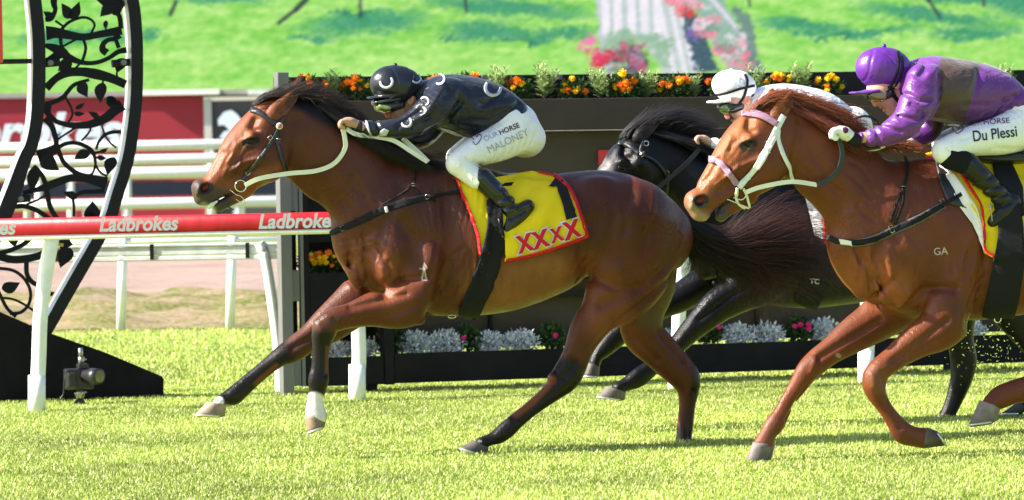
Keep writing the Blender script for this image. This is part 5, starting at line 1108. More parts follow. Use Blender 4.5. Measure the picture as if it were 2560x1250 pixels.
s.groove([(2440, 520), (2450, 620), (2440, 720), (2418, 800)], 26, 9, 1); s.groove([(2300, 560), (2330, 650), (2300, 720)], 24, 5, 1); s.groove([(2270, 760), (2310, 720), (2370, 720)], 12, 8, 1)
s.groove([(2280, 480), (2220, 590)], 14, 4, 1)
ripples(s, 2150, 650, 26, 60, 16, 1.3, 54, 5, 2.1, 30, 0, 13); ripples(s, 2230, 650, 45, 70, 16, 1.25, 54, 5, 2.0, 60, 1, 14); ripples(s, 2420, 700, 40, 80, 14, 1.8, 70, 6, 2.2, 100, 1, 15)
ripples(s, 2100, 480, 70, 80, 10, .9, 80, 7, 2.0, 60, 1, 17); ripples(s, 1830, 410, 40, 56, 16, 2.2, 40, 3.4, 1.8, 38, 0, 18)
limb(s, [(2200, 690, 2310, 800, 48), (2150, 760, 2228, 842, 42), (2105, 800, 2166, 872, 34), (2055, 850, 2107, 899, 29), (2020, 880, 2068, 926, 27), (1996, 908, 2042, 946, 26), (1978, 944, 2022, 968, 21), (1952, 992, 1993, 1005, 16), (1930, 1030, 1974, 1042, 17), (1911, 1054, 1962, 1068, 20), (1898, 1080, 1942, 1090, 18), (1883, 1105, 1937, 1111, 21)], -64, mods=[([(2045, 895), (2120, 845), (2190, 800)], 8, 5, 1, -50), ([(2010, 965), (1960, 1050)], 4, 4, 0, -60), ([(2030, 900), (2020, 930)], 7, -3, 0, -60)])
limb(s, [(2350, 640, 2450, 720, 48), (2320, 720, 2435, 800, 46), (2298, 785, 2412, 842, 45), (2245, 830, 2342, 874, 37), (2194, 885, 2276, 906, 30), (2162, 920, 2230, 936, 28), (2155, 952, 2216, 960, 28), (2164, 985, 2217, 981, 24), (2194, 1026, 2231, 1014, 17), (2216, 1063, 2256, 1044, 17), (2235, 1099, 2279, 1063, 20), (2270, 1114, 2294, 1068, 19), (2305, 1121, 2316, 1070, 21)], 76, mods=[([(2230, 905), (2300, 850), (2360, 800)], 8, 5, 1, 100), ([(2270, 890), (2340, 850)], 7, 4, 1, 100), ([(2215, 1000), (2250, 1070)], 4, 3.5, 0, 90), ([(2175, 935), (2180, 965)], 9, -3, 0, 90), ([(2200, 930), (2205, 960)], 6, 4, 0, 90)])
s.blob(2396, 828, 22, 18, 18, 78, 0, 12)
limb(s, [(2740, 550, 2940, 560, 74), (2720, 640, 2935, 660, 66), (2695, 710, 2860, 740, 56), (2665, 780, 2775, 820, 42), (2652, 850, 2745, 875, 30), (2640, 900, 2730, 950, 27), (2600, 925, 2650, 985, 22), (2555, 941, 2580, 1003, 18), (2520, 952, 2548, 1008, 19), (2480, 970, 2520, 1017, 19), (2449, 1001, 2502, 1018, 21)], 72, k=20)
limb(s, [(2760, 640, 2930, 650, 60), (2790, 730, 2920, 730, 50), (2820, 820, 2920, 800, 34), (2850, 890, 2940, 860, 26), (2880, 940, 2945, 925, 24), (2890, 1000, 2935, 1000, 17), (2880, 1080, 2925, 1085, 18), (2870, 1110, 2910, 1120, 18)], -64, k=18)
V, Q, L = s.mesh(1); px = proj(V); T3 = bvh_of(V, Q); W3 = (V, px, L)
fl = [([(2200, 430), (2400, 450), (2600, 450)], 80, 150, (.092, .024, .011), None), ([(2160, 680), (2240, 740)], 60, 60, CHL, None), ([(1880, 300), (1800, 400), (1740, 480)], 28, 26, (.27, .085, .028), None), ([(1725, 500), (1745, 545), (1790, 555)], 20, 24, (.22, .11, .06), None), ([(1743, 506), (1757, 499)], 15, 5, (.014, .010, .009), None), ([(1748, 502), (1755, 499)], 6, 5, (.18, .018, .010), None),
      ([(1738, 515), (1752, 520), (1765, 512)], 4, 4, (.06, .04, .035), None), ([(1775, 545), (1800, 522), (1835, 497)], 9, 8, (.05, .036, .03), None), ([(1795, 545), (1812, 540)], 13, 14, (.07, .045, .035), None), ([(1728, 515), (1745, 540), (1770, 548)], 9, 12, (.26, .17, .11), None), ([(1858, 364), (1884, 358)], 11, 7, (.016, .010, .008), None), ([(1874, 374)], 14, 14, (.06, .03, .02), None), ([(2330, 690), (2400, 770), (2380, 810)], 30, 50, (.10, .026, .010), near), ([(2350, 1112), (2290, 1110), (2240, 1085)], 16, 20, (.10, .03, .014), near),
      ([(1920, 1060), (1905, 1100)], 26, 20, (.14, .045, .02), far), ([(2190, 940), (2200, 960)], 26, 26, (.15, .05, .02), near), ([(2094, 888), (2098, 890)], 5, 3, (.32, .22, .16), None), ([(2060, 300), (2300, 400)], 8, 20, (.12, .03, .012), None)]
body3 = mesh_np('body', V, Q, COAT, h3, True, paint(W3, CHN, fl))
hoof(F3, (1882, 1105), (1938, 1112), (1860, 1163), (1928, 1148), 27, -64, (.17, .14, .13), h3)
hoof(F3, (2307, 1122), (2317, 1068), (2364, 1114), (2338, 1076), 26, 76, (.09, .07, .065), h3)
hoof(F3, (2449, 1000), (2503, 1018), (2421, 1062), (2491, 1052), 27, 72, (.22, .18, .16), h3); hoof(F3, (2868, 1112), (2910, 1120), (2855, 1150), (2908, 1150), 25, -64, (.15, .12, .11), h3)
ear(F3, (1938, 292), (1966, 258), (1993, 224), 19, 30, (.22, .066, .02), h3); ear(F3, (1915, 270), (1925, 245), (1932, 222), 14, -28, (.32, .10, .03), h3)
eye(F3, 1871, 359, 13, 9, 40, [T3], h3); T_ = [T3]
RC = (.15, .036, .014)
cl = [[(1880, 285, 10), (1900, 258, 10), (1935, 240, 8), (1965, 245, 8)], [(1900, 268, 0), (1940, 236, 6), (1975, 240, 8), (2010, 262, 4)], [(1960, 262, 0), (2000, 250, 6), (2050, 262, 6), (2090, 285, 4)], [(2020, 280, 0), (2060, 268, 8), (2110, 290, 8), (2150, 312, 4)], [(2080, 308, 0), (2110, 300, 12), (2140, 320, 12), (2165, 345, 8)], [(2140, 340, 0), (2170, 350, 12), (2200, 366, 12), (2225, 372, 8)], [(2230, 372, 0), (2270, 366, 14), (2310, 372, 14), (2340, 385, 10)]]
strands('mane', F3, cl, 2800, HAIR, h3, (.0015, .0003), 8, 16, 16, RC, (.30, .085, .03), 4, 12)
strands('mane', F3, [[(1985, 268, 24), (2030, 292, 44), (2080, 318, 52), (2120, 350, 54)], [(2070, 305, 24), (2110, 335, 50), (2150, 365, 58), (2180, 385, 60)]], 1100, HAIR, h3, (.0018, .0005), 7, 8, 10, RC, None, 3, 12)
strands('tail', F3, [[(2955, 520, 0), (3040, 560, 0), (3150, 600, 0), (3300, 640, 0)], [(2955, 540, 0), (3040, 620, 0), (3120, 690, 0), (3200, 760, 0)]], 900, HAIR, h3, (.002, .0006), 6, 18, 20, RC, None, 6, 12)
strap('browband', [(1855, 284), (1880, 284), (1915, 296), (1942, 312)], 15, T_, MAUV, h3, .010, .010)
strap('noseband', [(1777, 400), (1795, 403), (1815, 424), (1835, 452), (1842, 462)], 15, T_, MAUV, h3, .010, .010)
strap('cheek_strap', [(1958, 290), (1940, 325), (1915, 375), (1885, 425), (1858, 455), (1845, 468)], 15, T_, WBRI, h3, .008, .006); strap('cheek_strap', [(1935, 345), (1912, 390), (1895, 420)], 9, T_, WBRI, h3, .021, .004)
strap('throat_strap', [(1946, 325), (1945, 350), (1958, 390), (1972, 420), (1984, 452)], 9, T_, WBRI, h3, .008, .005)
for x, y, a in ((1922, 355, .6), (1917, 382, .6), (1868, 447, .6), (1851, 458, .6), (1942, 312, .2)): buckle(x, y, 7, 4, a, T_, F3, WBRI, h3)
ring_on('bit_ring', 1850, 483, 15, 1.8, T_, F3, RING, h3, 34)
strap('chin_strap', [(1842, 470), (1840, 495), (1848, 512), (1872, 520)], 6, T_, WLEA, h3, .014, .004); strap('chin_strap', [(1858, 470), (1866, 492), (1872, 518)], 6, T_, WLEA, h3, .014, .004)
q = MB(); q.tube(catmull([tuple(F3.hit(x, y, l)) for x, y, l in ((1818, 498, 28), (1838, 506, 34), (1860, 515, 36), (1874, 521, 34))], 5), .003, 6); q.build('bit_bar', RING, h3, True)
free_band('rein', [(1864, 481, 44), (1900, 468, 54), (1960, 456, 60), (1995, 455, 62), (2042, 462, 64)], 11, F3, WLEA, h3, .004)
RUB = mat('rubber_grip', (.03, .04, .045), .6, .3, bump=(80, .3, (1, 1, 1)))
free_band('rein_grip', [(2042, 462, 64), (2075, 446, 68), (2098, 420, 72), (2106, 385, 76), (2100, 355, 76), (2092, 344, 76)], 12, F3, RUB, h3, .006)
q = MB(); q.tube(catmull([tuple(F3.hit(x, y, l)) for x, y, l in ((2112, 352, 60), (2130, 365, 62), (2165, 372, 62), (2200, 368, 60))], 6), .009, 6); q.build('rein_grip', RUB, h3, True)
q = MB(); q.tube(catmull([tuple(F3.hit(x, y, l)) for x, y, l in ((2140, 295, 20), (2165, 290, 10), (2190, 300, 0), (2200, 318, -10))], 6), .006, 6); q.build('rein_grip', RUB, h3, True)
free_band('rein', [(2168, 374, 60), (2190, 372, 58), (2212, 364, 56)], 9, F3, WLEA, h3, .004)
strap('breast_strap', [(2070, 592), (2092, 602), (2120, 607), (2170, 602), (2230, 578), (2300, 545), (2360, 512)], [12, 14, 16, 19, 20, 19, 17], T_, GWEB, h3, .005, .005); strap('breast_strap', [(2076, 595), (2103, 604), (2170, 602), (2230, 578), (2300, 545), (2358, 513)], 13, T_, BWEB, h3, .009, .004); strap('breast_strap', [(2350, 515), (2400, 488), (2440, 462)], 9, T_, BWEB, h3, .018, .004)
drape('label_tab', [(2100, 597), (2130, 602), (2130, 614), (2104, 610)], T_, WLEA, h3, .012, .002, 4)
strap('neck_strap', [(2262, 390), (2268, 420), (2262, 460), (2245, 500), (2225, 555)], 7, T_, BWEB, h3, .006, .004); strap('neck_strap', [(2260, 470), (2255, 510), (2236, 560)], 6, T_, BWEB, h3, .008, .004)
buckle(2258, 471, 5, 4, 0, T_, F3, RING, h3); buckle(2355, 504, 5, 6, .5, T_, F3, RING, h3); buckle(2227, 572, 5, 9, .4, T_, F3, RING, h3)
brand_text('GA', 2334, 638, 26, R(-4), T_, CHALK, h3, bold=.01)
def wr3(x, y): return .005*math.sin((x-y*.5)/20)+.006*math.sin(y/34+x/80)+.004
drape('pad', [(2336, 400), (2350, 395), (2440, 520), (2425, 524), (2370, 510), (2350, 460)], T_, BLEA, h3, .008, .006, 9, relax=4)
cl3 = drape('saddle_cloth', [(2312, 384), (2350, 372), (2600, 380), (2760, 400), (2790, 470), (2810, 560), (2700, 610), (2560, 640), (2485, 646), (2460, 632), (2452, 590), (2440, 540), (2410, 490), (2380, 440), (2345, 408)], T_, YEL, h3, .014, .004, 11, relax=10, wrfn=wr3)
TC3 = cloth_bvh(cl3); TT3 = [T3, TC3]
drape('lining', [(2348, 412), (2385, 432), (2412, 470), (2440, 520), (2452, 560), (2458, 600), (2462, 632), (2448, 600), (2430, 560), (2400, 520), (2370, 465)], TT3, WCL, cl3, .008, .004, 8, relax=3)
strap('trim', [(2314, 388), (2345, 402), (2390, 425), (2420, 470), (2450, 520), (2457, 580), (2462, 622), (2486, 642)], 7, TT3, REDT, cl3, 0.021, .004, 5)
drape('girth', strip([(2512, 500), (2526, 570), (2522, 650), (2506, 740), (2490, 795)], [62, 62, 74, 78, 76]), TT3, BWEB, h3, .020, .006, 8); drape('girth_flap', [(2478, 400), (2520, 395), (2555, 470), (2560, 540), (2500, 540)], TT3, BWEB, h3, .012, .005, 10)
ring_on('girth_ring', 2494, 797, 9, 2, [], F3, RING, h3, 60)
s = Sculpt(F3, .007, .02); s.chain([('c', 2400, 392, 14, 60, 0), ('c', 2480, 398, 18, 92, 0), ('c', 2560, 392, 16, 98, 0), ('c', 2610, 380, 12, 70, 0)], k=10); V, Q, L = s.mesh(1); mesh_np('saddle', V, Q, BLEA, h3)

# ---------------------------------------------------------------- horse 2 : black, behind
BKH = (.0042, .0038, .005)
F2 = Frame(2345, 21.8)
h2 = thing('horse', 'black racehorse between the bay and the chestnut, farther from us', 'horse', F2.hit(2150, 1045), 'racehorses galloping past the finish')
s = Sculpt(F2, .0085, gd=1.3)
s.chain([(1850, 445, 1790, 690, 68), (1920, 412, 1880, 745, 92), (2000, 410, 1985, 768, 106), (2090, 422, 2090, 762, 122), (2180, 425, 2190, 748, 128), (2270, 425, 2270, 728, 128), (2350, 432, 2340, 702, 122), (2430, 450, 2410, 700, 116), (2490, 495, 2460, 690, 98)], k=22, cap=(2.2, 1.25), p=2.15)
s.chain([(1620, 335, 1645, 480, 42), (1680, 338, 1662, 505, 45), (1740, 352, 1696, 552, 54), (1800, 380, 1732, 612, 66), (1862, 402, 1775, 665, 80)], k=24, cap=(1.3, 1.6), mods=[([(1665, 480), (1700, 530), (1750, 610)], 12, 6, 0, 50), ([(1690, 370), (1740, 450), (1790, 520)], 50, -4, 0, 50)])
s.chain([(1592, 335, 1652, 468, 45), (1549, 354, 1620, 495, 50), (1521, 392, 1590, 520, 44), (1504, 424, 1562, 540, 36), (1488, 462, 1536, 556, 30), (1478, 495, 1515, 565, 28)], k=14, cap=(1.2, 1.1), p=2.2)
for sd in (1, -1): s.blob(1620, 430, 40, 42, 20, 34*sd, 0, 20); s.blob(1560, 402, 17, 9, 9, 44*sd, 20, 10); s.blob(1850, 620, 60, 86, 40, 58*sd, -10, 28)
s.groove([(1568, 368), (1562, 386), (1570, 396)], 8, 7, 0, 40); s.groove([(1535, 375), (1520, 410)], 5, 3, 0, 40); s.blob(1602, 408, 22, 24, 14, 48, 0, 8)
s.blob(1765, 640, 34, 60, 36, 14, -5, 16); s.blob(1805, 650, 30, 52, 34, 44, 0, 14); s.groove([(1785, 600), (1787, 660), (1800, 700)], 6, 9, 0, 40); s.groove([(1830, 600), (1822, 660)], 7, 6, 1, 40)
limb(s, [(1900, 600, 1985, 700, 46), (1862, 655, 1945, 745, 44), (1826, 688, 1888, 768, 38), (1770, 730, 1822, 797, 31), (1715, 795, 1762, 836, 27), (1684, 836, 1722, 868, 26), (1655, 866, 1690, 893, 20), (1612, 905, 1646, 932, 16), (1580, 926, 1612, 962, 18), (1552, 948, 1580, 973, 16), (1526, 961, 1563, 979, 18)], 66, mods=[([(1745, 800), (1820, 740), (1880, 710)], 7, 4, 1, 80)])
limb(s, [(1820, 620, 1880, 720, 42), (1775, 655, 1835, 745, 40), (1730, 676, 1786, 746, 36), (1680, 712, 1722, 774, 32), (1620, 750, 1652, 800, 28), (1558, 790, 1590, 836, 26), (1504, 836, 1556, 864, 24), (1489, 862, 1528, 884, 20), (1478, 884, 1508, 896, 17), (1471, 905, 1500, 913, 18)], -58)
limb(s, [(2300, 560, 2490, 560, 66), (2300, 650, 2490, 650, 60), (2320, 730, 2460, 720, 48), (2350, 800, 2440, 795, 36), (2366, 850, 2436, 850, 28), (2374, 900, 2444, 905, 25), (2374, 945, 2432, 950, 23), (2366, 985, 2410, 1000, 17), (2354, 1020, 2394, 1030, 17), (2340, 1048, 2380, 1058, 18)], -56, k=18)
limb(s, [(2310, 560, 2500, 560, 68), (2340, 650, 2510, 650, 60), (2420, 730, 2530, 710, 46), (2480, 800, 2570, 760, 34), (2530, 850, 2610, 820, 28), (2575, 900, 2640, 880, 25), (2590, 930, 2640, 940, 22), (2575, 955, 2610, 985, 17), (2555, 985, 2590, 1010, 17), (2540, 1000, 2570, 1025, 19)], 60, k=18)
V, Q, L = s.mesh(1); px = proj(V); T2 = bvh_of(V, Q); T_ = [T2]
fl = [([(1500, 400), (1520, 420), (1500, 440)], 14, 16, (.10, .095, .095), None), ([(1680, 945), (1672, 952)], 4, 3, (.15, .14, .12), None)]
body2 = mesh_np('body', V, Q, COAT, h2, True, paint((V, px, L), BKH, fl))
hoof(F2, (1518, 965), (1565, 980), (1492, 991), (1562, 1000), 24, 66, (.16, .14, .13), h2); hoof(F2, (1470, 906), (1500, 914), (1458, 940), (1498, 941), 22, -58, (.10, .085, .08), h2); hoof(F2, (2340, 1050), (2380, 1060), (2326, 1080), (2378, 1082), 24, -56, (.05, .04, .04), h2); hoof(F2, (2545, 1004), (2572, 1022), (2502, 1034), (2556, 1034), 22, 60, (.05, .045, .045), h2)
ear(F2, (1596, 345), (1624, 320), (1652, 294), 16, 28, (.014, .012, .013), h2, (.03, .02, .02)); ear(F2, (1580, 330), (1594, 312), (1602, 298), 13, -24, BKH, h2)
eye(F2, 1556, 422, 12, 8, 40, T_, h2)
strands('mane', F2, [[(1562, 345, 10), (1580, 318, 10), (1615, 298, 8), (1650, 285, 8)], [(1590, 325, 0), (1630, 300, 6), (1670, 284, 8), (1715, 282, 4)], [(1640, 332, 0), (1670, 302, 6), (1715, 290, 8), (1760, 305, 4)], [(1690, 340, 0), (1720, 318, 6), (1760, 312, 8), (1795, 325, 6)], [(1730, 350, 0), (1760, 335, 8), (1790, 345, 8), (1820, 360, 6)]], 2000, HAIR, h2, (.0016, .0003), 7, 14, 16, (.010, .009, .010), (.03, .025, .028), 4, 12)
strands('mane', F2, [[(1640, 332, 24), (1690, 345, 44), (1740, 362, 50), (1780, 378, 50)], [(1720, 350, 24), (1770, 370, 48), (1810, 390, 52), (1840, 405, 54)]], 700, HAIR, h2, (.0018, .0005), 7, 8, 10, (.010, .009, .010), None, 3, 12)
strands('tail', F2, [[(2500, 500, 0), (2580, 540, 0), (2680, 580, 0), (2800, 620, 0)], [(2500, 520, 0), (2580, 600, 0), (2660, 660, 0), (2720, 740, 0)]], 900, HAIR, h2, (.002, .0006), 6, 16, 20, (.012, .01, .01), None, 6, 12)
strap('browband', [(1546, 358), (1570, 364), (1598, 384)], 10, T_, BLEA, h2, .008, .006); strap('cheek_strap', [(1610, 350), (1602, 382), (1640, 405), (1665, 440), (1670, 480), (1660, 500)], 7, T_, BLEA, h2, .012, .006)
buckle(1667, 433, 4, 6, 0, T_, F2, RING, h2, 1.5); buckle(1606, 388, 6, 4, .5, T_, F2, RING, h2, 1.5); ring_on('bridle_ring', 1615, 360, 6, 1.4, T_, F2, RING, h2)
free_band('rein', [(1560, 540, 44), (1620, 490, 56), (1680, 440, 62), (1720, 405, 66), (1752, 368, 66)], 11, F2, BLEA, h2, .005)
c2 = drape('saddle_cloth', [(2008, 470), (2060, 460), (2180, 440), (2280, 450), (2290, 600), (2180, 640), (2100, 648), (2060, 620), (2040, 560)], T_, YEL, h2, .012, .004, 12, relax=8); TT2 = [T2, cloth_bvh(c2)]
drape('lining', [(2005, 470), (2050, 470), (2062, 600), (2036, 590)], TT2, WCL, c2, .016, .003, 8)
strap('trim', [(2040, 480), (2056, 530), (2063, 610)], 5, TT2, REDT, c2, 0.023, .003, 5); strap('trim', [(2085, 646), (2130, 646), (2180, 640)], 6, TT2, REDT, c2, 0.021, .003, 5)
drape('girth', strip([(2060, 600), (2050, 660), (2030, 720), (2010, 762)], [66, 66, 64, 60]), TT2, BWEB, h2, .013, .006, 10)
text_on('girth_letters', 'TC', 2023, 705, 17, R(4), TT2, WCL, h2, .022, bold=.04)
s = Sculpt(F2, .008, .02); s.chain([('c', 2040, 432, 12, 60, 0), ('c', 2110, 430, 15, 88, 0), ('c', 2190, 424, 12, 80, 0)], k=10); V, Q, L = s.mesh(1); mesh_np('saddle', V, Q, BLEA, h2)
# ================================================================ RIDERS
SKIN = mat('skin', rough=.45, spec=.35, attr=True, noise=(30, .06), bump=(180, .12, (1, 1, 1)))
SILKB = mat('satin_black', (.007, .0095, .020), .33, .4, sheen=.05, bump=[(4, .9, (1, 1, 1.6), .045), (12, .4, (1, .6, 1.8), .012)])
SILKA = mat('satin_coloured', rough=.40, spec=.5, sheen=.2, attr=True, bump=[(4, .9, (1, 1, 1.6), .045), (12, .4, (1, .6, 1.8), .012)])
SILKW = mat('satin_white', (.78, .78, .82), .5, .4, bump=[(6, .8, (1, 1, 1), .04), (15, .5, (1, 1, 1), .02)])
BREE = mat('white_breeches', (.80, .80, .80), .6, .35, bump=[(5, .6, (1, 1, 1), .03), (24, .5, (1.6, 1, .4), .015)])
BOOT = mat('polished_boot', (.004, .005, .007), .16, .45, coat=.3, bump=[(6, .7, (1, 1, 1))]); BOOTD = mat('worn_boot', (.006, .006, .007), .3, .35, coat=.1, bump=[(9, .9, (1, 1, 1))])
CAPB = mat('cap_black', (.010, .012, .018), .3, .5, bump=[(9, .7, (1, 1, 1)), (22, .4, (1, 1, 1))]); CAPP = mat('cap_purple', (.105, .020, .25), .36, .5, bump=[(9, .7, (1, 1, 1)), (22, .5, (1, 1, 1))]); CAPW = mat('cap_white', (.80, .80, .80), .4, .5, bump=[(6, .3, (1, 1, 1))])
GOG = mat('goggle_black', (.012, .013, .012), .2, .6); LENG = mat('goggle_lens_green', (.10, .16, .03), .08, .8, coat=1); LENA = mat('goggle_lens_amber', (.16, .11, .05), .06, .8, coat=1)
EMBL = mat('emblem_pale', (.44, .46, .52), .4, .4); GLOV = mat('white_glove', (.74, .74, .73), .7, .2, bump=(40, .3, (1, 1, 1))); SOCK = mat('black_sock', (.012, .012, .013), .9, .1); INK = mat('ink_dark', (.02, .03, .05), .7, .2); INKG = mat('ink_grey', (.38, .38, .44), .7, .2); INKR = mat('ink_plum', (.10, .02, .06), .7, .2); INKB = mat('ink_blue', (.10, .12, .20), .7, .2)
BAND = mat('elastic_black', (.012, .012, .014), .7, .2); BRASS = mat('clip_brass', (.5, .42, .2), .35, .4, metal=.8)
def shoe_mark(x, y, r, ang, T, parent, w_=None, off=.004, n=3.9):
    a = np.linspace(-n/2, n/2, 9)+ang; pts = [(x+r*math.sin(t), y+r*math.cos(t)*1.0) for t in a]; ww = w_ or r*.42
    return drape('horseshoe_mark', strip(pts, [ww*.8]+[ww]*7+[ww*.8]), T, EMBL, parent, off, .0015, max(2.5, r*.16))
def rider(fr, sp, name_label, loc):
    t = thing('person', sp['label'], 'jockey', loc, 'jockeys')
    h = .0046
    # ---- body : one continuous skin mesh under the clothes
    s = Sculpt(fr, h, .02)
    sh = lambda L, g: [(*q[:3], q[3]-g, q[4]-g, q[5]) for q in L]
    s.chain(sp['torso'], k=14, grow=-15); s.chain(sp['pelvis'], k=14, grow=-14)
    for L in (sp['arm'], sp['arm_far']): s.chain(sh(L[:-3], 14)+sh(L[-3:-1], 8)+sh(L[-1:], 3), k=10)
    for L in (sp['thigh'], sp['thigh_far'], sp['calf'], sp['calf_far']): s.chain(sh(L, 12), k=10)
    s.chain(sp['neck'], k=10); s.chain(sp['face'], k=8)
    cx, cy, rx, ry, rl = sp['skull']; s.blob(cx, cy, rx*.86, ry*.84, rl*.86, 0, 0, 10)
    nx, ny = sp['nose']; bx, by = sp['bridge']; s.chain([('c', bx, by, 4, 6, 0), ('c', (bx+nx)/2, (by+ny)/2, 5.5, 6, 0), ('c', nx, ny, 6, 8, 0)], k=5)
    for (x, y, r_, l_) in sp['lips']: s.blob(x, y, r_, r_*.7, l_, 0, 0, 4)
    chx, chy = sp['chin']; s.blob(chx, chy, 10, 9, 12, 0, 0, 8)
    ex, ey, er = sp['ear']
    for sd in (1, -1):
        s.blob(ex, ey, er*.72, er, 5.5, sp['earl']*sd, sp.get('eara', 10), 4); s.blob(ex-er*.1, ey-er*.1, er*.36, er*.55, 4.5, (sp['earl']+5)*sd, 10, 3, sub=True)
        s.blob(sp['eye'][0], sp['eye'][1], 6, 5, 8, 24*sd, 0, 5, sub=True); s.blob(sp['eye'][0]+1, sp['eye'][1], 5, 4.5, 6, 18*sd, 0, 2)
    for g in sp.get('fgroove', []): s.groove(*g)
    for (hx, hy, yc, ang, gl) in sp['hands']:       # fist with four fingers curled round the rein and a thumb at the side
        co, si = math.cos(ang), math.sin(ang); q = sp.get('hs', 1.0)
        f = lambda a, b: (hx+(a*co-b*si)*q, hy+(a*si+b*co)*q)
        s.chain([('c', *f(24, 3), 11*q, 13*q, yc), ('c', *f(12, 0), 12.5*q, 18*q, yc), ('c', *f(2, -1), 11*q, 19*q, yc)], k=5)
        for i, (o, ln) in enumerate(((14, .92), (5, 1.0), (-5, .98), (-14, .84))):
            dx = -abs(o-2)*.12
            s.chain([('c', *f(0-dx, -3), 5.6*q, 5*q, yc+o*q), ('c', *f(-12*ln-dx, -1+i*.6), 5.4*q, 4.9*q, yc+o*q), ('c', *f(-15*ln-dx, 9+i*.5), 5.0*q, 4.6*q, yc+o*q), ('c', *f(-5-dx, 15), 4.6*q, 4.4*q, yc+o*q)], k=1.6)
        sd = -1 if yc > 0 else 1
        s.chain([('c', *f(16, 4), 7*q, 6*q, yc+15*sd*q), ('c', *f(4, 8), 6*q, 5.5*q, yc+20*sd*q), ('c', *f(-8, 10), 5.3*q, 5*q, yc+18*sd*q), ('c', *f(-14, 14), 4.4*q, 4*q, yc+12*sd*q)], k=3)
    V, Q, L = s.mesh(1); px = proj(V); base = sp['skin']
    fl = [([sp['nose']], 10, 8, tuple(np.array(base)*np.array([1.15, .72, .68])), None), ([(ex, ey)], er*.6, er*.6, tuple(np.array(base)*np.array([1.05, .7, .62])), None)]
    fl += [([l[:2]], 4, 3, tuple(np.array(base)*np.array([.95, .5, .5])), None) for l in sp['lips']]
    if sp.get('stub'): fl.append((sp['stub'], 14, 12, tuple(np.array(base)*.62), None))
    C = paint((V, px, L), base, fl); mesh_np('body', V, Q, SKIN, t, True, C); TB = bvh_of(V, Q)
    # hair at the nape
    s = Sculpt(fr, h, .012); s.chain(sp['hair'], k=5); V, Q, L = s.mesh(1); mesh_np('hair', V, Q, HAIR, t, True, np.tile(np.array([.035, .022, .014]), (len(V), 1)))
    # ---- shirt
    s = Sculpt(fr, h, .02, gd=1.7); s.chain(sp['torso'], k=22, p=2.2, cap=(1, 4), grow=2); s.chain(sp['arm'], k=10, cap=(1, 3)); s.chain(sp['arm_far'], k=10, cap=(1, 3)); s.chain(sp['collar'], k=8, cap=(4, 4)); 
    for g in sp['folds']: s.groove(*g)
    V, Q, L = s.mesh(1); px = proj(V)
    col = sp['shirtcol']((V, px, L)) if sp.get('shirtcol') else None
    mesh_np('silks', V, Q, sp['silk'], t, True, col); TSH = bvh_of(V, Q); sil = t.children[-1] if False else [c for c in bpy.data.objects if c.parent == t and c.name.startswith('silks')][-1]
    # ---- breeches
    s = Sculpt(fr, h, .02, gd=1.4); s.chain(sp['pelvis'], k=16, cap=(3, 1), grow=-1.5)
    for L_ in (sp['thigh'], sp['thigh_far']): s.chain(L_, k=14, cap=(1, 1))
    for L_ in (sp['calf'], sp['calf_far']): s.chain(L_, k=9, cap=(1, 3))
    for g in sp['bfolds']: s.groove(*g)
    V, Q, L = s.mesh(1); bre = mesh_np('breeches', V, Q, BREE, t); TBR = bvh_of(V, Q)
    # ---- boots
    TBO = []
    for sd, bl, ft in ((1, sp['boot'], sp['foot']), (-1, sp['boot'], sp['foot'])):
        s = Sculpt(fr, h, .02); m_ = lambda LL: [(q[0], q[1], q[2], q[3], q[4], q[5]*sd) for q in LL]
        s.chain(m_(bl), k=9, cap=(5, 1)); s.chain(m_(ft), k=10, cap=(1, 1.1), p=2.3)
        if sd > 0:
            for g in sp['bootfold']: s.groove(*g)
        V, Q, L = s.mesh(1); bo = mesh_np('boot', V, Q, sp['bootm'], t)
        if sd > 0: TBO = [bvh_of(V, Q)]
        # stirrup iron
        fx, fy = sp['stir']; yl = ft[-1][5]*sd; q = MB(); W_ = ft[-1][4]*1.25
        arc = [fr.hit(fx+sp['stira'][0]*k, fy+sp['stira'][1]*k-abs(0), yl+W_*math.cos(a_)) for k, a_ in ((1-math.sin(a2), a2) for a2 in np.linspace(0, math.pi, 15))]
        q.tube(arc, .004, 6); q.tube([arc[0], arc[-1]], [.008, .008], 6); st_ = q.build('stirrup', sp.get('stirm', GOG), t, True)
        q = MB(); q.tube([fr.hit(fx+sp['stira'][0]*0, fy+sp['stira'][1]*0, yl), fr.hit(*sp['leather'], yl*.75)], .006, 6, flat=3); q.build('stirrup_leather', BLEA, t, True)
    # ---- helmet with silk cover
    s = Sculpt(fr, h*.8, .015); s.blob(cx, cy, rx, ry, rl, 0, sp.get('hang', 0), 4)
    if sp.get('hback'): s.chain(sp['hback'], k=14)
    sx, sy, srx, sry, sa = sp['hcut']; s.blob(sx, sy, srx, sry, rl*1.9, 0, sa, 3, sub=True)
    s.chain(sp['peak'], k=3, p=2.4)
    for g in sp.get('hfold', []): s.groove(*g)
    V, Q, L = s.mesh(1); he = mesh_np('helmet', V, Q, sp['capm'], t); TH = bvh_of(V, Q)
    x, y = sp['button']; q = MB(); q.ball(np.array(fr.hit(x, y, 0)), .012, 10, 6); q.build('cap_button', sp['capm'], he, True)
    # ---- goggles
    s = Sculpt(fr, h*.8, .012); s.chain(sp['gog'], k=4, p=2.5); V, Q, L = s.mesh(1); go = mesh_np('goggles', V, Q, GOG, t); TG = bvh_of(V, Q)
    if sp.get('gog2'):
        s = Sculpt(fr, h*.8, .012); s.chain(sp['gog2'], k=3, p=2.5); V, Q, L = s.mesh(1); mesh_np('spare_goggles', V, Q, GOG, t)
    drape('lens', sp['lens'], [TG], sp['lensm'], go, .003, .002, 4)
    for pts, wd in sp['straps']: strap('goggle_strap', pts, wd, [TH, TB, TG], BAND, go, .003, .003, 5)
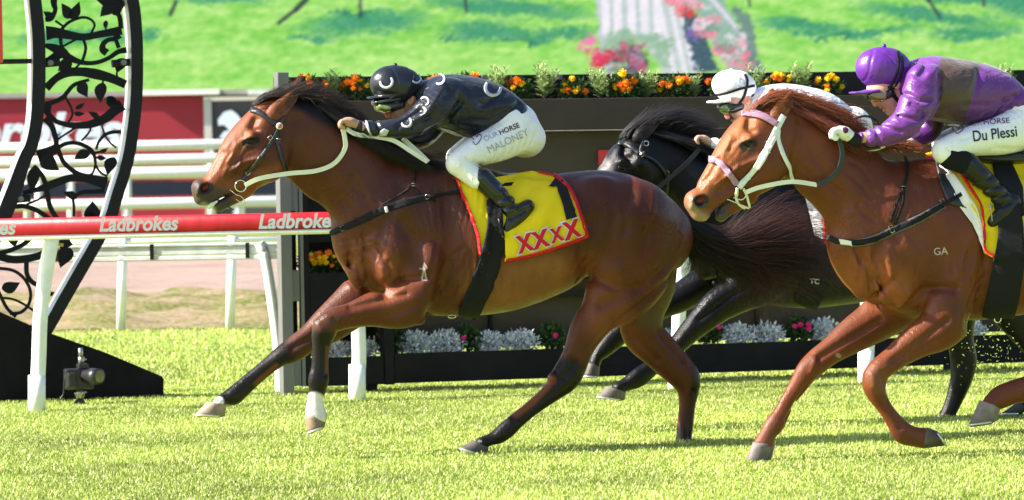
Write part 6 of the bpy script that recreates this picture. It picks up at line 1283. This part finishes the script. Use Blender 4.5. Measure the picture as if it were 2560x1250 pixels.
    return t, dict(body=TB, shirt=TSH, silks=sil, bre=TBR, breo=bre, boot=TBO, hel=TH, helo=he, gog=TG)
def mirror(L, k=1.0, dx=0, dy=0): return [(q[0], q[1]+dx, q[2]+dy, q[3], q[4], -q[5]*k) for q in L]

# ---------- rider 1
th = [('c', 1290, 328, 58, 48, 45), ('c', 1240, 360, 45, 45, 62), ('c', 1190, 380, 37, 40, 82), ('c', 1158, 398, 31, 33, 94), ('c', 1143, 407, 28, 29, 97)]
ca = [('c', 1146, 412, 28, 29, 98), ('c', 1172, 433, 26, 27, 105), ('c', 1196, 451, 24, 25, 112)]
arm = [('c', 1122, 238, 44, 40, 68), ('c', 1092, 268, 46, 40, 84), ('c', 1050, 300, 37, 35, 88), ('c', 1008, 318, 27, 28, 84), ('c', 960, 322, 21, 23, 78), ('c', 925, 320, 19, 20, 72), ('c', 898, 314, 15, 16, 67)]
armf = [('c', 1110, 245, 40, 38, -72), ('c', 1085, 310, 32, 30, -80), ('c', 1052, 346, 26, 24, -76), ('c', 1015, 345, 20, 20, -66), ('c', 975, 336, 16, 17, -58)]
sp1 = dict(label='jockey in black silks and cap with white horseshoe marks, crouched on the bay', skin=(.46, .25, .17), skull=(988, 214, 64, 50, 47), hang=-12, hback=[('c', 1010, 215, 44, 44, 0), ('c', 1038, 218, 24, 36, 0)], hcut=(972, 292, 82, 46, -8), peak=[('c', 975, 242, 6, 38, 0), ('c', 945, 244, 4, 32, 0), ('c', 921, 244, 2.5, 18, 0)], button=(988, 163),
    face=[('c', 980, 246, 34, 36, 0), ('c', 992, 268, 27, 30, 0), ('c', 1000, 286, 18, 21, 0)], bridge=(956, 270), nose=(970, 290), lips=[(978, 300, 5, 9), (983, 306, 5, 9)], chin=(992, 308), ear=(1028, 249, 14), earl=33, eye=(962, 268), eara=-15,
    neck=[('c', 1020, 250, 27, 30, 0), ('c', 1052, 246, 30, 34, 0), ('c', 1090, 250, 36, 42, 0)], hair=[('c', 1030, 232, 12, 34, 0), ('c', 1046, 236, 13, 32, 0), ('c', 1052, 252, 10, 28, 0)],
    torso=[(1070, 206, 1084, 298, 76), (1108, 190, 1105, 318, 98), (1150, 189, 1135, 332, 100), (1200, 198, 1178, 343, 90), (1250, 218, 1215, 341, 84), (1298, 252, 1262, 326, 80)],
    pelvis=[(1268, 240, 1225, 342, 80), (1314, 262, 1246, 358, 84), (1346, 308, 1280, 384, 78)], arm=arm, arm_far=armf, thigh=th, thigh_far=mirror(th, 1, 0, -14), calf=ca, calf_far=mirror(ca, 1, 0, -8), collar=[(1040, 206, 1046, 262, 40), (1066, 200, 1070, 280, 52)],
    hands=[(864, 305, 66, 0.05, 0), (948, 330, -56, 0.05, 0)], silk=SILKB, capm=CAPB, lensm=LENG,
    folds=[([(1140, 262), (1110, 300), (1060, 330)], 10, 7, 1), ([(1100, 215), (1075, 250), (1050, 285)], 9, -4, 1), ([(1040, 278), (1010, 300), (985, 318)], 6, 4, 1), ([(1060, 290), (1020, 318)], 6, 4, 1), ([(908, 300), (906, 330)], 5, 4, 1), ([(935, 302), (945, 338)], 4, 3, 1), ([(1295, 262), (1220, 300), (1150, 300)], 9, 4, 1), ([(1290, 280), (1230, 318)], 7, 4, 1), ([(1255, 232), (1200, 262)], 9, 3, 1), ([(1270, 300), (1225, 325)], 5, 3, 1), ([(1150, 310), (1190, 318)], 6, 3, 1), ([(1140, 240), (1160, 285)], 9, 4, 1)],
    bfolds=[([(1335, 330), (1325, 360)], 4, 3, 1), ([(1320, 335), (1308, 368)], 4, 3, 1), ([(1300, 345), (1290, 380)], 4, 2.5, 1), ([(1280, 352), (1272, 385)], 4, 2.5, 1), ([(1258, 362), (1250, 392)], 4, 2.2, 1), ([(1235, 370), (1226, 398)], 4, 2, 1), ([(1165, 405), (1195, 412)], 5, 4, 1), ([(1150, 395), (1180, 405)], 5, 3, 1), ([(1290, 290), (1180, 360)], 5, -1.5, 1), ([(1330, 290), (1318, 320)], 6, 3, 1)],
    boot=[('c', 1201, 441, 27, 27, 114), ('c', 1228, 470, 26, 26, 120), ('c', 1258, 500, 25, 24, 126), ('c', 1272, 518, 24, 22, 128)], foot=[('c', 1316, 516, 20, 18, 128), ('c', 1297, 532, 25, 20, 128), ('c', 1279, 552, 21, 20, 128), ('c', 1265, 572, 15, 18, 128)],
    bootfold=[([(1225, 500), (1262, 482), (1280, 476)], 6, 5, 1), ([(1240, 520), (1275, 505), (1300, 492)], 6, 6, 1), ([(1255, 545), (1290, 525)], 5, 4, 1), ([(1232, 470), (1260, 458)], 5, 3, 1)], bootm=BOOT, stir=(1252, 590), stira=(-4, -40), leather=(1240, 470),
    gog2=[('c', 938, 257, 8, 24, 0), ('c', 960, 253, 10, 37, 0), ('c', 990, 248, 9, 40, 0)], gog=[('c', 950, 267, 13, 27, 0), ('c', 970, 267, 17, 36, 0), ('c', 996, 262, 14, 38, 0)], lens=[(940, 268), (950, 262), (966, 264), (978, 268), (976, 279), (960, 280), (945, 275)], straps=[([(1000, 260), (1012, 245), (1028, 220), (1036, 190)], 5), ([(1008, 262), (1024, 236), (1040, 200)], 4), ([(975, 246), (1000, 240), (1010, 238)], 5)], hfold=[([(990, 165), (1000, 200), (1005, 240)], 3, 1.5, 0), ([(935, 235), (960, 232), (1000, 235)], 4, 2, 1)])
r1, t1 = rider(F1, sp1, '', F1.hit(1240, 440))
for x, y, r_, a_ in ((966, 204, 15, .3), (1040, 196, 11, 1.0)): shoe_mark(x, y, r_, a_, [t1['hel']], t1['helo'])
SHT = [t1['shirt']]; so = t1['silks']
for x, y, r_, a_ in ((1232, 220, 19, -.35), (1098, 198, 13, 1.4), (1016, 305, 12, .5), (1062, 254, 10, 2.2)): shoe_mark(x, y, r_, a_, SHT, so)
drape('white_flash', [(948, 330), (960, 321), (973, 326), (966, 338), (950, 342)], SHT, EMBL, so, .004, .0015, 4); drape('white_flash', [(1100, 318), (1120, 322), (1150, 334), (1170, 344), (1140, 340)], SHT, EMBL, so, .004, .0015, 4)
drape('white_flash', [(914, 300), (920, 306), (926, 330), (932, 340), (924, 334), (916, 316)], SHT, EMBL, so, .004, .0015, 4)
BR = [t1['bre']]
text_on('lettering', 'OUR', 1212, 354, 18, R(-24), BR, INKG, t1['breo'], .0025, fit=38); text_on('lettering', 'HORSE', 1250, 338, 18, R(-22), BR, INKR, t1['breo'], .0025, bold=.02, fit=54)
text_on('lettering', 'MALONEY', 1222, 384, 26, R(-25), BR, INKG, t1['breo'], .0025, fit=112)
for P_ in ([(1185, 350), (1179, 344), (1180, 338), (1187, 338), (1192, 343), (1197, 337), (1203, 340), (1201, 350), (1190, 362), (1182, 354)],): strap('heart_mark', [*P_], 1.6, BR, INKR, t1['breo'], .003, .001, 2)

# ---------- rider 3
th = [('c', 2590, 300, 66, 54, 48), ('c', 2512, 336, 51, 50, 68), ('c', 2442, 350, 40, 43, 86), ('c', 2388, 366, 34, 37, 100), ('c', 2360, 377, 31, 32, 104)]
ca = [('c', 2366, 380, 31, 31, 105), ('c', 2392, 396, 28, 29, 112)]
arm = [('c', 2312, 206, 50, 44, 72), ('c', 2300, 250, 52, 44, 90), ('c', 2272, 300, 42, 40, 96), ('c', 2225, 332, 31, 30, 92), ('c', 2185, 343, 24, 25, 84), ('c', 2156, 344, 17, 18, 78)]
armf = [('c', 2310, 215, 46, 42, -76), ('c', 2330, 290, 36, 34, -84), ('c', 2320, 330, 28, 26, -80), ('c', 2290, 350, 22, 22, -70), ('c', 2262, 356, 16, 17, -60)]
def col3(W):
    p = W[1]; C = np.tile(np.array([.105, .012, .185]), (len(p), 1)); m = ((p[:, 0] > 2352+ (p[:, 1]-145)*-.12) & (p[:, 0] < 2452-(p[:, 1]-160)*.28) & (p[:, 1] < 340)); a = polydist(p[:, 0], p[:, 1], [np.array([2305, 200]), np.array([2300, 260]), np.array([2270, 305]), np.array([2220, 335]), np.array([2150, 344])])
    m &= ~((a < 48) & (W[2][:, 1] > .10)); C[m] = [.055, .026, .020]; return C
sp3 = dict(label='jockey in purple silks and cap with brown body band, riding the chestnut', skin=(.50, .27, .19), skull=(2207, 172, 72, 55, 53), hang=-8, hback=[('c', 2230, 172, 46, 48, 0), ('c', 2254, 182, 26, 38, 0)], hcut=(2190, 272, 95, 56, -6), peak=[('c', 2185, 226, 7, 42, 0), ('c', 2155, 232, 5, 36, 0), ('c', 2130, 232, 3, 22, 0)], button=(2210, 115),
    face=[('c', 2202, 222, 36, 38, 0), ('c', 2222, 248, 31, 31, 0), ('c', 2234, 268, 19, 22, 0)], bridge=(2178, 244), nose=(2188, 262), lips=[(2206, 269, 5, 10), (2213, 277, 5, 9)], chin=(2226, 283), ear=(2242, 209, 15), earl=36, eye=(2184, 240), stub=None,
    fgroove=[([(2210, 262), (2222, 272)], 3, 2.5, 1, 30), ([(2216, 272), (2205, 273)], 1.6, 3, 0, 10), ([(2240, 236), (2246, 258)], 6, 3, 0, 30)],
    neck=[('c', 2244, 226, 30, 32, 0), ('c', 2275, 222, 34, 38, 0), ('c', 2312, 226, 38, 44, 0)], hair=[('c', 2250, 196, 12, 36, 0), ('c', 2264, 204, 12, 34, 0), ('c', 2268, 218, 10, 30, 0)],
    torso=[(2292, 150, 2300, 285, 86), (2332, 141, 2330, 298, 106), (2380, 146, 2366, 306, 106), (2440, 156, 2418, 313, 97), (2495, 176, 2465, 302, 89), (2548, 222, 2512, 294, 86)],
    pelvis=[(2525, 210, 2500, 305, 84), (2585, 242, 2540, 332, 90), (2645, 302, 2570, 374, 86)], arm=arm, arm_far=armf, thigh=th, thigh_far=mirror(th, 1, 0, -16), calf=ca, calf_far=mirror(ca, 1, 0, -10), collar=[(2262, 176, 2262, 240, 44), (2292, 160, 2290, 262, 58)],
    hands=[(2098, 330, 78, .25, 1), (2258, 358, -60, .1, 1)], hs=1.15, silk=SILKA, shirtcol=col3, capm=CAPP, lensm=LENA,
    folds=[([(2345, 190), (2340, 250), (2300, 320)], 9, 6, 1, 90), ([(2262, 236), (2285, 255), (2310, 250)], 6, 5, 1, 90), ([(2240, 292), (2275, 300), (2300, 285)], 6, 5, 1, 90), ([(2205, 318), (2240, 330)], 6, 4, 1, 90), ([(2265, 262), (2290, 285)], 6, 4, 1, 90), ([(2160, 330), (2158, 360)], 5, 5, 1, 80), ([(2180, 320), (2190, 362)], 5, 3, 1, 80), ([(2545, 235), (2470, 262), (2400, 262)], 9, 4, 1), ([(2530, 262), (2460, 285)], 7, 4, 1), ([(2440, 180), (2420, 240)], 10, 3, 1), ([(2500, 285), (2440, 302)], 6, 3, 1), ([(2320, 150), (2290, 190)], 8, 5, 1), ([(2535, 240), (2515, 280)], 5, 3, 1), ([(2505, 250), (2490, 290)], 5, 3, 1)],
    bfolds=[([(2470, 370), (2520, 372), (2600, 368)], 6, 2, 1), ([(2380, 350), (2410, 340)], 6, 3, 1), ([(2345, 372), (2370, 392)], 5, 3, 1), ([(2420, 330), (2560, 290)], 5, -1.5, 1)],
    boot=[('c', 2414, 404, 29, 30, 114), ('c', 2450, 440, 27, 28, 119), ('c', 2484, 474, 26, 25, 123), ('c', 2500, 492, 25, 23, 124)], foot=[('c', 2530, 506, 25, 20, 124), ('c', 2512, 524, 26, 22, 124), ('c', 2494, 542, 19, 20, 124), ('c', 2478, 556, 13, 18, 124)],
    bootfold=[([(2450, 478), (2490, 462), (2510, 455)], 5, 5, 1, 120), ([(2462, 500), (2505, 485)], 5, 5, 1, 120), ([(2475, 525), (2515, 505)], 5, 4, 1, 120), ([(2440, 455), (2470, 440)], 5, 3, 1, 120)], bootm=BOOTD, stir=(2482, 566), stira=(-6, -52), leather=(2470, 460), stirm=STL,
    gog=[('c', 2176, 236, 14, 28, 0), ('c', 2196, 238, 18, 38, 0), ('c', 2216, 234, 15, 40, 0)], lens=[(2172, 240), (2185, 226), (2204, 222), (2216, 230), (2216, 246), (2200, 254), (2182, 252)], straps=[([(2220, 228), (2232, 208), (2246, 170), (2244, 130)], 6), ([(2226, 232), (2244, 206), (2256, 172), (2254, 140)], 5), ([(2222, 214), (2232, 236), (2245, 252), (2256, 262)], 9)], hfold=[([(2206, 116), (2190, 150), (2180, 220)], 3, 1.5, 0), ([(2210, 118), (2240, 150), (2262, 190)], 3, 1.2, 1), ([(2150, 220), (2190, 216), (2215, 222)], 4, 2.5, 1)])
r3, t3 = rider(F3, sp3, '', F3.hit(2450, 400))
BR = [t3['bre']]
text_on('lettering', 'OUR', 2410, 318, 19, R(-6), BR, INKG, t3['breo'], .0025, fit=46); text_on('lettering', 'HORSE', 2458, 312, 19, R(-4), BR, INKR, t3['breo'], .0025, fit=66)
text_on('lettering', 'Du Plessi', 2432, 354, 38, R(-7), BR, INK, t3['breo'], .0025, bold=.012, fit=112)
strap('heart_mark', [(2386, 328), (2380, 322), (2384, 316), (2392, 318), (2396, 322), (2402, 315), (2408, 318), (2406, 326), (2394, 334), (2388, 330)], 1.6, BR, INKR, t3['breo'], .003, .001, 2)
s = Sculpt(F3, .005, .015); s.chain([('c', 2376, 392, 33, 33, 108), ('c', 2395, 398, 32, 32, 112), ('c', 2412, 408, 29, 30, 114)], k=5, cap=(1.6, 2)); V, Q, L = s.mesh(1); mesh_np('sock', V, Q, SOCK, r3)
# gloves of rider 3
def gloves(fr, t, hands, m_, q, cuff):
    for (hx, hy, yc, ang) in hands:
        s = Sculpt(fr, .0042, .012); co, si = math.cos(ang), math.sin(ang); f = lambda a, b: (hx+(a*co-b*si)*q, hy+(a*si+b*co)*q)
        s.chain([('c', *f(30, 6), 13*q, 15*q, yc), ('c', *f(22, 3), 13.5*q, 16*q, yc), ('c', *f(12, 0), 15*q, 20.5*q, yc), ('c', *f(2, -1), 13*q, 21.5*q, yc)], k=5)
        for i, (o, ln) in enumerate(((14.5, .92), (5, 1.0), (-5, .98), (-14.5, .84))):
            dx = -abs(o-2)*.12
            s.chain([('c', *f(0-dx, -3), 7.2*q, 6.2*q, yc+o*q), ('c', *f(-12*ln-dx, -1+i*.6), 7*q, 6*q, yc+o*q), ('c', *f(-15*ln-dx, 9+i*.5), 6.6*q, 5.8*q, yc+o*q), ('c', *f(-5-dx, 15), 6.2*q, 5.6*q, yc+o*q)], k=1.5)
        sd = -1 if yc > 0 else 1
        s.chain([('c', *f(16, 4), 8.4*q, 7.5*q, yc+15*sd*q), ('c', *f(4, 8), 7.6*q, 7*q, yc+20*sd*q), ('c', *f(-8, 10), 7*q, 6.5*q, yc+18*sd*q), ('c', *f(-14, 14), 6*q, 5.5*q, yc+12*sd*q)], k=3)
        V, Q, L = s.mesh(1); g = mesh_np('glove', V, Q, m_, t)
        if yc > 0:
            TGl = bvh_of(V, Q); s2 = Sculpt(fr, .0045, .01); s2.chain([('c', *f(30, 7), 15*q, 17*q, yc), ('c', *f(38, 8), 16*q, 18*q, yc)], k=3, cap=(3, 3)); V, Q, L = s2.mesh(1); mesh_np('wrist_band', V, Q, BAND, t)
            shp = [(2124, 318), (2132, 316), (2138, 320), (2138, 328), (2131, 332), (2125, 326)]; shp = [(x-18, y+2) for x, y in shp]; drape('glove_badge', shp, [TGl], INKR, g, .003, .001, 3)
gloves(F3, r3, [(2098, 330, 78, .25), (2258, 358, -60, .1)], GLOV, 1.15, None)

# ---------- rider 2
th = [('c', 2130, 330, 52, 46, 45), ('c', 2085, 360, 40, 42, 60), ('c', 2040, 380, 34, 36, 76), ('c', 2000, 396, 29, 30, 88), ('c', 1985, 404, 26, 27, 92)]
ca = [('c', 1988, 408, 26, 27, 94), ('c', 2010, 428, 24, 25, 104), ('c', 2030, 446, 22, 23, 110)]
arm = [('c', 1938, 262, 38, 36, 64), ('c', 1915, 292, 38, 35, 78), ('c', 1880, 330, 31, 30, 80), ('c', 1845, 356, 24, 24, 74), ('c', 1810, 362, 19, 19, 68), ('c', 1780, 358, 13, 14, 62)]
armf = [('c', 1938, 270, 36, 34, -66), ('c', 1925, 320, 30, 28, -74), ('c', 1895, 356, 24, 22, -70), ('c', 1860, 362, 18, 18, -60), ('c', 1830, 362, 14, 14, -52)]
sp2 = dict(label='jockey in white silks and cap on the black horse, half hidden', skin=(.52, .29, .22), skull=(1832, 216, 54, 40, 41), hang=-14, hback=[('c', 1852, 216, 34, 38, 0), ('c', 1868, 222, 20, 32, 0)], hcut=(1818, 292, 76, 44, -6), peak=[('c', 1815, 251, 6, 33, 0), ('c', 1790, 255, 4.5, 28, 0), ('c', 1772, 255, 3, 16, 0)], button=(1828, 176),
    face=[('c', 1834, 252, 28, 31, 0), ('c', 1846, 273, 23, 25, 0), ('c', 1853, 292, 15, 17, 0)], bridge=(1810, 276), nose=(1819, 293), lips=[(1831, 301, 4, 8), (1836, 306, 4, 7)], chin=(1846, 308), ear=(1868, 250, 13), earl=29, eye=(1818, 268),
    neck=[('c', 1868, 262, 23, 25, 0), ('c', 1892, 262, 26, 30, 0), ('c', 1925, 266, 32, 36, 0)], hair=[('c', 1872, 238, 9, 28, 0), ('c', 1882, 246, 10, 26, 0), ('c', 1884, 258, 8, 24, 0)],
    torso=[(1896, 230, 1905, 300, 66), (1925, 216, 1925, 320, 86), (1965, 212, 1955, 335, 88), (2010, 218, 1995, 348, 80), (2060, 232, 2040, 350, 76), (2115, 270, 2085, 345, 72)],
    pelvis=[(2095, 254, 2060, 345, 72), (2140, 276, 2085, 362, 76), (2175, 318, 2115, 388, 70)], arm=arm, arm_far=armf, thigh=th, thigh_far=mirror(th, 1, 0, -12), calf=ca, calf_far=mirror(ca, 1, 0, -8), collar=[(1884, 228, 1888, 278, 36), (1908, 222, 1910, 292, 46)],
    hands=[(1755, 347, 60, .45, 0), (1806, 358, -52, .1, 0)], hs=.9, silk=SILKW, capm=CAPW, lensm=LENG, folds=[([(1960, 250), (1940, 300), (1900, 330)], 9, 5, 1), ([(2060, 260), (2000, 290)], 8, 4, 1), ([(1980, 222), (2020, 240)], 7, 3, 1), ([(1800, 345), (1800, 378)], 4, 3, 1)], bfolds=[],
    boot=[('c', 2034, 436, 24, 25, 112), ('c', 2060, 466, 23, 24, 118), ('c', 2090, 500, 22, 22, 122)], foot=[('c', 2112, 500, 20, 18, 122), ('c', 2098, 518, 21, 19, 122), ('c', 2082, 540, 14, 17, 122)], bootfold=[], bootm=BOOT, stir=(2075, 552), stira=(-4, -40), leather=(2060, 450),
    gog=[('c', 1806, 270, 12, 22, 0), ('c', 1822, 270, 16, 31, 0), ('c', 1842, 266, 14, 32, 0)], lens=[(1800, 276), (1806, 264), (1818, 262), (1824, 272), (1820, 286), (1808, 284)], straps=[([(1776, 240), (1810, 234), (1850, 222), (1886, 214)], 6), ([(1846, 262), (1860, 240), (1868, 205), (1862, 186)], 6)], hfold=[([(1828, 178), (1810, 200), (1800, 240)], 2.5, 1.2, 1)])
r2, t2 = rider(F2, sp2, '', F2.hit(2080, 420))
for P_ in ([(1838, 210), (1848, 193), (1862, 216), (1842, 216)], [(1844, 219), (1866, 219)], [(1854, 200), (1868, 216)]): strap('cap_mark', P_ if len(P_) > 2 else P_, 1.8, [t2['hel']], INKG, t2['helo'], .003, .001, 2.5)
